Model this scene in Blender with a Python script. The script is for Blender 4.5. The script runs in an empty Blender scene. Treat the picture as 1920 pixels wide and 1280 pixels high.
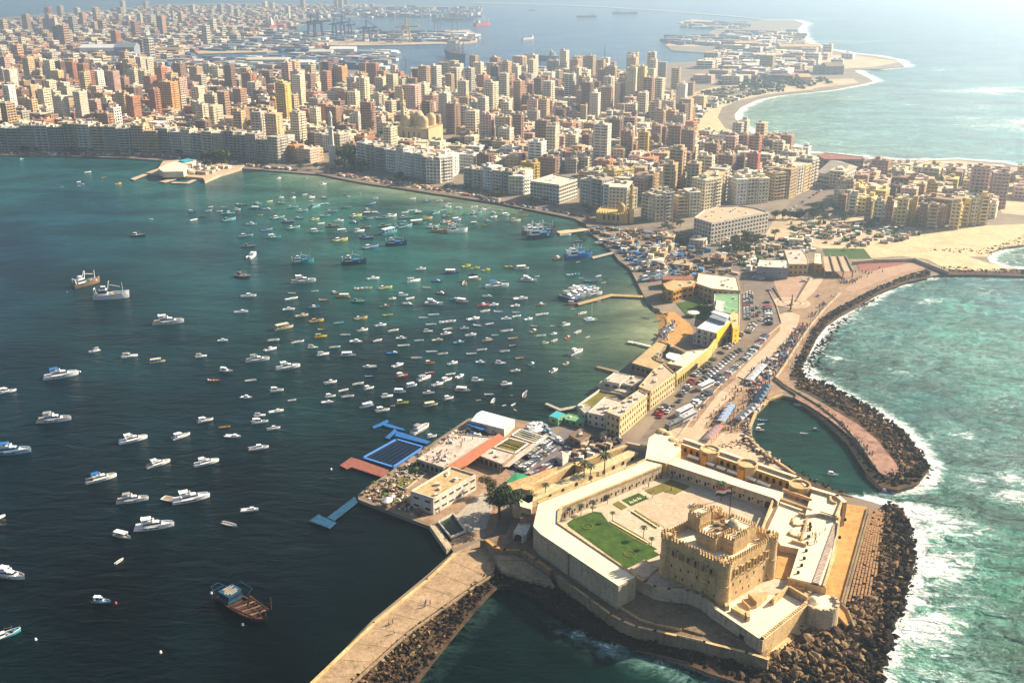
import bpy, math, random
import numpy as np
from mathutils import Vector, Matrix
from mathutils.geometry import tessellate_polygon
R = random.Random(7)
rad = math.radians
scene = bpy.context.scene
col = scene.collection

# ---------------------------------------------------------------- camera
FOC, CAMH, PITCH = 1900.0, 198.0, rad(20.1)
cam = bpy.data.cameras.new('camera'); camo = bpy.data.objects.new('camera', cam); col.objects.link(camo)
cam.sensor_width = 36; cam.lens = 36 * FOC / 1920; cam.clip_start = 1; cam.clip_end = 60000
camo.location = (0, 0, CAMH); camo.rotation_euler = (rad(90) - PITCH, 0, 0)
scene.camera = camo
# ---------------------------------------------------------------- world, sun, exposure
SUN_AZ, SUN_EL = rad(24), rad(30)        # azimuth measured from +X towards +Y
w = bpy.data.worlds.new('World'); scene.world = w; w.use_nodes = True
nt = w.node_tree; nt.nodes.clear()
sky = nt.nodes.new('ShaderNodeTexSky'); sky.sky_type = 'NISHITA'; sky.sun_disc = False
sky.sun_elevation = SUN_EL; sky.sun_rotation = rad(90) - SUN_AZ; sky.air_density = 1.0; sky.dust_density = 2.0; sky.ozone_density = 1.0
bg = nt.nodes.new('ShaderNodeBackground'); bg.inputs['Strength'].default_value = 0.05
wo = nt.nodes.new('ShaderNodeOutputWorld')
nt.links.new(sky.outputs[0], bg.inputs[0]); nt.links.new(bg.outputs[0], wo.inputs[0])
sl = bpy.data.lights.new('sun', 'SUN'); sl.energy = 5.0; sl.angle = rad(0.6); sl.color = (1.0, 0.855, 0.64)
so = bpy.data.objects.new('sun', sl); col.objects.link(so)
sd = Vector((math.cos(SUN_AZ) * math.cos(SUN_EL), math.sin(SUN_AZ) * math.cos(SUN_EL), math.sin(SUN_EL)))
so.rotation_euler = sd.to_track_quat('Z', 'Y').to_euler(); so.location = sd * 500
scene.view_settings.view_transform = 'Standard'; scene.view_settings.look = 'None'
scene.view_settings.exposure = 1.45; scene.view_settings.gamma = 1.0
scene.cycles.max_bounces = 5; scene.cycles.volume_bounces = 0; scene.cycles.diffuse_bounces = 2
scene.cycles.glossy_bounces = 2; scene.cycles.transmission_bounces = 2

# ---------------------------------------------------------------- helpers
def P(x, y, z=0.0):
    "pixel of the 1920x1280 photograph -> the point of the place at height z that shows there"
    u = (x - 960) / FOC; v = (640 - y) / FOC
    dy = math.cos(PITCH) + v * math.sin(PITCH); dz = -math.sin(PITCH) + v * math.cos(PITCH)
    t = (z - CAMH) / dz
    return Vector((u * t, dy * t, z))
def PX(p):
    "place -> pixel"
    x, y, z = p; z -= CAMH
    d = y * math.cos(PITCH) - z * math.sin(PITCH); h = y * math.sin(PITCH) + z * math.cos(PITCH)
    return (960 + FOC * x / d, 640 - FOC * h / d)
def ppm(x, y, z=0):
    p = P(x, y, z); return FOC / math.sqrt(p.x ** 2 + p.y ** 2 + (CAMH - z) ** 2)
def lin(c):
    return tuple(((v / 255) / 12.92 if v / 255 <= 0.04045 else ((v / 255 + 0.055) / 1.055) ** 2.4) for v in c)

def mat(name, c, rough=0.85, var=0.18, scale=0.25, bump=0.0, bscale=1.0, attr=False, spec=0.3, c2=None, stretch=None, metal=0.0):
    m = bpy.data.materials.new(name); m.use_nodes = True
    n = m.node_tree.nodes; l = m.node_tree.links; b = n['Principled BSDF']
    b.inputs['Roughness'].default_value = rough; b.inputs['Specular IOR Level'].default_value = spec; b.inputs['Metallic'].default_value = metal
    tc = n.new('ShaderNodeTexCoord'); src = tc.outputs['Object']
    if stretch:
        mp = n.new('ShaderNodeMapping'); mp.inputs['Scale'].default_value = stretch; l.new(src, mp.inputs[0]); src = mp.outputs[0]
    nz = n.new('ShaderNodeTexNoise'); nz.inputs['Scale'].default_value = scale; nz.inputs['Detail'].default_value = 6; nz.inputs['Roughness'].default_value = 0.65
    l.new(src, nz.inputs['Vector'])
    rp = n.new('ShaderNodeMapRange'); rp.inputs['From Min'].default_value = 0.3; rp.inputs['From Max'].default_value = 0.7
    l.new(nz.outputs['Fac'], rp.inputs['Value'])
    mx = n.new('ShaderNodeMix'); mx.data_type = 'RGBA'; l.new(rp.outputs[0], mx.inputs[0])
    if attr:
        at = n.new('ShaderNodeAttribute'); at.attribute_name = 'col'
        for i, k in ((6, 1 - var), (7, 1 + var * .6)):
            mm = n.new('ShaderNodeMix'); mm.data_type = 'RGBA'; mm.blend_type = 'MULTIPLY'; mm.inputs[0].default_value = 1
            l.new(at.outputs['Color'], mm.inputs[6]); mm.inputs[7].default_value = (k, k, k, 1); l.new(mm.outputs[2], mx.inputs[i])
    else:
        d = tuple(v * (1 - var) for v in c) if c2 is None else c2
        e = tuple(min(1, v * (1 + var * .6)) for v in c) if c2 is None else c
        mx.inputs[6].default_value = (*d, 1); mx.inputs[7].default_value = (*e, 1)
    l.new(mx.outputs[2], b.inputs['Base Color'])
    if bump:
        n2 = n.new('ShaderNodeTexNoise'); n2.inputs['Scale'].default_value = bscale; n2.inputs['Detail'].default_value = 5
        l.new(src, n2.inputs['Vector'])
        bp = n.new('ShaderNodeBump'); bp.inputs['Strength'].default_value = bump; bp.inputs['Distance'].default_value = 0.3
        l.new(n2.outputs['Fac'], bp.inputs['Height']); l.new(bp.outputs[0], b.inputs['Normal'])
    return m

def masonry(name, c, c2, scale=0.6, bump=0.5, stain=(0.5, 0.42, 0.3), amp=1.0, course=0.0):
    "stone or plaster with courses, stains and pitting"
    m = mat(name, c, rough=0.95, var=0, scale=0.12, bump=bump, bscale=1.6, c2=c2, spec=0.1)
    n = m.node_tree.nodes; l = m.node_tree.links; b = n['Principled BSDF']
    src = b.inputs['Base Color'].links[0].from_socket
    tc = [k for k in n if k.type == 'TEX_COORD'][0]
    mp = n.new('ShaderNodeMapping'); mp.inputs['Scale'].default_value = (1.1, 1.1, 0.22); l.new(tc.outputs['Object'], mp.inputs[0])
    s = n.new('ShaderNodeTexNoise'); s.inputs['Scale'].default_value = scale; s.inputs['Detail'].default_value = 8; s.inputs['Roughness'].default_value = .7
    l.new(mp.outputs[0], s.inputs['Vector'])
    r = n.new('ShaderNodeMapRange'); r.inputs['From Min'].default_value = .5; r.inputs['From Max'].default_value = .72; l.new(s.outputs[0], r.inputs['Value'])
    mu = n.new('ShaderNodeMath'); mu.operation = 'MULTIPLY'; mu.inputs[1].default_value = 0.8 * (.4 + .6 * amp); l.new(r.outputs[0], mu.inputs[0])
    mx = n.new('ShaderNodeMix'); mx.data_type = 'RGBA'; mx.blend_type = 'MULTIPLY'
    l.new(mu.outputs[0], mx.inputs[0]); l.new(src, mx.inputs[6]); mx.inputs[7].default_value = (*stain, 1)
    wv = n.new('ShaderNodeTexNoise'); wv.inputs['Scale'].default_value = 1.3; wv.inputs['Detail'].default_value = 2
    mp2 = n.new('ShaderNodeMapping'); mp2.inputs['Scale'].default_value = (.7, .7, 2.2); l.new(tc.outputs['Object'], mp2.inputs[0]); l.new(mp2.outputs[0], wv.inputs['Vector'])
    r2 = n.new('ShaderNodeMapRange'); r2.inputs['From Min'].default_value = .3; r2.inputs['From Max'].default_value = .7; r2.inputs['To Min'].default_value = 1 - .2 * amp; r2.inputs['To Max'].default_value = 1 + .1 * amp
    l.new(wv.outputs[0], r2.inputs['Value'])
    m2 = n.new('ShaderNodeVectorMath'); m2.operation = 'SCALE'; l.new(mx.outputs[2], m2.inputs[0]); l.new(r2.outputs[0], m2.inputs['Scale'])
    last = m2.outputs[0]
    if course:
        sp = n.new('ShaderNodeSeparateXYZ'); l.new(tc.outputs['Object'], sp.inputs[0]); ad = n.new('ShaderNodeMath'); l.new(sp.outputs[0], ad.inputs[0]); l.new(sp.outputs[1], ad.inputs[1])
        cb = n.new('ShaderNodeCombineXYZ'); l.new(ad.outputs[0], cb.inputs[0]); l.new(sp.outputs[2], cb.inputs[1])
        bk = n.new('ShaderNodeTexBrick'); bk.inputs['Scale'].default_value = 1; bk.inputs['Brick Width'].default_value = 2.1; bk.inputs['Row Height'].default_value = .85; bk.inputs['Mortar Size'].default_value = .06; bk.inputs['Mortar Smooth'].default_value = .3
        bk.inputs['Color1'].default_value = (1, 1, 1, 1); k = 1 - course * .45; bk.inputs['Color2'].default_value = (k, k, k * .98, 1); k = 1 - course; bk.inputs['Mortar'].default_value = (k, k, k, 1); l.new(cb.outputs[0], bk.inputs['Vector'])
        m3 = n.new('ShaderNodeMix'); m3.data_type = 'RGBA'; m3.blend_type = 'MULTIPLY'; m3.inputs[0].default_value = 1; l.new(last, m3.inputs[6]); l.new(bk.outputs['Color'], m3.inputs[7]); last = m3.outputs[2]
    l.new(last, b.inputs['Base Color'])
    return m

M = {}
M['stone'] = masonry('fort_stone', (.74, .52, .27), (.54, .36, .175), course=.34)
M['stone_dark'] = masonry('old_stone', (.40, .30, .19), (.26, .19, .12), stain=(.35, .28, .2), course=.4)
M['stone_grey'] = masonry('weathered_plaster', (.62, .51, .37), (.43, .34, .23), course=.26)
M['fort_roof'] = masonry('lime_screed', (.80, .69, .49), (.72, .60, .41), scale=.12, bump=.15, stain=(.75, .66, .5), amp=.3)
M['paving'] = masonry('pale_paving', (.56, .46, .34), (.46, .37, .27), scale=.3, bump=.15, stain=(.7, .62, .52))
M['brown_paving'] = masonry('brown_terrace_paving', (.24, .16, .11), (.17, .115, .08), scale=.4)
M['golden'] = masonry('golden_plaster', (.60, .30, .05), (.47, .23, .04))
M['golden_sand'] = masonry('golden_sand', (.52, .285, .10), (.43, .235, .085), scale=.3, bump=.3)
M['sand'] = masonry('beach_sand', (.62, .47, .29), (.52, .38, .22), scale=.05, bump=.2, stain=(.7, .6, .5))
M['urban'] = mat('urban_ground', (.21, .165, .12), rough=.95, var=.4, scale=.035, bump=.3, bscale=.6)
M['dirt'] = mat('dry_ground', (.46, .34, .21), rough=.95, var=.35, scale=.03, bump=.4, bscale=.5)
M['asphalt'] = mat('road_asphalt', (.165, .125, .095), rough=.9, var=.35, scale=.12, bump=.2, bscale=2)
M['car_park'] = mat('car_park_paving', (.16, .13, .12), rough=.9, var=.3, scale=.2)
M['promenade'] = masonry('promenade_paving', (.36, .245, .16), (.26, .17, .11), scale=.3, stain=(.6, .5, .42))
M['pale_slab'] = masonry('pale_slabs', (.54, .41, .29), (.44, .32, .22), scale=.3, bump=.1, stain=(.75, .68, .6))
M['pink_slab'] = masonry('pink_slabs', (.42, .28, .20), (.34, .22, .155), scale=.3, bump=.1, stain=(.75, .68, .6))
M['lawn'] = mat('lawn_grass', (.055, .11, .008), rough=1, var=.5, scale=.3, bump=.8, bscale=3, c2=(.014, .045, .004))
M['lawn_dry'] = mat('dry_lawn', (.20, .15, .03), rough=1, var=.5, scale=.2, bump=.6, bscale=3, c2=(.10, .10, .02))
M['rock'] = masonry('shore_rock', (.14, .085, .05), (.035, .024, .018), scale=.9, bump=1.0)
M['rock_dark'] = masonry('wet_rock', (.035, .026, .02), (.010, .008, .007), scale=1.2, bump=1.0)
M['rock_light'] = masonry('dry_rock', (.32, .21, .11), (.12, .075, .045), scale=.9, bump=1.0)
M['block'] = masonry('revetment_block', (.40, .235, .12), (.28, .165, .09), scale=1.0)
M['concrete'] = masonry('concrete', (.44, .39, .33), (.34, .30, .25))
M['white'] = mat('white_paint', (.78, .76, .72), rough=.35, var=.06, spec=.5)
M['gel'] = mat('white_gelcoat', (.80, .80, .80), rough=.25, var=.05, spec=.5)
M['offwhite'] = masonry('offwhite_plaster', (.66, .61, .52), (.56, .51, .43))
M['tan_roof'] = masonry('tan_gravel_roof', (.52, .38, .20), (.42, .30, .16), scale=.5)
M['pink_roof'] = masonry('pale_pink_deck', (.58, .47, .40), (.50, .40, .34), scale=.3)
M['red_carpet'] = mat('red_brick_walkway', (.44, .15, .075), rough=.9, var=.25, scale=.8)
M['red_wood'] = mat('red_brown_planks', (.25, .085, .06), rough=.8, var=.4, scale=.6)
M['blue'] = mat('blue_pontoon_paint', (.02, .12, .34), rough=.5, var=.35, scale=.5)
M['blue_dark'] = mat('weathered_blue_planks', (.012, .07, .14), rough=.6, var=.6, scale=.6)
M['blue_light'] = mat('light_blue_rim', (.07, .22, .60), rough=.45, var=.15, scale=.6)
M['teal'] = mat('teal_sheet_roof', (.05, .36, .42), rough=.5, var=.2)
M['green'] = mat('green_tarpaulin', (.02, .24, .10), rough=.7, var=.2, scale=.4)
M['green_court'] = mat('green_court', (.03, .05, .035), rough=.9, var=.15)
M['pale_green'] = mat('pale_green_roof', (.16, .32, .16), rough=.8, var=.3)
M['yellow'] = masonry('yellow_plaster', (.62, .44, .16), (.52, .36, .13), stain=(.8, .7, .5))
M['bright_yellow'] = mat('bright_yellow_plaster', (.72, .42, .012), rough=.8, var=.1)
M['pale_yellow'] = masonry('pale_yellow_plaster', (.62, .49, .28), (.52, .40, .22), stain=(.75, .65, .5))
M['glass'] = mat('dark_window_glass', (.018, .02, .024), rough=.15, var=.2, spec=.6)
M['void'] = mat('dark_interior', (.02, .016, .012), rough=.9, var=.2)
M['facade'] = mat('painted_facade', (.5, .4, .3), rough=.92, var=.30, scale=.22, attr=True, spec=.15, bump=.25, bscale=.8)
M['roof'] = mat('dusty_flat_roof', (.50, .42, .31), rough=.95, var=.35, scale=.2, attr=True, spec=.1)
M['leaf'] = mat('green_leaf', (.055, .085, .02), rough=.8, var=.5, scale=.5)
M['leaf_dark'] = mat('dark_leaf', (.028, .05, .015), rough=.8, var=.5, scale=.5)
M['leaf_dry'] = mat('dusty_leaf', (.12, .105, .035), rough=.8, var=.5, scale=.5)
M['bark'] = mat('bark', (.13, .09, .06), rough=.95, var=.3, scale=3)
M['wood'] = mat('weathered_wood', (.28, .19, .12), rough=.9, var=.35, scale=1.5)
M['rust'] = mat('rusty_steel', (.075, .028, .016), rough=.85, var=.5, scale=.8)
M['steel'] = mat('grey_steel', (.22, .24, .27), rough=.6, var=.2)
M['navy'] = mat('navy_steel', (.03, .06, .14), rough=.6, var=.2)
M['red'] = mat('red_paint', (.48, .06, .04), rough=.5, var=.2)
M['black'] = mat('black_paint', (.02, .02, .02), rough=.5, var=.2)
M['rubber'] = mat('tyre_rubber', (.015, .015, .015), rough=.9, var=.1)
M['orange'] = mat('orange_canvas', (.80, .30, .03), rough=.7, var=.1)
M['skin'] = mat('skin', (.35, .19, .11), rough=.6, var=.1)

SPLIT = {'post', 'buttress', 'arcade_arch', 'casemate_arch', 'bollard', 'deck_block', 'plaza_block', 'rooftop_unit', 'terrace_wall', 'gatehouse_mound', 'courtyard_arch', 'machicolation', 'lane_rope'}
class MB:
    def __init__(s): s.v = []; s.f = []; s.m = []; s.c = []
    def face(s, pts, mi=0, c=None):
        i = len(s.v); s.v.extend([tuple(p) for p in pts]); s.f.append(tuple(range(i, i + len(pts)))); s.m.append(mi); s.c.append(c)
    def mesh(s, v, f, mi=0, c=None):
        i = len(s.v); s.v.extend([tuple(p) for p in v])
        for q in f: s.f.append(tuple(i + k for k in q)); s.m.append(mi); s.c.append(c)
    def box(s, cx, cy, cz, sx, sy, sz, rz=0, mi=0, c=None, top=None, bottom=True):
        "centre x,y ; cz = base height"
        ca, sa = math.cos(rz), math.sin(rz); hx, hy = sx / 2, sy / 2
        q = [(cx + ca * a - sa * b, cy + sa * a + ca * b) for a, b in ((-hx, -hy), (hx, -hy), (hx, hy), (-hx, hy))]
        v = [(x, y, cz) for x, y in q] + [(x, y, cz + sz) for x, y in q]
        i = len(s.v); s.v.extend(v)
        fs = [(0, 1, 5, 4), (1, 2, 6, 5), (2, 3, 7, 6), (3, 0, 4, 7), (4, 5, 6, 7)] + ([(3, 2, 1, 0)] if bottom else [])
        for k, g in enumerate(fs):
            s.f.append(tuple(i + j for j in g)); s.m.append(top if (top is not None and k == 4) else mi); s.c.append(c)
    def beam(s, a, b, wd, ht, mi=0, c=None):
        "box laid from a to b"
        a = Vector(a); b = Vector(b); d = b - a
        if d.length < 1e-4: return
        up = Vector((0, 0, 1)) if abs(d.normalized().z) < .95 else Vector((1, 0, 0))
        n = d.cross(up).normalized() * wd / 2; u = n.cross(d).normalized() * ht / 2
        v = [p + i * n + j * u for p in (a, b) for i, j in ((-1, -1), (1, -1), (1, 1), (-1, 1))]
        s.mesh(v, [(0, 1, 2, 3), (7, 6, 5, 4), (0, 4, 5, 1), (1, 5, 6, 2), (2, 6, 7, 3), (3, 7, 4, 0)], mi, c)
    def prism(s, pts, z0, mi=0, mtop=None, c=None, cap=True, z1=None):
        "pts: Vectors of the top outline (their own z), walls go down to z0"
        pts = [Vector(p) for p in pts]
        if sum(a.x * b.y - b.x * a.y for a, b in zip(pts, pts[1:] + pts[:1])) < 0: pts = pts[::-1]
        n = len(pts); i = len(s.v)
        s.v.extend([tuple(p) for p in pts]); s.v.extend([(p.x, p.y, z0) for p in pts])
        for k in range(n):
            j = (k + 1) % n; s.f.append((i + n + k, i + n + j, i + j, i + k)); s.m.append(mi); s.c.append(c)
        if cap:
            for t in tessellate_polygon([[Vector((p.x, p.y, 0)) for p in pts]]):
                a, b, cc = t; A, B, C_ = pts[a], pts[b], pts[cc]
                if (B.x - A.x) * (C_.y - A.y) - (B.y - A.y) * (C_.x - A.x) < 0: b, cc = cc, b
                s.f.append((i + a, i + b, i + cc)); s.m.append(mi if mtop is None else mtop); s.c.append(c)
        return pts
    def cyl(s, c, r, z0, z1, n=12, mi=0, mtop=None, r1=None, cc=None):
        r1 = r if r1 is None else r1
        lo = [(c[0] + r * math.cos(2 * math.pi * k / n), c[1] + r * math.sin(2 * math.pi * k / n), z0) for k in range(n)]
        hi = [(c[0] + r1 * math.cos(2 * math.pi * k / n), c[1] + r1 * math.sin(2 * math.pi * k / n), z1) for k in range(n)]
        i = len(s.v); s.v.extend(lo + hi)
        for k in range(n):
            j = (k + 1) % n; s.f.append((i + k, i + j, i + n + j, i + n + k)); s.m.append(mi); s.c.append(cc)
        s.f.append(tuple(i + n + k for k in range(n))); s.m.append(mi if mtop is None else mtop); s.c.append(cc)
    def dome(s, c, r, n=14, m=6, h=None, mi=0, cc=None, onion=0):
        h = h or r; rings = []
        for a in range(m + 1):
            t = a / m * math.pi / 2
            rr = r * math.cos(t) * (1 + onion * math.sin(2 * t)); rings.append([(c[0] + rr * math.cos(2 * math.pi * k / n), c[1] + rr * math.sin(2 * math.pi * k / n), c[2] + h * math.sin(t)) for k in range(n)])
        i = len(s.v)
        for g in rings: s.v.extend(g)
        for a in range(m):
            for k in range(n):
                j = (k + 1) % n; s.f.append((i + a * n + k, i + a * n + j, i + (a + 1) * n + j, i + (a + 1) * n + k)); s.m.append(mi); s.c.append(cc)
    def build(s, name, mats, parent=None, kind=None, smooth=False):
        if name in SPLIT and kind is None and len(s.f) > 6:
            fs = {}; par = list(range(len(s.f)))
            def fd(i):
                while par[i] != i: par[i] = par[par[i]]; i = par[i]
                return i
            for i, f in enumerate(s.f):
                for k in f:
                    q = tuple(round(c, 3) for c in s.v[k])
                    if q in fs: par[fd(i)] = fd(fs[q])
                    else: fs[q] = i
            g = {}
            for i in range(len(s.f)): g.setdefault(fd(i), []).append(i)
            if 1 < len(g) < 200:
                for L in g.values():
                    n = MB()
                    for i in L: n.face([s.v[k] for k in s.f[i]], s.m[i], s.c[i])
                    me = n.data(name, mats, parent.location if parent is not None else None, smooth); o = bpy.data.objects.new(name, me); col.objects.link(o)
                    if parent is not None: o.parent = parent
                return o
        me = s.data(name, mats, parent.location if parent is not None else None, smooth)
        o = bpy.data.objects.new(name, me); col.objects.link(o)
        if parent is not None: o.parent = parent
        if kind: o['kind'] = kind
        return o
    def data(s, name, mats, off=None, smooth=False):
        v = np.array(s.v, dtype=np.float64)
        if off is not None: v -= np.array(off)
        me = bpy.data.meshes.new(name); me.from_pydata(v.tolist(), [], s.f)
        for mm in (mats if isinstance(mats, (list, tuple)) else [mats]): me.materials.append(M[mm] if isinstance(mm, str) else mm)
        me.polygons.foreach_set('material_index', s.m)
        if any(c is not None for c in s.c):
            at = me.attributes.new('col', 'FLOAT_COLOR', 'FACE')
            at.data.foreach_set('color', [k for c in s.c for k in ((*c, 1) if c is not None else (.5, .4, .3, 1))])
        if smooth: me.polygons.foreach_set('use_smooth', [True] * len(s.f))
        return me

def tag(o, label=None, cat=None, group=None, kind=None):
    if label: o['label'] = label
    if cat: o['category'] = cat
    if group: o['group'] = group
    if kind: o['kind'] = kind
    return o
def thing(name, label, cat, loc=(0, 0, 0), group=None):
    o = bpy.data.objects.new(name, None); o.empty_display_size = .5; col.objects.link(o); o.location = loc
    return tag(o, label, cat, group)
def sheet(name, px, z, m, kind='structure', thick=None):
    "flat patch of the setting"
    b = MB(); b.prism([P(x, y, z) for x, y in px], z - (thick or 0.3)); return b.build(name, m, kind=kind)
def inpoly(x, y, poly):
    c = False; j = len(poly) - 1
    for i in range(len(poly)):
        xi, yi = poly[i][0], poly[i][1]; xj, yj = poly[j][0], poly[j][1]
        if (yi > y) != (yj > y) and x < (xj - xi) * (y - yi) / (yj - yi) + xi: c = not c
        j = i
    return c
ORD = ['', 'second ', 'third ', 'fourth ', 'fifth ', 'sixth ', 'seventh ', 'eighth ', 'ninth ', 'tenth ', 'eleventh ', 'twelfth ', 'thirteenth ', 'fourteenth ', 'fifteenth ', 'sixteenth ', 'seventeenth ', 'eighteenth ', 'nineteenth ', 'twentieth ']
TEN = {2: 'twenty', 3: 'thirty', 4: 'forty', 5: 'fifty', 6: 'sixty', 7: 'seventy', 8: 'eighty'}
def ordw(k):
    return ORD[k] if k < 20 else TEN[(k + 1) // 10] + ('' if (k + 1) % 10 == 0 else '-' + (ORD[(k + 1) % 10 - 1].strip() or 'first')) + ' '
def autolabel(items, marks):
    "items: (object, description, px, py). Each label says which one by its rank from a findable landmark."
    G = {}
    for o, d, x, y in items:
        nm, mx_, my_ = min(marks, key=lambda k: (k[1] - x) ** 2 + ((k[2] - y) * 2) ** 2)
        dx, dy = x - mx_, (y - my_) * 2
        dr = ('right of' if dx > 0 else 'left of') if abs(dx) > abs(dy) else ('in front of' if dy > 0 else 'beyond')
        G.setdefault((d, nm, dr), []).append((dx * dx + dy * dy, o))
    for (d, nm, dr), L in G.items():
        L.sort(key=lambda k: k[0])
        for k, (_, o) in enumerate(L):
            dd_ = d
            o['label'] = dd_ + (f', {ordw(k)}nearest ' if len(L) > 1 else ', ') + dr + ' ' + nm
            if len(o['label'].split()) > 16: o['label'] = o['label'].replace(' with blank sides', '').replace(' with banded floors', '').replace(' in the lane outside the west wing', ' in the west lane').replace('the west corner of the lawn', 'the lawn corner').replace('the arched gate wall', 'the gate wall').replace('boat with a flat canopy', 'canopied boat').replace(' apartment tower', ' tower').replace(' apartment block', ' block')
# ================================================================ LAND AND WATER
LAND = [(-900, 285), (0, 291), (100, 292), (200, 294), (290, 300), (400, 306), (460, 316), (520, 321), (600, 327), (650, 337), (700, 346), (760, 354), (820, 364), (880, 372), (940, 381),
 (1000, 392), (1050, 402), (1078, 410), (1098, 420), (1105, 436), (1125, 450), (1150, 474), (1160, 488), (1180, 502), (1190, 520), (1200, 540), (1208, 556), (1214, 566),
 (1228, 578), (1245, 590), (1250, 606), (1240, 622), (1232, 636), (1222, 650), (1190, 678), (1160, 708), (1128, 740), (1098, 764), (1082, 784), (1040, 790), (1005, 792), (968, 786),
 (925, 778), (878, 784), (822, 822), (700, 905), (671, 927), (672, 936), (800, 984), (822, 990), (842, 1020), (850, 1034), (800, 1078), (700, 1160), (570, 1290), (430, 1420),
 (620, 1460), (760, 1292), (800, 1240), (850, 1185), (900, 1128), (930, 1098), (965, 1098), (1000, 1112), (1040, 1140), (1080, 1165), (1120, 1185), (1180, 1208), (1240, 1226), (1290, 1245),
 (1330, 1262), (1400, 1280), (1450, 1310), (1640, 1330), (1652, 1240), (1672, 1180), (1692, 1130), (1712, 1060), (1704, 1000), (1690, 960), (1650, 945), (1600, 930), (1545, 912),
 (1490, 890), (1445, 858), (1412, 828), (1408, 800), (1420, 772), (1442, 750), (1468, 741), (1492, 746), (1530, 775), (1560, 800), (1590, 830), (1615, 860), (1626, 890), (1650, 912), (1684, 917),
 (1720, 905), (1740, 880), (1725, 850), (1690, 812), (1650, 780), (1600, 750), (1545, 722), (1508, 708), (1500, 690), (1515, 660), (1530, 630), (1548, 608), (1575, 588), (1605, 572), (1650, 545),
 (1700, 526), (1740, 518), (1770, 514), (1830, 514), (1920, 518), (2300, 530), (2300, 515), (1925, 506), (1880, 500), (1856, 491), (1850, 481), (1860, 471), (1882, 464), (1925, 459), (2300, 440),
 (2400, 320), (1925, 314), (1880, 305), (1800, 299), (1700, 301), (1640, 296), (1580, 291), (1530, 287), (1490, 286), (1450, 271), (1420, 256), (1395, 240), (1380, 226), (1377, 214), (1390, 200),
 (1420, 186), (1460, 178), (1520, 172), (1570, 166), (1612, 158), (1637, 152), (1625, 144), (1606, 136), (1602, 130), (1650, 130), (1696, 125), (1680, 112), (1640, 105), (1600, 101), (1550, 93),
 (1520, 84), (1502, 70), (1496, 55), (1506, 44), (1490, 38), (1440, 38), (1400, 41), (1360, 50), (1330, 60), (1330, 75), (1300, 83), (1250, 87), (1260, 95), (1300, 98), (1350, 102), (1350, 112),
 (1300, 116), (1250, 118), (1200, 128), (1150, 130), (1100, 128), (1050, 133), (1000, 135), (940, 138), (880, 146), (830, 150), (760, 139), (700, 132), (600, 131), (480, 127), (400, 126), (335, 119), (332, 108),
 (370, 95), (430, 86), (500, 80), (540, 62), (565, 50), (580, 38), (640, 33), (700, 30), (800, 22), (900, 14), (700, 8), (450, 6), (300, 8), (200, 18), (0, 33), (-1200, 60)]
def water_world():
    pts = [P(x, y, 0) for x, y in LAND]; return np.array([(p.x, p.y) for p in pts])
bd = MB(); bd.prism([P(x, y, 1.5) for x, y in LAND], -2.5); land = bd.build('ground', 'urban', kind='structure')

# islands and quays of the far harbour
def isl(name, px, z, m): return sheet(name, px, z, m, thick=z + 2)
isl('port_quay_ground', [(570, 66), (640, 64), (720, 60), (800, 58), (880, 56), (895, 66), (895, 78), (860, 82), (760, 84), (640, 86), (575, 82)], 2.5, 'dirt')
isl('port_quay_ground', [(560, 100), (640, 92), (735, 97), (742, 104), (690, 110), (600, 122), (560, 118)], 2.5, 'dirt')
isl('port_quay_ground', [(360, 93), (460, 84), (600, 82), (604, 88), (500, 98), (372, 101)], 2.5, 'dirt')
isl('harbour_breakwater_ground', [(770, 126), (830, 127), (940, 124), (942, 127), (850, 132), (770, 130)], 2.0, 'concrete')
isl('breakwater_ground', [(880, 4), (1000, 7), (1130, 12), (1220, 18), (1300, 24), (1400, 32), (1440, 38), (1441, 39.5), (1400, 33.6), (1300, 25.6), (1220, 19.6), (1130, 13.6), (1000, 8.4), (880, 5.4)], 2.0, 'concrete')
isl('islet_ground', [(1270, 42), (1300, 36), (1340, 40), (1400, 44), (1400, 54), (1340, 54), (1290, 48)], 2.0, 'dirt')
isl('islet_ground', [(1246, 86), (1262, 76), (1300, 66), (1345, 64), (1345, 84), (1300, 88)], 2.0, 'dirt')

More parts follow.
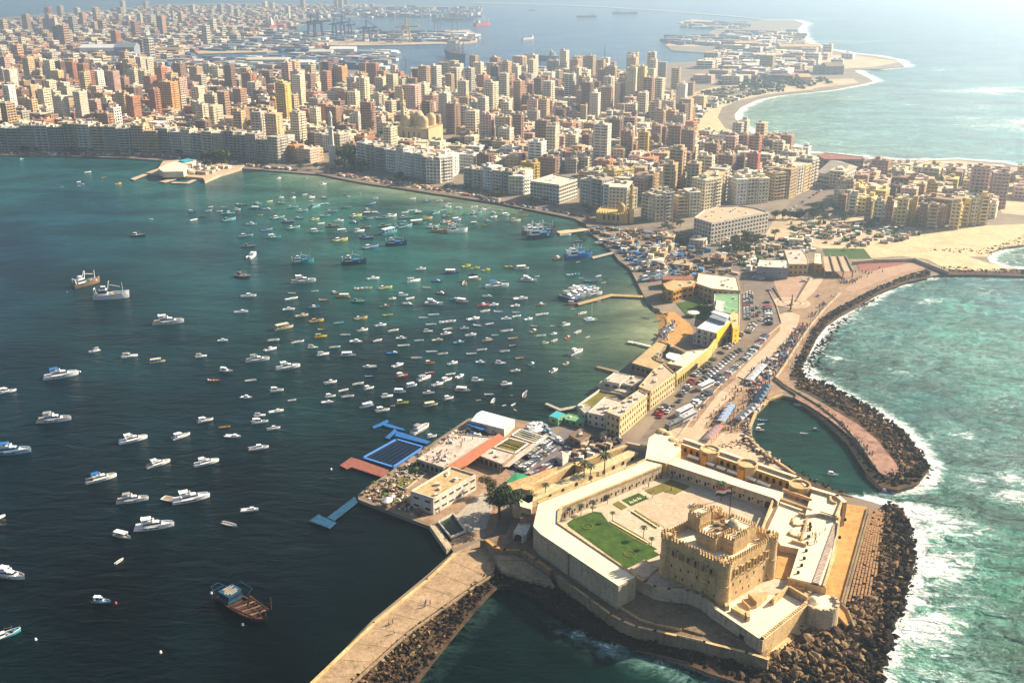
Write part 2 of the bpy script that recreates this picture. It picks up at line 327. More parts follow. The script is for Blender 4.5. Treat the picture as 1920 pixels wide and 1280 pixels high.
# ---- water: one polar grid about the camera foot, colour of the water body with its painted fade, and surf, written per vertex
def ss(a, b, x):
    t = np.clip((x - a) / (b - a), 0, 1); return t * t * (3 - 2 * t)
def segdist(px, py, poly, closed=True):
    d = np.full(px.shape, 1e9); n = len(poly)
    for i in range(n if closed else n - 1):
        ax, ay = poly[i]; bx, by = poly[(i + 1) % n]
        vx, vy = bx - ax, by - ay; L = vx * vx + vy * vy + 1e-9
        t = np.clip(((px - ax) * vx + (py - ay) * vy) / L, 0, 1)
        np.minimum(d, (px - ax - t * vx) ** 2 + (py - ay - t * vy) ** 2, out=d)
    return np.sqrt(d)
def make_water():
    NA, NR = 420, 640
    az = np.radians(np.concatenate([np.linspace(-80, -30, 20)[:-1], np.linspace(-30, 30, NA), np.linspace(30, 80, 20)[1:]]))
    rr = np.exp(np.linspace(math.log(60), math.log(14000), NR))
    A, RR = np.meshgrid(az, rr); X = np.sin(A) * RR; Y = np.cos(A) * RR
    na = len(az); co = np.stack([X, Y, np.zeros_like(X)], -1).reshape(-1, 3)
    i = np.arange(NR - 1)[:, None] * na + np.arange(na - 1)[None, :]
    F = np.stack([i, i + 1, i + na + 1, i + na], -1).reshape(-1, 4)[:, ::-1]
    me = bpy.data.meshes.new('sea_water'); me.vertices.add(len(co)); me.vertices.foreach_set('co', co.ravel())
    me.loops.add(F.size); me.loops.foreach_set('vertex_index', F.ravel()); me.polygons.add(len(F))
    me.polygons.foreach_set('loop_start', np.arange(len(F)) * 4); me.update(calc_edges=True)
    x, y = co[:, 0], co[:, 1]
    # colour of the water body: (px, py, r, g, b) in linear light, with the fade of sheen, haze and vignette painted in, spread by inverse distance over bearing and log range
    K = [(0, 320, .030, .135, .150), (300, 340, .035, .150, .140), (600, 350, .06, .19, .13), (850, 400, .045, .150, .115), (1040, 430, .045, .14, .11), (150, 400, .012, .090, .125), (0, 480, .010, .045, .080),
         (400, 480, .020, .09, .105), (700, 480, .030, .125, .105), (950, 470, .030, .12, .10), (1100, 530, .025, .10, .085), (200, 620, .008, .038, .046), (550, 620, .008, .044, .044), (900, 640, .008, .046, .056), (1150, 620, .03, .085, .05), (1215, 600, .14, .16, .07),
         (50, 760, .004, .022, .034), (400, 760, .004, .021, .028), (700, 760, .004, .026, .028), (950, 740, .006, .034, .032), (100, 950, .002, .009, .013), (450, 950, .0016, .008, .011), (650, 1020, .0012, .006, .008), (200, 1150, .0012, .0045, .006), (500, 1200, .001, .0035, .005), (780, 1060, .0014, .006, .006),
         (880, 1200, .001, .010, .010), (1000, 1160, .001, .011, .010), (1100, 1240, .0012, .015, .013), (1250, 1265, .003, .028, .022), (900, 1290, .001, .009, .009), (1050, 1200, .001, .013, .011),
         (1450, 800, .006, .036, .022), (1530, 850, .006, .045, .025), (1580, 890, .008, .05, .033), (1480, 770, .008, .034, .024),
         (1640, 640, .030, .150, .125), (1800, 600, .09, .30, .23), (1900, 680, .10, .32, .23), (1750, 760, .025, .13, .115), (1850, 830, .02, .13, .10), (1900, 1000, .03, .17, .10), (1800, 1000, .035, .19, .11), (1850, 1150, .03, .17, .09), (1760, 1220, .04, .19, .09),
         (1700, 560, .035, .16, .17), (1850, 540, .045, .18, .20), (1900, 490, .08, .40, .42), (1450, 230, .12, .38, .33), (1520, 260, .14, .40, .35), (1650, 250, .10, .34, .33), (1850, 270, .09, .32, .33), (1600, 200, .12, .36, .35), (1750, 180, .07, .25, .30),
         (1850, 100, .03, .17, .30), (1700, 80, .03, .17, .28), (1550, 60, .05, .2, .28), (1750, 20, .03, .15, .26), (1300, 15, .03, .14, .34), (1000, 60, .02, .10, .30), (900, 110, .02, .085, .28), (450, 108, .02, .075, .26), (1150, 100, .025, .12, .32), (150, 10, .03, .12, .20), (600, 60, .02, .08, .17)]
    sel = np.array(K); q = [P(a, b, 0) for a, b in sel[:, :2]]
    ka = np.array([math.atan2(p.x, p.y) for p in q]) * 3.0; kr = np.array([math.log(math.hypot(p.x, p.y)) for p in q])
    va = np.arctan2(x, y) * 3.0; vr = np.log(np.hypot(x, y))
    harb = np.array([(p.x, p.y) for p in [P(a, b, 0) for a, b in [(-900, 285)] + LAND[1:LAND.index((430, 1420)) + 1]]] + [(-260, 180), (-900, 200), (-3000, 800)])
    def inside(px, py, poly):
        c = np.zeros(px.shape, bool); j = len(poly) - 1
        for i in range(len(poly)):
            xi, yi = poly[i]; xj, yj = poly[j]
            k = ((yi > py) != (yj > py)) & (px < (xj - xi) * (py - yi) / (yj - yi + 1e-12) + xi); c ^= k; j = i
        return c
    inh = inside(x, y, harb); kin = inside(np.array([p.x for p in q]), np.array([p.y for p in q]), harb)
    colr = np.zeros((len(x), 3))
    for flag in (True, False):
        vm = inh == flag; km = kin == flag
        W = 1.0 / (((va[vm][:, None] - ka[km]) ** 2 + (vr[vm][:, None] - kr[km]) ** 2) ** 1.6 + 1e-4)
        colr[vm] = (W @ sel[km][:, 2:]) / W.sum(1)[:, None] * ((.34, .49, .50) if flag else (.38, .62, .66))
    WL = water_world()
    # surf coast: from the foot of the breakwater round the fort, the mole and the long beach
    ia = LAND.index((620, 1460)); ib = LAND.index((1440, 38))
    coast = WL[ia:ib + 1]
    d = segdist(x, y, coast, False); dl = segdist(x, y, WL)
    cove = [(P(a, b, 0).x, P(a, b, 0).y) for a, b in [(1412, 828), (1408, 800), (1420, 772), (1442, 750), (1468, 741), (1492, 746), (1530, 775), (1560, 800), (1590, 830), (1615, 860), (1626, 890), (1650, 920), (1600, 930), (1545, 912), (1490, 890), (1445, 858)]]
    inc = inside(x, y, np.array(cove)); r = np.hypot(x, y)
    wdt = np.interp(r, [200, 400, 900, 2500, 6000], [17, 17, 20, 55, 120])
    foam = 1 - ss(0.0, 1.0, d / wdt); foam[inc] = 0; foam[inh] = 0
    pxs = []
    # calmer water in the bottom bay
    bx, by = P(950, 1200, 0).x, P(950, 1200, 0).y
    calm = ss(35, 95, np.hypot(x - bx, (y - by) * .8)); foam *= .08 + .92 * calm
    # open-sea whitecap banks
    for a, b, s, k in [(1860, 170, 170, .72), (1800, 200, 150, .55), (1900, 232, 180, .66), (1580, 122, 200, .45), (1790, 130, 200, .5), (1560, 78, 260, .5), (1830, 900, 20, .6), (1760, 985, 24, .75), (1735, 1060, 26, .9), (1712, 1180, 26, .95), (1720, 960, 18, .8), (1760, 1150, 30, .6), (1740, 1260, 30, .6), (1910, 900, 16, .8),
                       (1905, 930, 16, .75), (1735, 566, 10, .75), (1745, 563, 12, .75), (1690, 700, 12, .6), (1665, 692, 9, .6), (1812, 815, 8, .7), (1815, 700, 8, .6), (1560, 672, 18, .8), (1585, 600, 30, .5), (1640, 545, 30, .45), (1850, 548, 30, .5), (1830, 750, 60, .3), (1900, 760, 50, .35), (1780, 640, 60, .28), (1880, 560, 40, .35), (1800, 830, 40, .42),
                       (1090, 1185, 10, .5), (1160, 1205, 12, .7), (1230, 1235, 11, .65), (1280, 1250, 12, .5), (1545, 35, 300, .5)]:
        p = P(a, b, 0); foam = np.maximum(foam, k * np.exp(-(((x - p.x) / s) ** 2 + ((y - p.y) / (s * .8)) ** 2)) * (~inh) * (~inc))
    base_sea = .24 * (1 - inh) * (1 - inc) * ss(100, 230, np.hypot(x - bx, y - by))
    foam = np.maximum(foam, base_sea); foam = np.where((calm < .5) & (d > 9), foam * .35, foam)
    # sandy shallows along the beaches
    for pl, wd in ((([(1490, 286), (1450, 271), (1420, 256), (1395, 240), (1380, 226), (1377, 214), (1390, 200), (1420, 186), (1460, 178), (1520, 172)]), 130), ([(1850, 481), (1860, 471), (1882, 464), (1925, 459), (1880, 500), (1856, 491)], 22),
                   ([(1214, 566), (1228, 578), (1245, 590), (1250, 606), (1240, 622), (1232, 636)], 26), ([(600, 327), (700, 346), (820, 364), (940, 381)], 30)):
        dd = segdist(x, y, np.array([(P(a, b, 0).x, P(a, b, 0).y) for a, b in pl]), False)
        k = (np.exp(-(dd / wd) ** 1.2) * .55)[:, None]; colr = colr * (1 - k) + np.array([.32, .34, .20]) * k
    a = me.attributes.new('body_shade', 'FLOAT_COLOR', 'POINT'); a.data.foreach_set('color', np.concatenate([colr, np.ones((len(x), 1))], 1).ravel())
    a = me.attributes.new('foam', 'FLOAT', 'POINT'); a.data.foreach_set('value', foam)
    rough = np.where(inh, .25, 1.0); rough[inc] = .3; rough = rough * (.22 + .78 * calm ** 1.5); a = me.attributes.new('chop', 'FLOAT', 'POINT'); a.data.foreach_set('value', rough)
    m = bpy.data.materials.new('sea_water'); m.use_nodes = True; n = m.node_tree.nodes; l = m.node_tree.links; b = n['Principled BSDF']
    def node(t, **k):
        o = n.new(t)
        for q_, v_ in k.items(): setattr(o, q_, v_)
        return o
    def inp(o, **k):
        for q_, v_ in k.items(): o.inputs[q_.replace('_', ' ')].default_value = v_
        return o
    tc = node('ShaderNodeTexCoord'); A_ = {k: node('ShaderNodeAttribute', attribute_name=k) for k in ('body_shade', 'foam', 'chop')}
    def noise(sc, det, st, rough_=.6, rot=0.0, dist=0.0):
        mp = node('ShaderNodeMapping'); mp.inputs['Scale'].default_value = st; mp.inputs['Rotation'].default_value = (0, 0, rot); l.new(tc.outputs['Object'], mp.inputs[0])
        t = inp(node('ShaderNodeTexNoise'), Scale=sc, Detail=det, Roughness=rough_, Distortion=dist); l.new(mp.outputs[0], t.inputs['Vector']); return t.outputs['Fac']
    def rng(s, a0, a1, b0, b1):
        t = node('ShaderNodeMapRange', interpolation_type='SMOOTHSTEP'); l.new(s, t.inputs[0]); t.inputs[1].default_value = a0; t.inputs[2].default_value = a1; t.inputs[3].default_value = b0; t.inputs[4].default_value = b1; return t.outputs[0]
    def ma(op, a_, b_):
        t = node('ShaderNodeMath', operation=op)
        for i_, s_ in enumerate((a_, b_)):
            if isinstance(s_, (int, float)): t.inputs[i_].default_value = s_
            else: l.new(s_, t.inputs[i_])
        return t.outputs[0]
    # mottling of the body
    big = noise(.012, 5, (1, 1.8, 1), .6, .35, .6); mid = noise(.10, 6, (.75, 1.15, 1), .66, .5, .9)
    k1 = rng(big, .3, .7, .6, 1.45); k2 = rng(mid, .34, .66, .5, 1.55)
    k2 = ma('ADD', ma('MULTIPLY', ma('SUBTRACT', k2, 1.0), A_['chop'].outputs['Fac']), 1.0)
    sc = node('ShaderNodeVectorMath', operation='SCALE'); l.new(A_['body_shade'].outputs['Color'], sc.inputs[0]); l.new(ma('MULTIPLY', k1, k2), sc.inputs['Scale'])
    vn = noise(.055, 6, (.8, 1.3, 1), .6, .5, 1.6); rid = ma('SUBTRACT', 1.0, ma('MULTIPLY', ma('ABSOLUTE', ma('SUBTRACT', vn, .5), 0), 7.0))
    vn2 = noise(.17, 4, (.7, 1.2, 1), .6, .6, 1.2); rid2 = ma('SUBTRACT', 1.0, ma('MULTIPLY', ma('ABSOLUTE', ma('SUBTRACT', vn2, .5), 0), 8.0))
    zone = rng(noise(.008, 3, (1, 1.3, 1), .5, .2, .4), .38, .66, .1, 1)
    veins = ma('MULTIPLY', ma('MAXIMUM', ma('ADD', ma('MULTIPLY', rng(rid, .35, 1, 0, 1), .30), ma('MULTIPLY', rng(rid2, .4, 1, 0, 1), .22)), 0), ma('MULTIPLY', zone, rng(A_['foam'].outputs['Fac'], .02, .2, 0, 1)))
    # foam: lacy, threshold lowered where there is surf
    f1 = noise(.12, 10, (.7, 1.15, 1), .74, .5, 1.8); f2 = noise(.45, 6, (.8, 1.2, 1), .7, -.3, 1.2); f3 = noise(.018, 4, (.6, 1.6, 1), .6, .3, .6)
    fm = ma('ADD', ma('ADD', ma('MULTIPLY', f1, .5), ma('MULTIPLY', f2, .22)), ma('MULTIPLY', f3, .28))
    th = ma('ADD', fm, ma('MULTIPLY', A_['foam'].outputs['Fac'], .30))
    fo = rng(th, .68, .77, 0, 1)
    fo = ma('MULTIPLY', fo, rng(A_['foam'].outputs['Fac'], .02, .2, 0, 1))
    milky = ma('ADD', ma('MULTIPLY', rng(th, .58, .72, 0, .38), rng(A_['foam'].outputs['Fac'], .10, .32, 0, 1)), veins)
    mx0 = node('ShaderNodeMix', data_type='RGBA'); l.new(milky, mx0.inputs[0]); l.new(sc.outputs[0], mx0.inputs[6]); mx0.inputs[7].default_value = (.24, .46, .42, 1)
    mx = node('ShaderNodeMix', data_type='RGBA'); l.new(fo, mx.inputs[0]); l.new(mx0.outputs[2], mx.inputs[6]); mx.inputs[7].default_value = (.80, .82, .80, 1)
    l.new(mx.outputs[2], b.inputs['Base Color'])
    l.new(rng(fo, 0, 1, .16, .9), b.inputs['Roughness']); b.inputs['IOR'].default_value = 1.33; l.new(ma('MULTIPLY', rng(fo, 0, 1, .42, .05), rng(A_['chop'].outputs['Fac'], .25, .6, .22, 1.1)), b.inputs['Specular IOR Level'])
    w1 = noise(.12, 3, (.6, 1.3, 1), .5, .5, .6); w2 = noise(.5, 4, (.6, 1.3, 1), .6, .45, .5); w3 = noise(1.8, 3, (.6, 1.4, 1), .6, .1)
    hs = ma('ADD', ma('ADD', ma('MULTIPLY', w1, 2.0), ma('MULTIPLY', w2, .6)), ma('MULTIPLY', w3, .18))
    bp = node('ShaderNodeBump'); bp.inputs['Distance'].default_value = 3.2; l.new(ma('MULTIPLY', A_['chop'].outputs['Fac'], 1.0), bp.inputs['Strength']); l.new(hs, bp.inputs['Height']); l.new(bp.outputs[0], b.inputs['Normal'])
    me.materials.append(m); me.polygons.foreach_set('use_smooth', [True] * len(F))
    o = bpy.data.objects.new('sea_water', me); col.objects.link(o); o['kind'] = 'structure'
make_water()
# seabed and haze
b = MB(); b.box(0, 6000, -3.2, 31000, 16500, .3); b.build('seabed', 'rock_dark', kind='structure')
hz = bpy.data.materials.new('haze'); hz.use_nodes = True; hn = hz.node_tree.nodes; hn.remove(hn['Principled BSDF'])
pv = hn.new('ShaderNodeVolumePrincipled'); pv.inputs['Density'].default_value = 1.9e-4; pv.inputs['Color'].default_value = (.58, .78, 1.0, 1); pv.inputs['Anisotropy'].default_value = .58
hz.node_tree.links.new(pv.outputs[0], hn['Material Output'].inputs['Volume'])
b = MB(); b.box(0, 6000, -4.2, 31200, 17000, 212); hb = b.build('haze', hz, kind='stuff')

# ---- patches of the ground
def beach(name, inner, outer, m='sand', zi=1.62, zo=-.25):
    b = MB(); A = [P(x, y, zi) for x, y in inner]; B = [P(x, y, zo) for x, y in outer]
    for i in range(len(A) - 1):
        mid0 = A[i].lerp(B[i], .55); mid1 = A[i + 1].lerp(B[i + 1], .55); mid0.z = mid1.z = 1.55
        b.face([A[i], mid0, mid1, A[i + 1]]); b.face([mid0, B[i], B[i + 1], mid1])
    o = b.build(name, m, kind='structure'); return o
beach('beach_sand', [(1300, 245), (1290, 225), (1300, 205), (1330, 190), (1380, 178), (1440, 170), (1520, 164)], [(1500, 300), (1425, 262), (1384, 236), (1374, 214), (1388, 200), (1440, 184), (1530, 172)])
beach('beach_sand', [(1440, 262), (1400, 262), (1380, 262), (1340, 250), (1300, 245)], [(1500, 292), (1450, 273), (1420, 258), (1393, 241), (1384, 236)])
beach('beach_sand', [(1740, 478), (1700, 455), (1720, 440), (1790, 430), (1850, 428), (2300, 400)], [(1900, 506), (1856, 493), (1846, 481), (1857, 469), (1882, 462), (2300, 446)])
beach('beach_sand', [(1268, 612), (1275, 600), (1260, 585)], [(1224, 652), (1234, 614), (1226, 588)], m='golden_sand')
beach('beach_sand', [(640, 324), (700, 336), (780, 348), (860, 360), (940, 372)], [(630, 335), (695, 349), (775, 360), (850, 372), (935, 384)])
sheet('sandy_ground', [(1560, 455), (1640, 440), (1740, 440), (1780, 470), (1850, 492), (1900, 505), (1780, 509), (1740, 486), (1690, 480), (1640, 484), (1560, 480)], 1.60, 'sand')
sheet('sandy_ground', [(1740, 428), (2100, 412), (2100, 438), (1925, 457), (1882, 463), (1860, 471), (1851, 481), (1740, 482)], 1.59, 'sand')
sheet('beach_sand', [(1238, 642), (1250, 608), (1250, 592), (1264, 584), (1292, 606), (1302, 620), (1264, 652), (1236, 650)], 1.63, 'golden_sand')
sheet('dry_ground', [(1460, 395), (1560, 400), (1700, 425), (1790, 432), (1740, 445), (1640, 470), (1560, 472), (1490, 452), (1430, 450)], 1.56, 'dirt')
sheet('dry_ground', [(1500, 292), (1580, 293), (1700, 303), (1800, 301), (1920, 316), (2100, 325), (2100, 420), (1880, 400), (1840, 350), (1700, 322), (1560, 310)], 1.56, 'dirt')
sheet('dry_ground', [(1240, 190), (1330, 165), (1420, 150), (1600, 148), (1610, 156), (1520, 166), (1420, 176), (1330, 198), (1290, 230), (1230, 225)], 1.53, 'dirt')
sheet('dry_ground', [(1450, 100), (1600, 104), (1690, 116), (1640, 126), (1560, 130), (1450, 124)], 1.53, 'dirt')
sheet('lawn', [(1542, 466), (1620, 466), (1634, 484), (1552, 486)], 1.66, 'lawn')
sheet('plaza_paving', [(1512, 433), (1600, 425), (1650, 424), (1690, 432), (1700, 442), (1650, 447), (1600, 463), (1530, 455)], 1.64, 'pale_slab')
sheet('waterfront_road', [(-900, 276), (0, 281), (290, 291), (420, 298), (600, 318), (700, 338), (860, 364), (1000, 386), (1090, 404), (1180, 420), (1300, 436), (1290, 446), (1170, 430), (1080, 410), (940, 382), (700, 345), (600, 325), (460, 313), (290, 298), (0, 289), (-900, 284)], 1.54, 'asphalt')
sheet('road', [(1198, 826), (1232, 784), (1265, 752), (1300, 712), (1340, 672), (1376, 630), (1391, 600), (1391, 520), (1330, 470), (1340, 462), (1400, 508), (1452, 512), (1446, 545), (1462, 590), (1466, 605), (1436, 628), (1400, 672), (1358, 712), (1330, 740), (1302, 778), (1272, 826)], 1.56, 'asphalt')
sheet('road', [(1462, 400), (1500, 360), (1560, 340), (1590, 345), (1540, 375), (1500, 410)], 1.56, 'asphalt')
sheet('promenade_paving', [(1262, 832), (1290, 795), (1338, 738), (1402, 672), (1438, 628), (1470, 600), (1520, 520), (1580, 510), (1690, 500), (1730, 497), (1742, 506), (1640, 538), (1585, 566), (1545, 595), (1520, 625), (1500, 655), (1480, 690), (1480, 712), (1495, 735), (1466, 735), (1438, 745), (1416, 768), (1404, 795), (1400, 820), (1340, 815)], 1.60, 'promenade')
sheet('esplanade_paving', [(1448, 514), (1518, 514), (1500, 540), (1492, 562), (1466, 562), (1452, 535)], 1.67, 'pink_slab')
sheet('slab_walkway', [(1520, 520), (1546, 520), (1526, 548), (1506, 566), (1490, 566)], 1.67, 'pale_slab')
sheet('slab_walkway', [(1462, 620), (1482, 626), (1470, 645), (1440, 672), (1408, 700), (1392, 712), (1378, 706), (1400, 682), (1436, 648)], 1.67, 'pale_slab')
sheet('slab_walkway', [(1346, 738), (1384, 706), (1398, 712), (1396, 726), (1376, 742), (1352, 760), (1330, 786), (1304, 822), (1284, 822), (1306, 790)], 1.67, 'pale_slab')
sheet('slab_walkway', [(1462, 590), (1476, 583), (1500, 590), (1496, 608), (1484, 626), (1462, 620)], 1.68, 'pale_slab')
c = P(1484, 572, 0)
def ringsheet(name, c, r0, r1, z, m, n=40, sy=1):
    b = MB()
    for k in range(n):
        a0, a1 = 2 * math.pi * k / n, 2 * math.pi * (k + 1) / n
        q = lambda r, a, zz: (c[0] + r * math.cos(a), c[1] + r * math.sin(a) * sy, zz)
        b.face([q(r0, a0, z), q(r1, a0, z), q(r1, a1, z), q(r0, a1, z)])
        b.face([q(r1, a0, z), q(r1, a0, z - .3), q(r1, a1, z - .3), q(r1, a1, z)])
    return b.build(name, m, kind='structure')
ringsheet('round_plaza_paving', c, 0, 11.5, 1.70, 'pale_slab')
ringsheet('paving_ring', c, 5.2, 6.0, 1.72, 'brown_paving'); ringsheet('paving_ring', c, 8.6, 9.0, 1.72, 'brown_paving')
c = P(1368, 727, 0)
for k in range(6): ringsheet('paving_ring', (c.x, c.y), 1 + k * 1.5, 1.5 + k * 1.5, 1.71 + k * .004, 'pink_slab', 36)
sheet('fort_forecourt_paving', [(1236, 806), (1290, 800), (1400, 812), (1440, 850), (1480, 882), (1420, 870), (1340, 842), (1282, 828), (1250, 822)], 1.69, 'pale_slab')
sheet('pink_sea_terrace', [(1600, 524), (1660, 500), (1716, 492), (1742, 500), (1690, 512), (1640, 532), (1600, 548), (1585, 545)], 1.68, 'pink_slab')
sheet('breakwater_paving', [(905, 1012), (934, 1048), (925, 1072), (880, 1100), (760, 1184), (650, 1284), (560, 1380), (470, 1400), (575, 1286), (700, 1165), (800, 1084), (850, 1036)], 2.3, masonry('breakwater_paving', (.44, .31, .19), (.27, .185, .115), scale=.5, stain=(.5, .4, .3)))
sheet('car_park', [(940, 905), (955, 878), (1030, 826), (1060, 800), (1100, 800), (1130, 820), (1180, 836), (1080, 870), (1000, 905), (960, 912)], 1.56, 'car_park')
sheet('mole_path', [(1494, 734), (1520, 746), (1564, 768), (1612, 797), (1644, 824), (1680, 868), (1688, 882), (1662, 893), (1648, 884), (1624, 850), (1590, 814), (1556, 786), (1520, 762), (1490, 746)], 2.4, mat('worn_mole_paving', (.30, .165, .12), rough=.95, var=.6, scale=.25, bump=.5))
sheet('club_terrace_paving', [(674, 930), (790, 850), (880, 788), (925, 782), (1010, 800), (1030, 826), (950, 884), (975, 912), (950, 930), (925, 1000), (850, 1028), (826, 990), (800, 980)], 1.58, 'promenade')
sheet('pale_terrace_slab', [(905, 920), (925, 940), (912, 990), (880, 998), (852, 968), (884, 940)], 1.75, 'concrete')
# ================================================================ THE FORT
fort = thing('sea_fort', 'pale walled sea fort with courtyards and terraces on the rocky point', 'fort', P(1300, 1000, 9))
Z3 = lambda X, Y, z: P(1300 + X / 4.571, 960 + Y / 4.571, z)
Z1 = lambda X, Y, z: P(940 + X / 5.333, 780 + Y / 5.333, z)
Z2 = lambda X, Y, z: P(1240 + X / 5.333, 800 + Y / 5.333, z)
Z4 = lambda X, Y, z: P(900 + X / 4.571, 980 + Y / 4.571, z)
def part(name, m, parent, fn, kind=None):
    b = MB(); fn(b); return b.build(name, m, parent, kind)
def wallrun(b, pts, th, ht, z0=None, mi=0, mtop=None):
    "wall along a polyline of Vectors (z = top of wall)"
    for a, c in zip(pts, pts[1:]):
        d = (c - a); d.z = 0
        if d.length < .1: continue
        d.normalize(); n = Vector((-d.y, d.x, 0)) * th / 2; e = d * (th * .45)
        A, C = a - e, c + e
        q = [A - n, C - n, C + n, A + n]
        b.prism(q, (min(a.z, c.z) - ht) if z0 is None else z0, mi, mtop)
def merlons(b, pts, gap, w_, d_, h, mi=0, pointed=True):
    for a, c in zip(pts, pts[1:]):
        L = (c - a).length; n = max(1, int(L / gap)); rz = math.atan2(c.y - a.y, c.x - a.x)
        for k in range(n):
            p = a.lerp(c, (k + .5) / n)
            b.box(p.x, p.y, p.z, w_, d_, h * .65, rz, mi)
            if pointed: b.box(p.x, p.y, p.z + h * .65, w_ * .5, d_ * .9, h * .35, rz, mi)
def arch(b, a, c, w_, h, t, proud=.05, mi=0, deep=None):
    "arched opening on the wall a->c at parameter t (a.z is the sill)"
    d = (c - a); d.z = 0; L = d.length; d.normalize(); n = Vector((d.y, -d.x, 0))
    p = a.lerp(c, t); pts = []
    for x, z in [(-.5, 0), (.5, 0)] + [(.5 * math.cos(q), None) for q in np.linspace(0, math.pi, 7)]:
        pass
    prof = [(-w_ / 2, 0), (w_ / 2, 0)] + [(w_ / 2 * math.cos(q), h - w_ / 2 + w_ / 2 * math.sin(q)) for q in np.linspace(0, math.pi, 7)]
    front = [p + d * x + Vector((0, 0, z)) + n * proud for x, z in prof]; back = [f - n * (proud + .3) for f in front]
    b.face(front, mi)
    for k in range(len(front)):
        j = (k + 1) % len(front); b.face([front[k], back[k], back[j], front[j]], mi)
# platform the courts stand on
PLAT = [(1016, 945), (1006, 990), (1158, 1090), (1192, 1081), (1228, 1100), (1254, 1106), (1290, 1109), (1317, 1118), (1341, 1139), (1429, 1198), (1512, 1133), (1540, 1102), (1560, 1040), (1574, 985), (1578, 945), (1560, 932), (1500, 912), (1340, 858), (1284, 840), (1236, 820), (1222, 836), (1190, 850), (985, 928)]
part('platform', ['stone_grey', 'paving'], fort, lambda b: b.prism([P(x, y, 9) for x, y in PLAT], 0, 0, 1))
# outer ground round the wings, stepping down to the sea
b = MB(); b.prism([Z4(0, 150, 5.0), Z4(60, 150, 5.0), Z4(210, 232, 5.0), Z4(360, 235, 5.0), Z4(600, 400, 5.0), Z4(680, 462, 5.0), Z4(940, 652, 5.0), Z4(1220, 842, 5.0), Z4(1500, 922, 5.0), Z4(1800, 990, 5.0), Z4(1920, 1020, 5.0), P(1400, 1225, 5.0), P(1436, 1236, 5.0), P(1440, 1215, 5.0), P(1341, 1120, 5.0), P(1192, 1060, 5.0), P(1020, 960, 5.0), P(972, 935, 5.0), P(950, 1000, 5.0)], -1, 0, 1)
b.build('rampart_ground', ['stone_dark', 'brown_paving'], fort)
def f(b):
    r = [Z4(60, 145, 6.2), Z4(130, 200, 6.2), Z4(210, 228, 6.2), Z4(360, 230, 6.2), Z4(480, 310, 6.2), Z4(600, 395, 6.2)]
    wallrun(b, r, 1.3, 5, 1.0, 0, 1)
part('sea_rampart', ['stone_dark', 'golden_sand'], fort, f)  # golden cap paints the sunlit look of the wall top
def f(b):
    r = [Z4(680, 455, 5.9), Z4(940, 645, 5.9), Z4(1120, 780, 5.9), Z4(1220, 835, 5.9), Z4(1340, 885, 5.9), Z4(1500, 918, 5.9), Z4(1700, 965, 5.9), Z4(1920, 1015, 5.9), P(1400, 1222, 5.9), P(1438, 1234, 5.9)]
    wallrun(b, r, 1.0, 5, -.5, 0, 1)
    for k in range(24): # broken coping stones
        p = r[0].lerp(r[1], k / 24) if k < 12 else r[6].lerp(r[7], (k - 12) / 12)
        b.box(p.x, p.y, p.z, .6, .5, .25, k)
part('lower_parapet', ['stone_dark', 'stone'], fort, f)
part('lower_terrace', ['stone_dark', 'brown_paving'], fort, lambda b: b.prism([Z4(1190, 705, 5.6), Z4(1370, 818, 5.6), Z4(1500, 860, 5.6), Z4(1720, 900, 5.6), Z4(1920, 955, 5.6), P(1344, 1180, 5.6), P(1404, 1205, 5.6), P(1430, 1222, 5.6), P(1350, 1150, 5.6), P(1290, 1090, 5.6), P(1200, 1080, 5.6)], 4))
def f(b): wallrun(b, [Z4(1190, 708, 5.9), Z4(1370, 821, 5.9), Z4(1500, 863, 5.9), Z4(1720, 903, 5.9)], .5, 1, 5)
part('terrace_kerb', ['stone'], fort, f)
# retaining wall of the upper plaza, curved
def f(b):
    r = [P(1192, 1079, 10.3), P(1210, 1089, 10.3), P(1228, 1098, 10.3), P(1254, 1103, 10.3), P(1290, 1106, 10.3), P(1306, 1111, 10.3), P(1319, 1118, 10.3), P(1341, 1136, 10.3)]
    wallrun(b, r, 1.1, 5, 4.5, 0, 1)
part('plaza_parapet', ['stone_grey', 'stone'], fort, f)
# front bastion: walls with flare at the foot
BA = [P(1341, 1138, 9.8), P(1429, 1197, 9.8), P(1512, 1131, 9.8)]
def f(b):
    wallrun(b, BA[:2], 1.2, 9, -.5, 0, 1); 
part('bastion_wall', ['stone_grey', 'fort_roof'], fort, f)
def f(b):
    wallrun(b, BA[1:], 1.2, 9, -.5, 0, 1)
    a, c = BA[1].copy(), BA[2].copy(); n = Vector(((c - a).y, -(c - a).x, 0)).normalized()
    b.prism([a + n * .6 - Vector((0, 0, 6.5)), c + n * .6 - Vector((0, 0, 6.5)), c + n * 2.2 - Vector((0, 0, 7)), a + n * 2.2 - Vector((0, 0, 7))], -1)
part('bastion_wall', ['stone', 'fort_roof'], fort, f)
part('bastion_battlement', ['stone'], fort, lambda b: merlons(b, [BA[1] + Vector((0, 0, .02)), BA[2] + Vector((0, 0, .02))], 1.05, .62, .9, .9, pointed=False))
part('bastion_floor', ['fort_roof'], fort, lambda b: b.prism([P(1341, 1137, 9.05), P(1429, 1193, 9.05), P(1508, 1131, 9.05), P(1470, 1112, 9.05), P(1400, 1120, 9.05), P(1362, 1130, 9.05)], 8.5))
def f(b):
    a = Z4(1340, 1137, 5)
    p = P(1391, 1193, 5.5); q = P(1341, 1138, 9.8); n = (BA[1] - BA[0]).normalized()
    c = BA[0].lerp(BA[1], .62); rz = math.atan2(n.y, n.x); nn = Vector((n.y, -n.x, 0))
    b.box(c.x + nn.x * .62, c.y + nn.y * .62, 5.4, 1.8, .2, 1.7, rz)
part('gun_port', ['void'], fort, f)
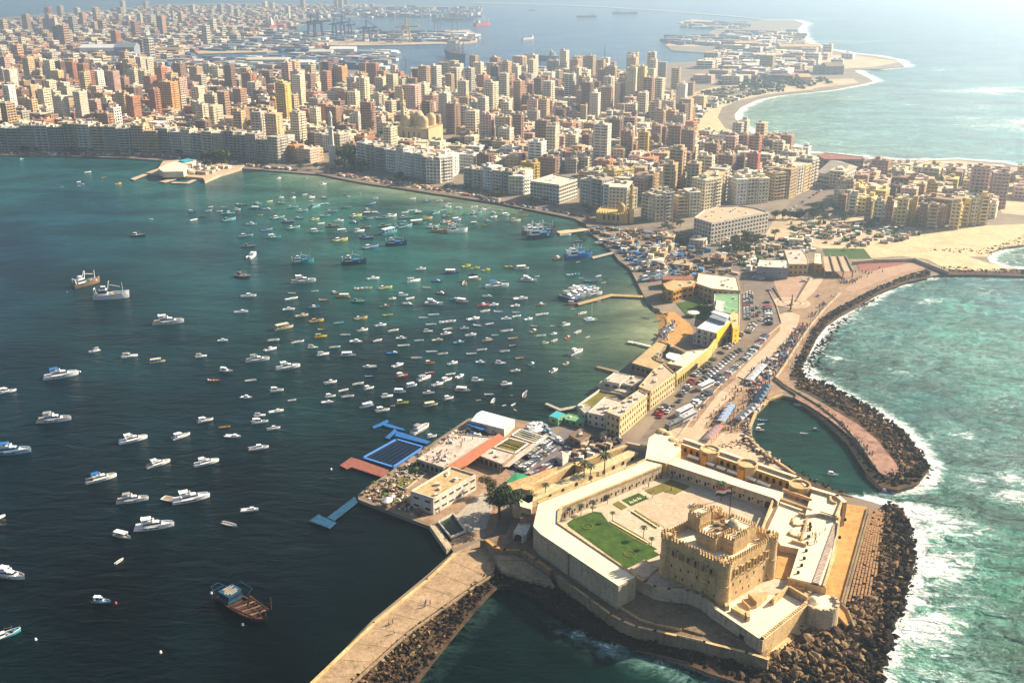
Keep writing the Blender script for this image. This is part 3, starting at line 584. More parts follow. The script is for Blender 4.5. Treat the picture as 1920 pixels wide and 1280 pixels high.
# round bastion
RC = Z3(1095, 745, 10.2)
def f(b):
    b.cyl((RC.x, RC.y), 6.0, -1, 9.0, 28, 0, r1=5.7); b.cyl((RC.x, RC.y), 5.3, 8.95, 9.05, 28, 1)
    for k in range(28):
        if 2 < k < 9: continue
        a0 = 2 * math.pi * k / 28; 
        b.box(RC.x + 5.2 * math.cos(a0), RC.y + 5.2 * math.sin(a0), 9.0, 1.0, 1.25, .8 + .3 * (k % 2), a0, 0)
part('round_bastion', ['stone_grey', 'fort_roof'], fort, f)
part('bastion_dome', ['fort_roof'], fort, lambda b: b.dome((Z3(1030, 760, 9.4).x, Z3(1030, 760, 9.4).y, 9.2), 1.9, 14, 5))
# structures on the bastion deck
def f(b):
    wallrun(b, [Z3(690, 740, 11.3), Z3(815, 625, 11.3), Z3(975, 720, 11.3)], .7, 2.4, 9)
    wallrun(b, [Z3(815, 560, 11.6), Z3(1135, 640, 11.6)], .7, 2.6, 9)
    b.prism([Z3(470, 695, 11.6), Z3(640, 680, 11.6), Z3(590, 735, 11.6), Z3(545, 765, 11.6)], 9)
    b.prism([Z3(415, 745, 10.3), Z3(465, 735, 10.3), Z3(545, 790, 10.3), Z3(480, 815, 10.3)], 9)
    b.prism([Z3(320, 815, 10.6), Z3(360, 800, 10.6), Z3(470, 850, 10.6), Z3(445, 885, 10.6)], 9)
    b.prism([Z3(450, 850, 10.9), Z3(487, 845, 10.9), Z3(487, 890, 10.9), Z3(460, 895, 10.9)], 9)
    b.prism([Z3(265, 770, 10.8), Z3(285, 765, 10.8), Z3(310, 800, 10.8), Z3(275, 805, 10.8)], 9)
    for X, Y in ((600, 725), (510, 825), (720, 700), (660, 770)): p = Z3(X, Y, 9); b.box(p.x, p.y, 9, .9, .5, .5, .4)
    b.prism([Z3(870, 600, 10), Z3(965, 625, 10), Z3(960, 650, 10), Z3(865, 625, 10)], 9)
part('deck_block', ['stone'], fort, f)
def f(b):
    b.prism([P(1249, 1049, 10.6), P(1269, 1050, 10.6), P(1269, 1062, 10.6), P(1248, 1062, 10.6)], 9)
    b.prism([P(1184, 1062, 9.9), P(1209, 1048, 9.9), P(1235, 1063, 9.9), P(1225, 1070, 9.9), P(1210, 1086, 9.9), P(1194, 1076, 9.9)], 9)
    p = P(1269, 1093, 9); b.cyl((p.x, p.y), 2.6, 9, 9.25, 18); b.cyl((p.x, p.y), .8, 9.25, 9.9, 12)
    wallrun(b, [P(1302, 1104, 9.5), P(1320, 1092, 9.5), P(1338, 1107, 9.5)], .4, .5, 9)
part('plaza_block', ['stone_grey'], fort, f)
b = MB(); b.prism([P(1307, 1104, 9.03), P(1321, 1094, 9.03), P(1334, 1108, 9.03)], 8.9); b.build('stair_well', 'void', fort)
# ---- wings
WL_ = [Z1(370, 870, 14), P(1000, 986, 14), P(1013, 1000, 14), P(1160, 1098, 14), P(1193, 1080, 14), P(1046, 981, 14), P(1047, 957, 14), P(1054, 951, 14), Z1(1600, 500, 14), Z1(1640, 380, 14), Z1(1500, 410, 14), Z1(1350, 480, 14), Z1(900, 660, 14)]
def f(b): b.prism(WL_, 4.4, 0, 1)
part('west_wing', ['stone_grey', 'fort_roof'], fort, f)
def f(b):
    wallrun(b, [WL_[3], WL_[2], WL_[1], WL_[0], WL_[12], WL_[11]][::1], .7, .5, 13.8)
    for q in b.v[:0]: pass
part('wing_coping', ['stone'], fort, lambda b: [wallrun(b, [p + Vector((0, 0, .55)) for p in (WL_[0], WL_[12], WL_[11], WL_[10])], .7, .6, 13.7), wallrun(b, [p + Vector((0, 0, .45)) for p in (WL_[4], WL_[5], WL_[6], WL_[7], WL_[8])], .6, .5, 13.7)])
def f(b):
    for X, Y0, Y1 in ((590, 125, 265), (805, 255, 430), (760, 255, 380)):
        p = Z4(X, Y0, 14); b.box(p.x, p.y - .15, 4.6, .5, .5, 9.3, .3)
part('buttress', ['stone_dark'], fort, f)
WR_ = [Z2(0, 345, 14), Z2(1130, 712, 14), Z2(1165, 745, 14), Z2(1222, 655, 14), Z2(880, 560, 14), Z2(500, 425, 14), Z2(100, 285, 14), Z2(60, 200, 14)]
part('south_wing', ['stone_grey', 'fort_roof'], fort, lambda b: b.prism(WR_, 8.4, 0, 1))
GH = [Z1(1440, 420, 14.6), Z1(1475, 215, 14.6), Z1(1590, 140, 14.6), Z1(1700, 170, 14.6), Z1(1740, 260, 14.6), Z1(1800, 330, 14.6), Z1(1720, 420, 14.6), Z1(1650, 470, 14.6)]
part('gatehouse', ['stone', 'fort_roof'], fort, lambda b: b.prism(GH, 4, 0, 1))
part('gatehouse_mound', ['stone'], fort, lambda b: [b.dome((p.x, p.y, 14.4), r, 12, 4, h) for p, r, h in ((Z1(1600, 170, 14), 2.6, 1.6), (Z1(1660, 190, 14), 2.0, 1.2), (Z1(1720, 250, 14), 2.4, .9), (Z1(1760, 300, 14), 1.5, .8))])
part('gate_wall', ['stone_grey'], fort, lambda b: wallrun(b, [Z1(1262, 262, 13), Z1(1400, 290, 13), Z1(1525, 310, 13)], 1, 4, 6))
# the inner faces: paired arches
def pairs(b, a, c, n, h=1.5):
    for k in range(n):
        arch(b, a, c, .8, h, (k + .35) / n, mi=0); arch(b, a + Vector((0, 0, .9)), c + Vector((0, 0, .9)), .7, .9, (k + .7) / n, mi=0)
a, c = WL_[7].copy(), WL_[8].copy(); a.z = c.z = 9.6
part('courtyard_arch', ['void'], fort, lambda b: [pairs(b, a, c, 14, 1.6), arch(b, a - Vector((0, 0, .6)), c - Vector((0, 0, .6)), 2.2, 2.7, .42)], 'stuff')
a2, c2 = WR_[0].copy(), WR_[1].copy(); a2.z = c2.z = 9.7
part('courtyard_arch', ['void'], fort, lambda b: [pairs(b, a2, c2, 13, 1.6), arch(b, a2 - Vector((0, 0, .7)), c2 - Vector((0, 0, .7)), 2.6, 3, .955), arch(b, a2 - Vector((0, 0, .7)), c2 - Vector((0, 0, .7)), 2, 3, .03)], 'stuff')
# ---- outer north-west curtain with lane
OC = [Z1(200, 700, 12.5), Z1(1255, 290, 12.5)]
def f(b):
    wallrun(b, [Z1(190, 735, 12.3), Z1(740, 470, 12.3), Z1(1258, 285, 12.3)], 1.6, 6, 3)
part('outer_curtain', ['stone', 'fort_roof'], fort, f)
def f(b):
    a = Z1(270, 870, 11.0); c = Z1(1380, 370, 11.0); d = (c - a).normalized(); n = Vector((-d.y, d.x, 0)) * 5.0
    b.prism([a, c, c + n, a + n], 3); 
part('lane_casemates', ['pale_yellow', 'fort_roof'], fort, f)
a3, c3 = Z1(270, 870, 11.0), Z1(1380, 370, 11.0); a3.z = c3.z = 8.9
part('casemate_arch', ['void'], fort, lambda b: [arch(b, a3, c3, 1.7, 1.8, t) for t in (.18, .29, .41, .54, .66, .75, .84, .93)])
part('corner_turret', ['stone'], fort, lambda b: b.cyl((Z1(262, 735, 12).x, Z1(262, 735, 12).y), 2.6, 3, 13.4, 16, 0))
part('corner_turret', ['stone'], fort, lambda b: b.cyl((Z1(795, 505, 12).x, Z1(795, 505, 12).y), 2.2, 3, 13.4, 16, 0))
def f(b):
    b.prism([Z1(165, 760, 11), Z1(200, 700, 11), Z1(320, 800, 11), Z1(300, 930, 11), Z1(190, 900, 11)], 3, 0, 1)
    b.prism([Z1(110, 830, 9), Z1(180, 830, 9), Z1(190, 930, 9), Z1(120, 920, 9)], 3, 0, 1)
    b.prism([Z1(200, 940, 8.5), Z1(350, 900, 8.5), Z1(330, 1060, 8.5), Z1(180, 1070, 8.5)], 3, 0, 2)
    b.prism([Z1(0, 690, 6.5), Z1(560, 500, 6.5), Z1(300, 690, 6.5), Z1(200, 720, 6.5), Z1(100, 740, 6.5)], 2, 0, 0)
part('outer_works', ['stone', 'fort_roof', 'brown_paving'], fort, f)
def f(b):
    b.prism([Z4(285, 80, 8), Z4(330, 0, 8), Z4(440, 10, 8), Z4(395, 100, 8), Z4(370, 110, 8)], 4.6)
part('guard_booth', ['offwhite'], fort, f)
b = MB(); a4 = Z4(290, 90, 8).copy(); c4 = Z4(372, 108, 8).copy(); a4.z = c4.z = 5.3; arch(b, a4, c4, 3.6, 2.6, .5); b.build('booth_opening', 'void', fort)
# ---- south golden arcade with three half round towers
GA = [Z2(190, 258, 8.9), Z2(1310, 652, 8.9)]
gd = (GA[1] - GA[0]).normalized(); gn = Vector((-gd.y, gd.x, 0))
def f(b):
    a, c = GA[0].copy(), GA[1].copy(); a.z = c.z = 13.0; b.prism([a, c, c + gn * 3.4, a + gn * 3.4], 8.2, 0, 1)
    e = gn * 3.4; z = Vector((0, 0, 1.1)); wallrun(b, [a + e + z, c + e + z, Z2(1460, 595, 14.1), Z2(1760, 683, 14.1), Z2(1828, 742, 14.1)], 1.6, 3, 1.0, 2, 1)
part('golden_arcade', ['golden', 'fort_roof', 'stone'], fort, f)
def f(b):
    for k in range(17):
        if k in (5, 10, 11): continue
        arch(b, GA[0] + Vector((0, 0, 1.0)), GA[1] + Vector((0, 0, 1.0)), 1.35, 2.1, (k + .8) / 17.6)
part('arcade_arch', ['void'], fort, f)
for X, Y in ((490, 235), (862, 375), (1385, 585)):
    def f(b):
        p = Z2(X, Y, 14); q = Vector((p.x, p.y, 0))
        b.cyl((p.x, p.y), 4.1, 1, 13.9, 22, 0)
        for k in range(22):
            t = 2 * math.pi * k / 22; b.box(p.x + 3.75 * math.cos(t), p.y + 3.75 * math.sin(t), 13.9, .7, 1.12, .8, t, 0)
        g = q - gn * 3.6; b.box(g.x, g.y, 8.5, 2.6, 3.2, 5.2, math.atan2(gd.y, gd.x), 1)
    part('half_round_tower', ['stone', 'golden'], fort, f)
# awnings of the stalls in the lane
for k, (X, Y, X2, Y2) in enumerate([(270, 285, 385, 325), (405, 340, 530, 385), (560, 395, 640, 425), (665, 435, 790, 480), (830, 485, 945, 535), (965, 540, 1085, 590)]):
    a, c = Z2(X, Y, 10.4), Z2(X2, Y2, 10.4); mdl = (a + c) / 2
    t = thing('market_awning', f'long white awning, {ORD[k]}from the left'.replace(', from', ', first from') + ' in the lane below the golden arcade', 'awning', (mdl.x, mdl.y, 8.5), 'awnings in the fort lane')
    d = (c - a).normalized(); n = Vector((-d.y, d.x, 0)); z = Vector((0, 0, .7)); b = MB()
    b.face([a - n * 1.1, c - n * 1.1, c + z, a + z]); b.face([a + z, c + z, c + n * 1.1, a + n * 1.1]); b.face([a - n * 1.1, a + z, a + n * 1.1]); b.face([c - n * 1.1, c + n * 1.1, c + z]); b.build('canopy', 'white', t)
    b = MB()
    for i in range(6):
        p = a.lerp(c, i / 5); b.box((p - n).x, (p - n).y, 8.5, .12, .12, 1.9); b.box((p + n).x, (p + n).y, 8.5, .12, .12, 1.9)
    b.build('post', 'wood', t)
# ---- right hand terraces
part('east_terrace', ['stone_grey', 'fort_roof'], fort, lambda b: b.prism([Z2(1130, 745, 11.6), Z2(1240, 700, 11.6), Z2(1400, 760, 11.6), Z2(1590, 860, 11.6), Z2(1760, 960, 11.6), Z3(1240, 95, 11.6), Z3(1115, 640, 11.6), Z3(825, 562, 11.6), Z3(905, 312, 11.6), Z3(750, 282, 11.6), Z3(700, 210, 11.6), Z3(590, 170, 11.6), Z2(1010, 1030, 11.6)], 5, 0, 1))
part('upper_terrace', ['stone_grey', 'fort_roof'], fort, lambda b: b.prism([Z2(1500, 660, 13), Z2(1530, 630, 13), Z2(1570, 640, 13), Z2(1760, 690, 13), Z2(1815, 745, 13), Z2(1750, 900, 13), Z2(1590, 860, 13), Z2(1440, 880, 13)], 5, 0, 1))
part('terrace_wall', ['stone'], fort, lambda b: [wallrun(b, [p + Vector((0, 0, 1.0)) for p in q], .7, 1.2) for q in
     ([Z2(1810, 745, 13), Z2(1745, 905, 13)], [Z2(1130, 712, 12.5), Z2(1010, 1030, 12.5)], [Z2(1590, 870, 12), Z2(1780, 930, 12), Z3(1215, 350, 11.2), Z3(1118, 645, 11.2)], [Z3(975, 70, 11.4), Z3(925, 245, 11.4)], [Z2(1200, 740, 12.3), Z2(1500, 845, 12.3)], [Z2(1220, 640, 12.6), Z2(1500, 740, 12.6)],
      [Z2(1380, 880, 11.6), Z2(1450, 905, 11.6)], [Z2(1310, 1150, 11.6), Z2(1440, 1190, 11.6)], [Z2(1330, 920, 11.2), Z2(1305, 975, 11.2), Z2(1340, 1005, 11.2), Z2(1425, 990, 11.2)], [Z2(1300, 1050, 11.2), Z2(1275, 1085, 11.2), Z2(1370, 1120, 11.2), Z2(1395, 1080, 11.2)], [Z2(1690, 715, 12.8), Z2(1690, 760, 12.8), Z2(1740, 775, 12.8)])])
part('golden_court', ['golden', 'golden_sand'], fort, lambda b: b.prism([Z3(735, 285, 9.15), Z3(905, 315, 9.15), Z3(825, 580, 9.15), Z3(700, 560, 9.15)], 8, 0, 1))
part('ramp', ['stone_dark', 'brown_paving'], fort, lambda b: b.prism([Z2(1150, 770, 11.9), Z2(1170, 790, 11.9), Z2(1055, 1040, 11.9), Z2(1020, 1030, 11.9)], 9, 0, 1))  # dark colours paint in the shade lying on the ramp
def f(b):
    a, c = Z3(1225, 120, 11.6), Z3(1050, 610, 11.6)
    for k in range(44):
        p = a.lerp(c, k / 43); b.box(p.x, p.y, 11.6, 2.0, .55, .5, math.atan2(c.y - a.y, c.x - a.x) + 1.57)
part('stone_bench', ['pink_roof'], fort, f, 'stuff')
def f(b):
    for X, Y in ((1000, 105), (1003, 130), (998, 155), (985, 215), (975, 272), (967, 335), (950, 400), (928, 460), (898, 522), (1300, 70), (1253, 222)): p = Z3(X, Y, 11.7); b.box(p.x, p.y, 11.6, .8, .6, 1, .2)
part('bollard', ['void'], fort, f)
# golden sea walk outside the east wall, kerbs
part('sea_walk', ['stone_dark', 'golden_sand'], fort, lambda b: b.prism([P(1583, 943, 4), P(1626, 950, 4), P(1577, 1135, 4), P(1592, 1150, 4), P(1597, 1168, 4), P(1588, 1172, 4), P(1560, 1140, 4), P(1545, 1105, 4), P(1530, 1060, 4), P(1560, 960, 4)], 0, 0, 1))
for dx in (0, 5):
    part('sea_walk_kerb', ['stone_dark'], fort, lambda b: wallrun(b, [P(1627 + dx, 952, 4.7), P(1578 + dx, 1130, 4.7)] + ([P(1590, 1142, 4.7), P(1602, 1172, 4.7)] if dx == 0 else []), .6, .8, 3))
# revetment of squared blocks: rows are parts
rev = tag(thing('stone_revetment', 'brown revetment of squared stone blocks in rows between golden walk and rocks', 'revetment', P(1625, 1040, 2)))
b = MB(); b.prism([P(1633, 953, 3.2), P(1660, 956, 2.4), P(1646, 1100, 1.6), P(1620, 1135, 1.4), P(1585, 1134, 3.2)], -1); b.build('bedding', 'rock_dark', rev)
bm_ = MB(); bm_.box(0, 0, 0, 1, 1, 1); blk = []
for k in range(4):
    q = MB(); q.box(0, 0, 0, 1, 1, 1); q.v = [(x + R.uniform(-.06, .06), y + R.uniform(-.06, .06), z + R.uniform(-.08, .08)) for x, y, z in q.v]
    blk.append(q.data('block', 'block'))
A0, A1, B0, B1 = P(1634, 955, 3.0), P(1588, 1130, 3.0), P(1660, 958, 1.8), P(1640, 1118, 1.4)
nr, nc = 7, 42
for i in range(nr):
    for j in range(nc):
        u, v = (i + .5) / nr, (j + .5 + .4 * (i % 2)) / nc
        p = A0.lerp(A1, v).lerp(B0.lerp(B1, v), u); d = (A1 - A0).normalized(); rowL = (A1 - A0).length / nc
        if R.random() < .05 + .12 * (i > 4): continue
        o = bpy.data.objects.new('block', blk[R.randrange(4)]); col.objects.link(o); o.parent = rev
        o.location = p + Vector((0, 0, -.2 + R.uniform(-.12, .12))) - rev.location; o.rotation_euler = (R.uniform(-.05, .05), R.uniform(-.05, .05), math.atan2(d.y, d.x) + R.uniform(-.04, .04))
        o.scale = (rowL * .86, (B0 - A0).length / nr * .85, .8)
# ---- courtyard gardens
def court(name, pts, m, z=9.06): b = MB(); b.prism([Z1(X, Y, z) for X, Y in pts], z - .1); return b.build(name, m, fort)
court('lawn', [(655, 1070), (700, 1035), (930, 950), (1000, 960), (1080, 1070), (1240, 1160), (1500, 1300), (1440, 1330), (1370, 1370), (1330, 1395), (1200, 1400)], 'lawn', 9.09)
o = court('lawn', [(655, 1070), (930, 950), (1000, 960), (1080, 1070), (1560, 1325), (1330, 1400), (1200, 1395), (900, 1250)], 'lawn', 9.12)
b = MB(); b.prism([Z4(755, 20, 9.14), Z4(800, -40, 9.14), Z4(980, -60, 9.14), Z4(1545, 270, 9.14), Z4(1260, 385, 9.14)], 9.0); b.build('lawn', 'lawn', fort)
for X, Y in ((920, 30), (1285, 268)):
    b = MB(); p = Z4(X, Y, 9.1)
    for k in range(18):
        t = 2 * math.pi * k / 18; b.box(p.x + 1.9 * math.cos(t), p.y + 1.9 * math.sin(t), 9.1, .25, .62, .22, t)
    b.build('flower_ring', 'lawn_dry', fort)
court('lawn', [(1430, 740), (1560, 690), (1700, 630), (1890, 700), (1740, 780), (1620, 750), (1520, 790)], 'lawn_dry', 9.12)
court('lawn', [(1205, 835), (1375, 765), (1470, 820), (1300, 895)], 'lawn', 9.12)
court('lawn', [(1115, 875), (1170, 845), (1260, 905), (1205, 935)], 'lawn_dry', 9.12)
court('planting_bed', [(1290, 960), (1340, 935), (1590, 1095), (1540, 1125)], 'lawn_dry', 9.11)
court('planting_bed', [(1060, 1060), (1110, 1035), (1400, 1200), (1500, 1270), (1460, 1290), (1340, 1230)], 'lawn_dry', 9.16)
def f(b):
    for k in range(6):
        p = Z1(1330 + k * 42, 965 + k * 27, 9.15); b.box(p.x, p.y, 9.12, .5, 2.2, .3, .7)
    for k in range(9):
        p = Z1(1110 + k * 42, 1065 + k * 24, 9.2); b.box(p.x, p.y, 9.15, .5, 2.0, .3, .7)
    for k in range(3): # letter shaped hedging left as pale kerbs
        p = Z1(1300 + k * 40, 865 - k * 18, 9.2); b.box(p.x, p.y, 9.12, 1.4, .35, .2, .5); b.box(p.x + .5, p.y + .6, 9.12, .35, 1.3, .2, .5); b.box(p.x - .5, p.y + .5, 9.12, .35, 1.3, .2, .5)
part('garden_kerb', ['fort_roof'], fort, f, 'stuff')
court('court_paving', [(1250, 930), (1470, 830), (1600, 760), (1740, 790), (1900, 760), (2300, 1010), (2100, 1150), (1950, 1000), (1640, 1120), (1590, 1080)], 'pale_slab', 9.08)

# ================================================================ THE KEEP
KL, KF, KR_ = P(1243, 1000, 24.5), P(1361, 1057, 24.5), P(1457, 1003, 24.5); KB = KL + (KR_ - KF)
keep = thing('castle_keep', 'square golden stone keep with round corner towers, battlements and flag inside the fort', 'castle keep', ((KL + KR_) / 2).xy.to_3d() + Vector((0, 0, 9)))
def K(u, v, z):   # 0..1 along left-front (u) and towards the back (v)
    p = KL + (KF - KL) * u + (KB - KL) * v; p.z = z; return p
cor = [K(0, 0, 24.5), K(1, 0, 24.5), K(1, 1, 24.5), K(0, 1, 24.5)]
part('wall', ['stone'], keep, lambda b: [b.prism([K(0, 0, 22.3), K(1, 0, 22.3), K(1, 1, 22.3), K(0, 1, 22.3)], 4)])
part('parapet', ['stone'], keep, lambda b: wallrun(b, [K(.015, .015, 23.6), K(.985, .015, 23.6), K(.985, .985, 23.6), K(.015, .985, 23.6), K(.015, .015, 23.6)], .8, 1.6))
part('roof', ['fort_roof'], keep, lambda b: b.prism([K(.02, .02, 22.36), K(.98, .02, 22.36), K(.98, .98, 22.36), K(.02, .98, 22.36)], 22.2))
for i, (a, c) in enumerate(((0, 1), (1, 2), (2, 3), (3, 0))):
    q = [K(.015, .015, 23.6), K(.985, .015, 23.6), K(.985, .985, 23.6), K(.015, .985, 23.6)]
    part('battlement', ['stone'], keep, lambda b: merlons(b, [q[a], q[c]], 1.15, .62, .7, 1.5))
for i, (u, v) in enumerate(((.05, .05), (.95, .05), (.95, .95), (.05, .95))):
    p = K(u, v, 0)
    def f(b):
        b.cyl((p.x, p.y), 2.6, 4, 16, 20, 0, r1=2.35); b.cyl((p.x, p.y), 2.5, 16, 16.4, 20, 0); b.cyl((p.x, p.y), 2.25, 16.4, 23.6, 20, 0); b.cyl((p.x, p.y), 2.5, 23.2, 23.9, 20, 0)
    tw = part('corner_tower', ['stone'], keep, f)
    def g(b):
        for k in range(12):
            t = 2 * math.pi * k / 12; b.box(p.x + 2.2 * math.cos(t), p.y + 2.2 * math.sin(t), 23.9, .5, .65, 1.0, t); b.box(p.x + 2.2 * math.cos(t), p.y + 2.2 * math.sin(t), 24.9, .45, .35, .5, t)
        b.dome((p.x, p.y, 23.9), 1.6, 12, 4, 1.0)
    b = MB(); g(b); o = b.build('tower_crown', 'stone', None); o.parent = tw; 
    for vv in o.data.vertices: vv.co -= keep.location
# windows of the two visible faces and machicolation boxes
def face_openings(a, c, side):
    L = (c - a).length; d = (c - a).normalized(); n = Vector((d.y, -d.x, 0)); rz = math.atan2(d.y, d.x)
    for z, ts, w_, h in ((18.6, (.2, .32, .44, .56, .68, .8), .9, 1.9), (14.2, (.16, .3, .46, .6, .78), .55, 1.1), (10.6, (.24, .36, .52, .7, .86), .5, 1.0), (20.6, (.26, .5, .74), .6, .6)):
        for t in ts:
            b = MB(); p0, p1 = a.copy(), c.copy(); p0.z = p1.z = z + (R.uniform(-.5, .5) if z < 18 else 0); arch(b, p0, p1, w_, h, t + R.uniform(-.02, .02), .04); b.build('window', 'void', keep)
    b = MB()
    for t in (.2, .32, .44, .56, .68, .8):
        p = a.lerp(c, t) + n * .35; b.box(p.x, p.y, 18.0, 1.5, .7, .35, rz); b.box(p.x, p.y, 20.7, 1.5, .5, .3, rz)
        for k in (-.7, .7): b.box(p.x + d.x * k, p.y + d.y * k, 18.3, .18, .5, 2.4, rz)
    b.build('machicolation', 'stone', keep)
face_openings(K(0, 0, 0), K(1, 0, 0), 0); face_openings(K(1, 0, 0), K(1, 1, 0), 1); face_openings(K(1, 1, 0), K(0, 1, 0), 2)
# upper blocks on the roof
def kbox(b, u0, u1, v0, v1, z0, z1, mi=0, mt=1): b.prism([K(u0, v0, z1), K(u1, v0, z1), K(u1, v1, z1), K(u0, v1, z1)], z0, mi, mt)
def kmer(b, u0, u1, v0, v1, z, g=.95): merlons(b, [K(u0, v0, z), K(u1, v0, z), K(u1, v1, z), K(u0, v1, z), K(u0, v0, z)], g, .5, .5, 1.3)
part('upper_block', ['stone', 'fort_roof'], keep, lambda b: [kbox(b, .36, .66, .22, .50, 22.3, 27.4), kbox(b, .66, .84, .34, .62, 22.3, 27.2), kbox(b, .42, .80, .5, .84, 22.3, 27.3)])
part('upper_battlement', ['stone'], keep, lambda b: [kmer(b, .37, .65, .23, .50, 27.4), kmer(b, .66, .83, .35, .62, 27.2), kmer(b, .43, .79, .5, .83, 27.3)])
part('stair_turret', ['stone', 'fort_roof'], keep, lambda b: kbox(b, .02, .22, .44, .70, 22.3, 28.2))
part('turret_battlement', ['stone'], keep, lambda b: kmer(b, .03, .21, .45, .69, 28.2))
part('roof_wall', ['stone'], keep, lambda b: wallrun(b, [K(.22, .5, 24.2), K(.36, .4, 24.2)], .6, 2))
q = K(.62, .60, 27.2)
part('dome', ['stone_grey'], keep, lambda b: [b.cyl((q.x, q.y), 2.1, 27.2, 28.2, 18), b.dome((q.x, q.y, 28.2), 2.1, 18, 6, 2.1)])
def f(b):
    for k in range(26):
        p = K(R.uniform(.42, .6), R.uniform(.28, .78), 27.4); b.box(p.x, p.y, 27.4, R.uniform(.4, 1.8), R.uniform(.2, .7), R.uniform(.3, 1.1), R.uniform(0, 3))
    p = K(.55, .42, 27.4); b.box(p.x, p.y, 27.4, 1.6, 1.6, .8, .6)
part('roof_fixture', ['wood'], keep, f)
# flag
fp = K(.30, .93, 22.3)
flag = thing('flag_on_pole', 'red white and black striped flag flying on a tall pole above the keep roof', 'flag', fp)
part('pole', ['black'], flag, lambda b: b.cyl((fp.x, fp.y), .16, 22.3, 36.5, 8))
b = MB(); N = 12
for k in range(N):
    for s_, mi in ((0, 0), (1, 1), (2, 2)):
        f_ = lambda i, j: (fp.x - .16 - i * .42, fp.y + .5 * math.sin(i * .8), 36.2 - j * 1.05 - i * .05)
        b.face([f_(k, s_), f_(k, s_ + 1), f_(k + 1, s_ + 1), f_(k + 1, s_)], mi)
b.build('cloth', ['red', 'white', 'black'], flag)
# ================================================================ ROCKS
def ico(sub):
    import bmesh
    bm = bmesh.new(); bmesh.ops.create_icosphere(bm, subdivisions=sub, radius=1)
    v = np.array([p.co[:] for p in bm.verts]); f = [tuple(q.index for q in g.verts) for g in bm.faces]; bm.free(); return v, f
IV, IF = ico(2); LV, LF = ico(1)
rs = np.random.RandomState(5)
def rockshape(V):
    w_ = V.copy()
    for _ in range(8):
        n = rs.normal(size=3); n /= np.linalg.norm(n); k = rs.uniform(.3, .75); d = V @ n
        cut = w_ @ n; w_ = w_ - np.outer(np.clip(cut - k, 0, None), n)
    w_ *= rs.uniform(.65, 1.35, size=3); w_ += rs.normal(size=w_.shape) * .09
    return w_
RK = [rockshape(IV) for _ in range(7)]; RKL = [rockshape(LV) for _ in range(8)]
def rmesh(V, F, name, m):
    me = bpy.data.meshes.new(name); me.from_pydata(V.tolist(), [], F); me.materials.append(M[m]); return me
BIG = {m: [rmesh(v, IF, 'boulder', m) for v in RK] for m in ('rock', 'rock_dark', 'rock_light')}
def scatter(poly, n, smin, smax, zf, seed):
    q = random.Random(seed); pts = [P(x, y, 0) for x, y in poly]; pl = [(p.x, p.y) for p in pts]
    x0, x1 = min(p[0] for p in pl), max(p[0] for p in pl); y0, y1 = min(p[1] for p in pl), max(p[1] for p in pl); out = []; g = 0
    while len(out) < n and g < n * 60:
        g += 1; x, y = q.uniform(x0, x1), q.uniform(y0, y1)
        if inpoly(x, y, pl): out.append((x, y, zf(q), smin + (smax * 1.35 - smin) * q.random() ** 3.2))
    return out
BANK = {}
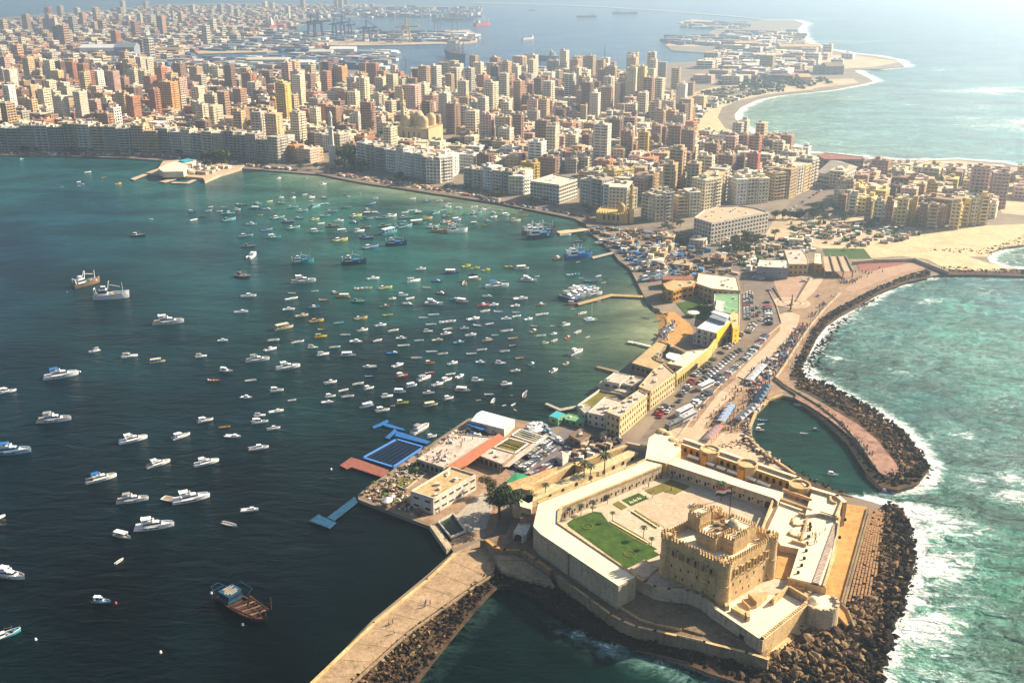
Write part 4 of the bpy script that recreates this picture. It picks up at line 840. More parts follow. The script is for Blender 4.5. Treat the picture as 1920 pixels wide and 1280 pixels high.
BANDS = [ # polygon, count, size range, heights, material choice, where
 ([(935, 1066), (908, 1084), (860, 1120), (770, 1190), (690, 1255), (640, 1295), (600, 1400), (750, 1400), (775, 1290), (815, 1238), (862, 1180), (905, 1128), (935, 1100), (965, 1095), (950, 1070)], 2600, .35, 1.1, (1.45, 2.2), ('rock', 'rock_light', 'rock', 'rock_dark'), 'breakwater'),
 ([(935, 1066), (985, 1078), (1040, 1092), (1062, 1108), (1110, 1145), (1160, 1178), (1230, 1196), (1290, 1210), (1300, 1246), (1240, 1230), (1180, 1212), (1120, 1190), (1075, 1168), (1035, 1142), (995, 1115), (935, 1100)], 1300, .35, 1.1, (1.4, 2.1), ('rock_dark', 'rock_dark', 'rock'), 'foot of the fort rampart'),
 ([(1290, 1212), (1330, 1222), (1440, 1245), (1470, 1210), (1450, 1300), (1400, 1284), (1330, 1262), (1295, 1248)], 260, .5, 1.5, (1.4, 2.4), ('rock', 'rock_light', 'rock_dark'), 'foot of the fort rampart'),
 ([(1436, 1240), (1476, 1196), (1500, 1165), (1520, 1148), (1560, 1140), (1600, 1130), (1622, 1136), (1646, 1104), (1650, 1020), (1658, 955), (1668, 948), (1692, 965), (1706, 1000), (1714, 1058), (1694, 1130), (1674, 1180), (1654, 1240), (1644, 1330), (1450, 1310)], 4200, .4, 1.45, (1.4, 2.9), ('rock_dark', 'rock_dark', 'rock', 'rock', 'rock_light', 'rock_light'), 'sea end of the fort'),
 ([(1588, 1170), (1602, 1140), (1640, 1120), (1660, 1150), (1630, 1200), (1520, 1250), (1450, 1240), (1478, 1200), (1530, 1150)], 520, .6, 1.7, (1.4, 3.0), ('rock_light', 'rock', 'rock_light'), 'sea end of the fort'),
 ([(1480, 712), (1490, 690), (1505, 655), (1522, 626), (1540, 600), (1572, 580), (1600, 566), (1650, 540), (1700, 520), (1740, 508), (1745, 520), (1700, 529), (1652, 548), (1608, 574), (1578, 591), (1550, 611), (1532, 633), (1518, 662), (1503, 690), (1510, 712)], 2200, .35, 1.1, (1.4, 2.0), ('rock', 'rock_dark', 'rock_dark', 'rock'), 'seafront'),
 ([(1500, 712), (1545, 722), (1600, 750), (1650, 780), (1692, 812), (1728, 850), (1742, 880), (1722, 907), (1684, 918), (1650, 913), (1642, 898), (1664, 893), (1686, 882), (1678, 866), (1643, 823), (1611, 796), (1563, 766), (1516, 738), (1490, 726)], 2600, .35, 1.2, (1.4, 2.6), ('rock', 'rock', 'rock_light', 'rock_dark'), 'curved mole'),
 ([(1626, 862), (1646, 888), (1642, 905), (1622, 885), (1588, 832), (1556, 798), (1540, 786), (1560, 787)], 200, .4, 1.0, (1.0, 1.9), ('rock_dark', 'rock'), 'curved mole'),
 ([(1760, 503), (1830, 508), (1920, 510), (2050, 515), (2050, 522), (1920, 518), (1830, 515), (1760, 515)], 320, .5, 1.2, (1.4, 2.4), ('rock', 'rock_dark'), 'far seawall'),
 ([(1340, 842), (1400, 826), (1440, 852), (1490, 884), (1540, 908), (1600, 932), (1560, 925), (1500, 900), (1440, 870), (1400, 850)], 220, .4, 1.0, (1.6, 2.0), ('rock_light', 'rock'), 'cove wall'),
 ([(806, 990), (826, 990), (846, 1018), (852, 1032), (842, 1036), (836, 1020), (816, 998), (804, 994)], 130, .4, .9, (.8, 1.9), ('rock', 'rock_dark'), 'club seawall'),
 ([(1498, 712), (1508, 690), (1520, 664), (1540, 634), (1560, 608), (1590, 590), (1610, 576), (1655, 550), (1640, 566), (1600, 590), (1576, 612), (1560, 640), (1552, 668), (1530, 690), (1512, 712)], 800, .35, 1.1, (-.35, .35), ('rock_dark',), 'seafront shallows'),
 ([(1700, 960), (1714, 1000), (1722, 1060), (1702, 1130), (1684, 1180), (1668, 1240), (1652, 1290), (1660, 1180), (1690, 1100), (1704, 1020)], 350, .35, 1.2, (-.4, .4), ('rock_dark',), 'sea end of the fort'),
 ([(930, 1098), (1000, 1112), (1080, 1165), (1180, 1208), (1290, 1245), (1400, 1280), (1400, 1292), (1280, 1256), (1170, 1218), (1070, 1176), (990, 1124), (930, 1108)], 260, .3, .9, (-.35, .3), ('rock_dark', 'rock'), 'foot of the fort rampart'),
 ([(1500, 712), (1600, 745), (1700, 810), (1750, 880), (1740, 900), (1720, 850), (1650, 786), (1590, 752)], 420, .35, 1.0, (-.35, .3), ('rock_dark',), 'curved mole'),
 ([(936, 1094), (906, 1126), (854, 1186), (806, 1240), (764, 1296), (745, 1296), (796, 1232), (846, 1178), (898, 1120), (926, 1092)], 420, .35, 1.1, (-.3, 1.3), ('rock_dark', 'rock_dark', 'rock'), 'breakwater'),
 ([(1720, 476), (1780, 470), (1852, 470), (1930, 440), (1950, 450), (1862, 480), (1850, 486), (1790, 478)], 160, .5, 1.1, (1.5, 2.0), ('rock', 'rock_light'), 'small bay'),
]
ROCKS = []
for bi, (poly, n, s0, s1, zr, ms, wh) in enumerate(BANDS):
    for x, y, z, s in scatter(poly, n, s0, s1, lambda q: q.uniform(*zr), 40 + bi): ROCKS.append((s / math.hypot(x, y, CAMH), x, y, z, s, ms[R.randrange(len(ms))], wh))
_d = segdist(np.array([k[1] for k in ROCKS]), np.array([k[2] for k in ROCKS]), water_world())
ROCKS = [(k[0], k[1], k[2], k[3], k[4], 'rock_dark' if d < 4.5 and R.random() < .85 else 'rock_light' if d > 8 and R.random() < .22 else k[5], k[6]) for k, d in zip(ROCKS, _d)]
ROCKS.sort(key=lambda k: -k[0])
vis = [k for k in ROCKS if -20 < PX(k[1:4])[0] < 1940 and PX(k[1:4])[1] < 1290]
top = vis[:280]; tops = set(id(k) for k in top)
for _, x, y, z, s, m, wh in top:
    o = bpy.data.objects.new('boulder', BIG[m][R.randrange(7)]); col.objects.link(o); o.location = (x, y, z - .2 * s)
    o.rotation_euler = (R.uniform(-.6, .6), R.uniform(-.6, .6), R.uniform(0, 6.3)); o.scale = (s * R.uniform(.9, 1.5), s, s * R.uniform(.55, .9))
    tag(o, {'rock': 'brown', 'rock_dark': 'dark wet', 'rock_light': 'pale'}[m] + f' boulder among the large rocks at the {wh}', 'boulder', f'boulders at the {wh}')
for m in ('rock', 'rock_dark', 'rock_light'):
    L = [k for k in ROCKS if k[5] == m and id(k) not in tops]; V = []; F = []; off = 0
    for _, x, y, z, s, _, _ in L:
        v = RKL[R.randrange(8)]; a = R.uniform(0, 6.28); ca, sa = math.cos(a), math.sin(a); t = R.uniform(-.5, .5); q = v * np.array([s * R.uniform(.8, 1.5), s, s * R.uniform(.5, .95)])
        q = q @ np.array([[ca, sa, 0], [-sa, ca, 0], [t * .6, 0, 1]]) + np.array([x, y, z - .2 * s]); V.append(q); F.append(np.array(LF) + off); off += len(v)
    me = bpy.data.meshes.new('shore_rocks'); me.from_pydata(np.concatenate(V).tolist(), [], np.concatenate(F).tolist()); me.materials.append(M[m])
    o = bpy.data.objects.new('shore_rocks', me); col.objects.link(o); o['kind'] = 'stuff'; o['label'] = 'loose rocks and boulders piled along the shore'
# dark bank below the rocks
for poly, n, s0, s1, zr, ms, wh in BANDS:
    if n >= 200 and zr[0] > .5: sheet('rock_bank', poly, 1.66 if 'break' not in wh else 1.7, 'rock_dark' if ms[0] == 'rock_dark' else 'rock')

# ================================================================ NEAR BUILDINGS
def outward(pts): # CCW list
    return pts if sum(a.x * b.y - b.x * a.y for a, b in zip(pts, pts[1:] + pts[:1])) > 0 else pts[::-1]
def block(label, px, zt, z0=1.55, mw='offwhite', mr='pink_roof', storeys=2, bay=3.0, ww=1.2, wh=1.3, parapet=.7, name='building', cat='building', Z=None, clutter=4, skip_windows=False, win='glass', group=None, arch_w=False, cheek=False):
    tr = Z or (lambda x, y, z: P(x, y, z))
    pts = outward([tr(x, y, zt) for x, y in px]); cen = sum(pts, Vector()) / len(pts)
    t = thing(name, label, cat, (cen.x, cen.y, z0), group)
    b = MB(); b.prism(pts, z0); b.build('wall', mw, t)
    ins = [p + (cen - p).normalized() * .35 for p in pts]
    b = MB(); b.prism([p + Vector((0, 0, .06)) for p in ins], zt - .1); b.build('roof', mr, t)
    if parapet:
        b = MB(); wallrun(b, [p + Vector((0, 0, parapet)) for p in ins + ins[:1]], .35, parapet + .05); b.build('parapet', mw, t)
    if not skip_windows:
        b = MB(); s = MB(); fh = (zt - z0) / storeys
        for a, c in zip(pts, pts[1:] + pts[:1]):
            L = (c - a).length; n = int(L / bay)
            if n < 1: continue
            d = (c - a).normalized(); nn = Vector((d.y, -d.x, 0)); rz = math.atan2(d.y, d.x)
            for k in range(storeys):
                zz = z0 + fh * (k + .5) - wh / 2 + .15
                for i in range(n):
                    p = a.lerp(c, (i + .5) / n); b.box(p.x + nn.x * .0, p.y + nn.y * .0, zz, ww, .12, wh, rz)
                    s.box(p.x + nn.x * .05, p.y + nn.y * .05, zz - .16, ww + .3, .25, .12, rz); s.box(p.x + nn.x * .05, p.y + nn.y * .05, zz + wh + .02, ww + .3, .3, .12, rz)
        b.build('windows', win, t, 'stuff'); s.build('window_sills', mw, t, 'stuff')
    if clutter:
        b = MB()
        for k in range(clutter):
            i = R.randrange(len(ins)); p = cen.lerp(ins[i], R.uniform(.1, .75)); b.box(p.x, p.y, zt, R.uniform(.8, 2.2), R.uniform(.7, 1.8), R.uniform(.5, 1.3), R.uniform(0, 3), 0)
        b.build('rooftop_unit', 'offwhite', t)
    return t
def Zc(X, Y, z): return P(560 + X * .28125, 740 + Y * .28125, z)   # club
def Zy(X, Y, z): return P(1060 + X / 6.4, 620 + Y / 6.4, z)         # waterfront row
def Zr(X, Y, z): return P(1280 + X / 5.333, 480 + Y / 5.333, z)     # promenade head
def Zw(X, Y, z): return P(1040 + X * .28133, 480 + Y * .28133, z)
# --- club: white walled hall
block('white two-storey hall with tan gravel roof at the corner of the club terrace', [(745, 650), (1020, 485), (1182, 537), (897, 700)], 8.0, 1.6, 'offwhite', 'tan_roof', 2, 4.2, 2.6, .9, .7, 'club_hall', 'hall', Zc, 9)
t = block('pale pink flat-roofed hall with a row of dark columns below the long red walkway', [(785, 432), (880, 372), (1000, 290), (1060, 262), (1290, 285), (965, 490)], 5.2, 1.6, 'concrete', 'pink_roof', 1, 2.2, 1.5, 2.0, .4, 'deck_hall', 'hall', Zc, 6)
block('pale flat-roofed pavilion with shaded openings beside the club car park', [(1175, 398), (1275, 350), (1445, 395), (1360, 468)], 5.0, 1.6, 'stone_dark', 'pink_roof', 1, 2.2, 1.6, 2.2, .3, 'pavilion', 'pavilion', Zc, 2)
b = MB(); b.prism([Zc(985, 480, 5.6), Zc(1335, 255, 5.6), Zc(1375, 285, 5.6), Zc(1115, 465, 5.6), Zc(1060, 490, 5.6)], 4.9); o = b.build('walkway', 'red_carpet'); tag(o, 'long red brick walkway laid across the roofs of the club', 'walkway')
# white shed with ridge
sh = thing('boat_shed', 'white shed with a low ridged roof at the head of the club quay', 'shed', Zc(1290, 170, 1.6))
A, B_, C_, D = Zc(1148, 172, 5.6), Zc(1370, 228, 5.6), Zc(1440, 165, 5.6), Zc(1222, 105, 5.6)
b = MB(); b.prism([A, B_, C_, D], 1.6); b.build('wall', 'offwhite', sh)
r0, r1 = (A + D) / 2 + Vector((0, 0, 1.0)), (B_ + C_) / 2 + Vector((0, 0, 1.0)); b = MB(); b.face([A, B_, r1, r0]); b.face([r0, r1, C_, D]); b.face([A, r0, D]); b.face([B_, C_, r1])
for k in range(1, 12):
    p, q, s = A.lerp(B_, k / 12), r0.lerp(r1, k / 12), D.lerp(C_, k / 12); z = Vector((0, 0, .05)); b.beam(p + z, q + z, .12, .1); b.beam(q + z, s + z, .12, .1)
b.build('roof', 'white', sh)
t = thing('blue_canopy', 'blue canopy on posts below the white shed', 'canopy', Zc(1180, 215, 1.6))
b = MB(); b.prism([Zc(1115, 195, 4.4), Zc(1145, 180, 4.4), Zc(1258, 212, 4.4), Zc(1225, 235, 4.4)], 4.25); b.build('cover', 'blue', t)
b = MB(); [b.box(Zc(X, Y, 0).x, Zc(X, Y, 0).y, 1.6, .15, .15, 2.7) for X, Y in ((1125, 225), (1220, 262), (1250, 245))]; b.build('post', 'steel', t)
# planters, pergolas, small platforms
for pts, lb in (([(615, 585), (700, 530), (790, 560), (710, 625)], 'nearer the sea'), ([(700, 510), (760, 480), (850, 520), (790, 560)], 'nearer the pale pink hall')):
    t = thing('garden_bed', f'planted club garden bed with low walls, the one {lb}', 'garden bed', Zc(*pts[0], 1.6)); q = [Zc(x, y, 2.3) for x, y in pts]
    b = MB(); wallrun(b, q + q[:1], .5, .9); b.build('kerb', 'concrete', t); b = MB(); b.prism([Zc(x, y, 1.9) for x, y in pts], 1.5); b.build('soil', 'lawn_dry', t)
for i, pts in enumerate(([(1300, 345), (1400, 285), (1530, 320), (1440, 385)], [(1420, 265), (1480, 225), (1640, 280), (1580, 320)])):
    t = thing('pergola', ('lower white pergola round a small lawn beside the club car park', 'upper white pergola with open beams near the boat park')[i], 'pergola', Zc(*pts[0], 1.6))
    q = [Zc(x, y, 4.4) for x, y in pts]; b = MB(); wallrun(b, q + q[:1], .5, .35); [b.beam(q[0].lerp(q[1], k / 4), q[3].lerp(q[2], k / 4), .2, .2) for k in (1, 2, 3)] if i else None; b.build('beams', 'white', t)
    b = MB(); [b.box(p.x, p.y, 1.6, .25, .25, 2.6) for a, c in zip(q, q[1:] + q[:1]) for p in (a, (a + c) / 2)]; b.build('post', 'white', t)
    b = MB(); b.prism([Zc(x, y, 1.75) for x, y in pts], 1.55); b.build('lawn', 'lawn_dry', t)
t = thing('shade_roof', 'long pale shade roof with posts along the club car park', 'shade roof', Zc(1500, 380, 1.6)); b = MB(); b.prism([Zc(1335, 478, 4.2), Zc(1365, 458, 4.2), Zc(1650, 258, 4.2), Zc(1665, 275, 4.2), Zc(1400, 478, 4.2)], 4.0); b.build('cover', 'pink_roof', t)
b = MB(); [b.box(Zc(1345 + k * 24, 485 - k * 16.5, 4).x, Zc(1345 + k * 24, 485 - k * 16.5, 4).y, 1.6, .2, .2, 2.4) for k in range(13)]; b.build('post', 'white', t)
t = thing('green_shelter', 'green tarpaulin shelter at the near end of the club car park', 'shelter', Zc(1470, 570, 1.6)); b = MB(); p = [Zc(1385, 575, 4), Zc(1450, 515, 4.6), Zc(1565, 548, 4), Zc(1425, 620, 4.2)]; m_ = sum(p, Vector()) / 4 + Vector((0, 0, .5))
for i in range(4): b.face([p[i], p[(i + 1) % 4], m_])
b.build('tarpaulin', 'green', t); b = MB(); [b.box(q.x, q.y, 1.6, .15, .15, 2.4) for q in p]; b.build('post', 'steel', t)
t = thing('sports_court', 'dark green fenced sports court beside the seawall', 'sports court', Zc(1010, 880, 1.6)); q = [Zc(x, y, 2.2) for x, y in ((930, 855), (1030, 800), (1115, 915), (1015, 955))]; b = MB(); b.prism(q, 1.5); b.build('floor', 'green_court', t)
b = MB(); wallrun(b, [v + Vector((0, 0, .9)) for v in q + q[:1]], .3, 1.0); b.build('kerb', 'offwhite', t)
o = MB(); o.prism([Zc(870, 865, 2.2), Zc(930, 870, 2.2), Zc(1020, 1010, 2.2), Zc(985, 1030, 2.2)], 0); tag(o.build('quay_wall', 'stone_grey'), 'grey sloping quay wall left of the green sports court', 'quay wall')
for i, (X, Y) in enumerate(((590, 700), (1580, 228))):
    t = thing('white_gazebo', ('small white gazebo on the club corner terrace', 'white and blue tented gazebo by the boat park')[i], 'gazebo', Zc(X, Y, 1.6)); b = MB(); p = Zc(X, Y, 4); b.cyl((p.x, p.y), 2.4 + i, 4, 5.2, 8, r1=.2); b.build('canopy', 'white', t)
    b = MB(); [b.box(p.x + 1.9 * math.cos(k), p.y + 1.9 * math.sin(k), 1.6, .12, .12, 2.4) for k in (0, 1.57, 3.14, 4.71)]; b.build('post', 'white', t)
t = thing('guard_kiosk', 'small kiosk with a pitched roof at the end of the car park rows', 'kiosk', Zc(1760, 410, 1.6)); a = [Zc(1715, 405, 5), Zc(1760, 425, 5), Zc(1800, 395, 5), Zc(1750, 372, 5)]
b = MB(); b.prism(a, 1.6); b.build('wall', 'offwhite', t); b = MB(); m_ = sum(a, Vector()) / 4 + Vector((0, 0, 1.2)); g = [m_ + (q - m_) * 1.15 for q in a]; [b.face([g[i], g[(i + 1) % 4], m_]) for i in range(4)]; b.build('roof', 'pink_roof', t)
block('brown-roofed shed right of the kiosk by the fort wall', [(1800, 270), (1880, 222), (1960, 262), (1880, 312)], 4.8, 1.6, 'stone_dark', 'brown_paving', 1, 3, 1.2, 1.2, .2, 'shed', 'shed', Zc, 2)
block('low blue-roofed kiosk on the waterfront below the jetty', [(1668, 140), (1720, 105), (1780, 128), (1730, 160)], 5.2, 1.6, 'pale_green', 'teal', 1, 3, 1.6, 1.2, 0, 'kiosk', 'kiosk', Zc, 0)
block('low pale green flat-roofed annexe on the waterfront', [(1775, 140), (1800, 125), (1920, 155), (1900, 190), (1770, 165)], 3.8, 1.6, 'pale_green', 'pale_green', 1, 3, 1.2, 1.2, .3, 'annexe', 'annexe', Zc, 1)
# pool & pontoons
pool = thing('sea_pool', 'rectangular sea pool with bright blue rim floating beside the club', 'pool', Zc(630, 385, 0)); q = [Zc(430, 415, .55), Zc(652, 293, .55), Zc(832, 345, .55), Zc(630, 477, .55)]
b = MB(); wallrun(b, q + q[:1], 1.0, .8, -.5); b.build('rim', 'blue_light', pool); b = MB(); b.prism([v - Vector((0, 0, .3)) for v in q], -.3); b.build('pool_water', mat('pool_water', (.002, .008, .02), rough=.12, var=.2, spec=.15), pool)
b = MB(); [b.beam(q[0].lerp(q[3], k / 7), q[1].lerp(q[2], k / 7), .1, .06) for k in range(1, 7)]; b.build('lane_rope', 'navy', pool)
def pier(name, label, segs, m, Z, z=.9, cat='jetty', legs=True):
    t = thing(name, label, cat, Z(*segs[0][0], z)); b = MB()
    for s in segs: b.prism([Z(x, y, z) for x, y in s], z - .4); z += .003
    b.build('deck', m, t)
    b = MB()
    for s in segs:
        pts = [Z(x, y, z - .45) for x, y in s]
        for a, c in zip(pts, pts[1:] + pts[:1]):
            n = max(1, int((c - a).length / 4))
            for k in range(n): p = a.lerp(c, k / n); p += (sum(pts, Vector()) / len(pts) - p).normalized() * .3; b.cyl((p.x, p.y), .2, -1, z - .35, 6)
    b.build('piles', 'rust', t, 'stuff'); return t
pier('blue_jetty', 'bright blue jetty with an angled head above the sea pool', [[(878, 310), (850, 325), (640, 272), (655, 240)], [(655, 240), (600, 290), (575, 285), (640, 225)], [(700, 225), (710, 238), (600, 215), (560, 200), (500, 222), (490, 210), (560, 180)], [(560, 200), (600, 172), (585, 165), (540, 190)]], 'blue', Zc)
pier('red_pontoon', 'red-brown plank pontoon below the sea pool', [[(275, 468), (350, 415), (432, 440), (600, 500), (602, 522), (550, 545), (350, 480), (318, 492)]], 'red_wood', Zc, 1.0)
pier('blue_boarding_jetty', 'long blue jetty with a square head off the club corner', [[(372, 678), (402, 705), (235, 835), (190, 815)], [(130, 795), (250, 850), (205, 888), (70, 838)]], 'blue_dark', Zc, 1.0)
for X, Y, X2, Y2 in ((1640, 62, 1740, 100), (1740, 95, 1860, 78)): pass
pier('stone_jetty', 'short bent stone jetty left of the pale waterfront houses', [[(1640, 60), (1655, 52), (1745, 90), (1850, 70), (1860, 84), (1745, 106)]], 'concrete', Zc, 1.2)
pier('wooden_jetty', 'short wooden jetty below the small terrace houses', [[(275, 738), (290, 732), (430, 765), (425, 778)]], 'wood', Zw, 1.2)
pier('white_jetty', 'short white jetty beside the little sandy beach', [[(530, 578), (535, 570), (645, 595), (640, 606)], [(485, 572), (490, 564), (530, 568), (525, 580)]], 'offwhite', Zw, 1.2)
pier('marina_jetty', 'long bent marina jetty with white yachts berthed at its end', [[(590, 262), (590, 275), (380, 266), (160, 325), (150, 312), (370, 252)]], 'stone', Zw, 1.4)
pier('shipyard_jetty', 'tan shipyard jetty with dark trawlers moored at its end', [[(1385, 245), (1600, 215), (1700, 230), (1420, 268)]], 'sand', lambda x, y, z: P(740 + x / 4.571, 380 + y / 4.571, z), 1.4)
pier('shipyard_jetty', 'narrow shipyard jetty with a blue fishing vessel at its end', [[(1690, 462), (1870, 420), (1900, 428), (1700, 478)]], 'concrete', lambda x, y, z: P(740 + x / 4.571, 380 + y / 4.571, z), 1.4)
# --- waterfront row
BW = dict(Z=Zy)
block('long three-storey yellow house with a pale end wall, nearest the fort', [(495, 985), (655, 1045), (985, 765), (885, 715), (660, 860)], 11.5, 1.6, 'pale_yellow', 'pink_roof', 3, 2.4, .9, 1.5, .5, 'row_house', 'house', Zy, 8)
block('three-storey cream house with many windows above the car park', [(880, 680), (1025, 735), (1320, 520), (1180, 400), (1060, 470)], 11.0, 1.6, 'pale_yellow', 'pale_slab', 3, 2.4, .9, 1.5, .5, 'row_house', 'house', Zy, 9)
block('cream two-storey house with grey sea side beside the yellow house', [(265, 985), (485, 1035), (500, 970), (690, 850), (480, 795)], 7.5, 1.6, 'offwhite', 'pink_roof', 2, 2.6, 1.0, 1.3, .4, 'row_house', 'house', Zy, 5)
block('grey low house on the water left of the cream houses', [(150, 905), (235, 990), (330, 935), (250, 875)], 5.5, 1.6, 'offwhite', 'concrete', 1, 2.2, 1.3, 1.2, .2, 'low_house', 'house', Zy, 2)
o = MB(); o.prism([Zy(160, 890, 2.0), Zy(410, 700, 2.0), Zy(740, 770, 2.0), Zy(480, 800, 2.0), Zy(340, 915, 2.0)], -.5); tag(o.build('garden_terrace', 'lawn_dry'), 'brown and green garden terrace on the water between low walls', 'terrace')
o = MB(); wallrun(o, [Zy(150, 888, 3.0), Zy(415, 700, 3.0), Zy(740, 765, 3.0)], .5, 3, 0); tag(o.build('terrace_wall', 'offwhite'), 'pale low wall round the waterside garden terrace', 'wall')
block('small terrace house with big dark windows and tan flat roof on the water', [(455, 600), (590, 500), (785, 540), (650, 640)], 6.0, 1.6, 'offwhite', 'pink_roof', 1, 3.0, 2.2, 1.6, .3, 'terrace_house', 'house', Zy, 1)
block('low pavilion with a light flat roof beside the tan terrace house', [(670, 645), (800, 545), (960, 580), (840, 680)], 5.0, 1.6, 'concrete', 'concrete', 1, 3.0, 1.6, 1.4, .5, 'pavilion', 'pavilion', Zy, 3)
o = MB(); o.prism([Zy(385, 660, 3.6), Zy(430, 600, 3.6), Zy(660, 650, 3.6), Zy(860, 700, 3.6), Zy(760, 750, 3.6)], .5); tag(o.build('sea_terrace', 'stone_grey'), 'grey waterside terrace under the two low pavilions', 'terrace')
block('large tan flat-roofed club building with a sunken court', [(790, 395), (1110, 125), (1230, 160), (1190, 215), (1040, 330), (1080, 360), (1200, 410), (1080, 480)], 5.5, 1.6, 'stone_dark', 'tan_roof', 1, 3, 1.6, 1.6, .5, 'court_building', 'building', Zy, 6)
block('tan flat-roofed wing between the sunken court and the road wall', [(1225, 155), (1450, 250), (1700, 225), (1410, 440), (1215, 400), (1290, 360), (1450, 270)], 5.8, 1.6, 'pale_yellow', 'fort_roof', 1, 3, 1.0, 1.2, .5, 'court_building', 'building', Zy, 4)
t = thing('canvas_shade', 'cream canvas shade spread over the sunken court', 'shade', Zy(1300, 310, 1.6)); b = MB(); b.prism([Zy(1205, 285, 6.6), Zy(1250, 258, 6.6), Zy(1380, 285, 6.6), Zy(1400, 320, 6.6), Zy(1320, 360, 6.6), Zy(1215, 320, 6.6)], 6.45); b.build('canvas', 'white', t)
b = MB(); [b.box(Zy(X, Y, 6).x, Zy(X, Y, 6).y, 1.6, .2, .2, 5) for X, Y in ((1225, 290), (1375, 300), (1310, 345))]; b.build('post', 'wood', t)
rw = thing('road_wall', 'tall yellow wall with dark openings between the road and the tan club roof', 'wall', Zy(1450, 480, 1.6)); b = MB(); wallrun(b, [Zy(1335, 510, 8.0), Zy(1700, 225, 8.0), P(1344, 632, 8.0), P(1382, 596, 8.0)], .6, 6.6, 1.5); b.build('wall', 'yellow', rw)
b = MB(); a, c = Zy(1350, 520, 8), Zy(1590, 320, 8); d = (c - a).normalized(); n = Vector((d.y, -d.x, 0))
for k in range(9): p = a.lerp(c, (k + .5) / 9) + n * .25; b.box(p.x, p.y, 2.2, 1.6, .25, 3.0, math.atan2(d.y, d.x))
b.build('openings', 'void', rw, 'stuff'); b = MB(); a, c = Zy(1335, 500, 8.3), Zy(1700, 215, 8.3); wallrun(b, [a, c], .9, .4); b.build('coping', 'fort_roof', rw)
# yellow restaurant
yr = block('bright yellow restaurant with white roof and dark glazed sea front', [(945, 482), (1045, 405), (1172, 432), (1068, 514)], 10.5, 1.6, 'offwhite', 'white', 3, 3, 1.8, 1.7, .3, 'restaurant', 'restaurant', Zw, 0)
b = MB(); b.prism([Zw(1075, 512, 10.9), Zw(1180, 428, 10.9), Zw(1186, 432, 10.9), Zw(1082, 516, 10.9)], 5.2); b.build('painted_wall', 'bright_yellow', yr); b = MB(); b.prism([Zw(1078, 514, 5.2), Zw(1188, 430, 5.2), Zw(1194, 434, 5.2), Zw(1086, 519, 5.2)], 1.6); b.build('lower_wall', 'yellow', yr)
b = MB(); a, c = Zw(945, 482, 10), Zw(1068, 514, 10); d = (c - a).normalized(); n = Vector((d.y, -d.x, 0))
for z in (1.7, 4.6, 7.5): m_ = (a + c) / 2 + n * 1.2; b.box(m_.x, m_.y, z, (c - a).length, 2.6, .25, math.atan2(d.y, d.x))
for k in range(6): p = a.lerp(c, k / 5) + n * 2.3; b.box(p.x, p.y, 1.6, .25, .25, 8.6, 0)
b.build('balcony_frame', 'offwhite', yr)
b = MB(); b.prism([Zw(1030, 405, 12.6), Zw(1060, 375, 12.6), Zw(1160, 402, 12.6), Zw(1135, 438, 12.6)], 10.5); b.build('glass_penthouse', 'steel', yr); b = MB(); b.prism([Zw(1042, 372, 13), Zw(1065, 362, 13), Zw(1172, 392, 13), Zw(1150, 412, 13)], 12.6); b.build('penthouse_roof', 'white', yr)
block('yellow stair block behind the bright yellow restaurant', [(1165, 395), (1200, 372), (1232, 385), (1232, 470), (1190, 490)], 10.6, 1.6, 'bright_yellow', 'pale_yellow', 3, 4, .8, 1.2, .3, 'stair_block', 'building', Zw, 1)
block('pale olive flat-roofed building beside the road behind the restaurant', [(1065, 255), (1232, 255), (1230, 395), (1130, 378), (1060, 330)], 8.5, 1.6, 'offwhite', 'pale_green', 2, 3, 1.3, 1.3, .4, 'flat_building', 'building', Zw, 3)
block('white flat-roofed annexe on the olive building', [(1080, 290), (1132, 300), (1118, 375), (1070, 360)], 9.5, 8.5, 'offwhite', 'offwhite', 1, 3, 1, .5, .2, 'rooftop_annexe', 'annexe', Zw, 0)
block('wide cream flat-roofed building at the bend of the road', [(960, 115), (1215, 145), (1238, 235), (1050, 222), (940, 185)], 9.0, 1.6, 'stone', 'fort_roof', 2, 3.4, 1.6, 1.3, .5, 'flat_building', 'building', Zw, 7)
block('fan-shaped two-storey building with open balconies over the lawn', [(718, 188), (800, 160), (955, 165), (925, 205), (850, 215), (790, 238), (745, 225)], 9.0, 1.6, 'golden', 'tan_roof', 2, 3.0, 2.3, 1.9, .5, 'fan_building', 'building', Zw, 3)
block('long pink-brown shed roof behind the fan-shaped building', [(715, 130), (955, 135), (950, 160), (720, 158)], 7.5, 1.6, 'stone_dark', 'red_wood', 1, 3, 1, 1, 0, 'shed', 'shed', Zw, 0)
sheet('lawn', [(1268, 568), (1316, 560), (1332, 578), (1320, 600), (1288, 592)], 1.74, 'lawn')
t = thing('white_parasol', 'big white parasol on the lawn beside the yellow restaurant', 'parasol', Zw(925, 378, 1.6)); p = Zw(925, 375, 4); b = MB(); b.cyl((p.x, p.y), 3.8, 4, 4.9, 8, r1=.1); b.build('canopy', 'white', t); b = MB(); b.cyl((p.x, p.y), .1, 1.6, 4.4, 6); b.build('pole', 'wood', t)
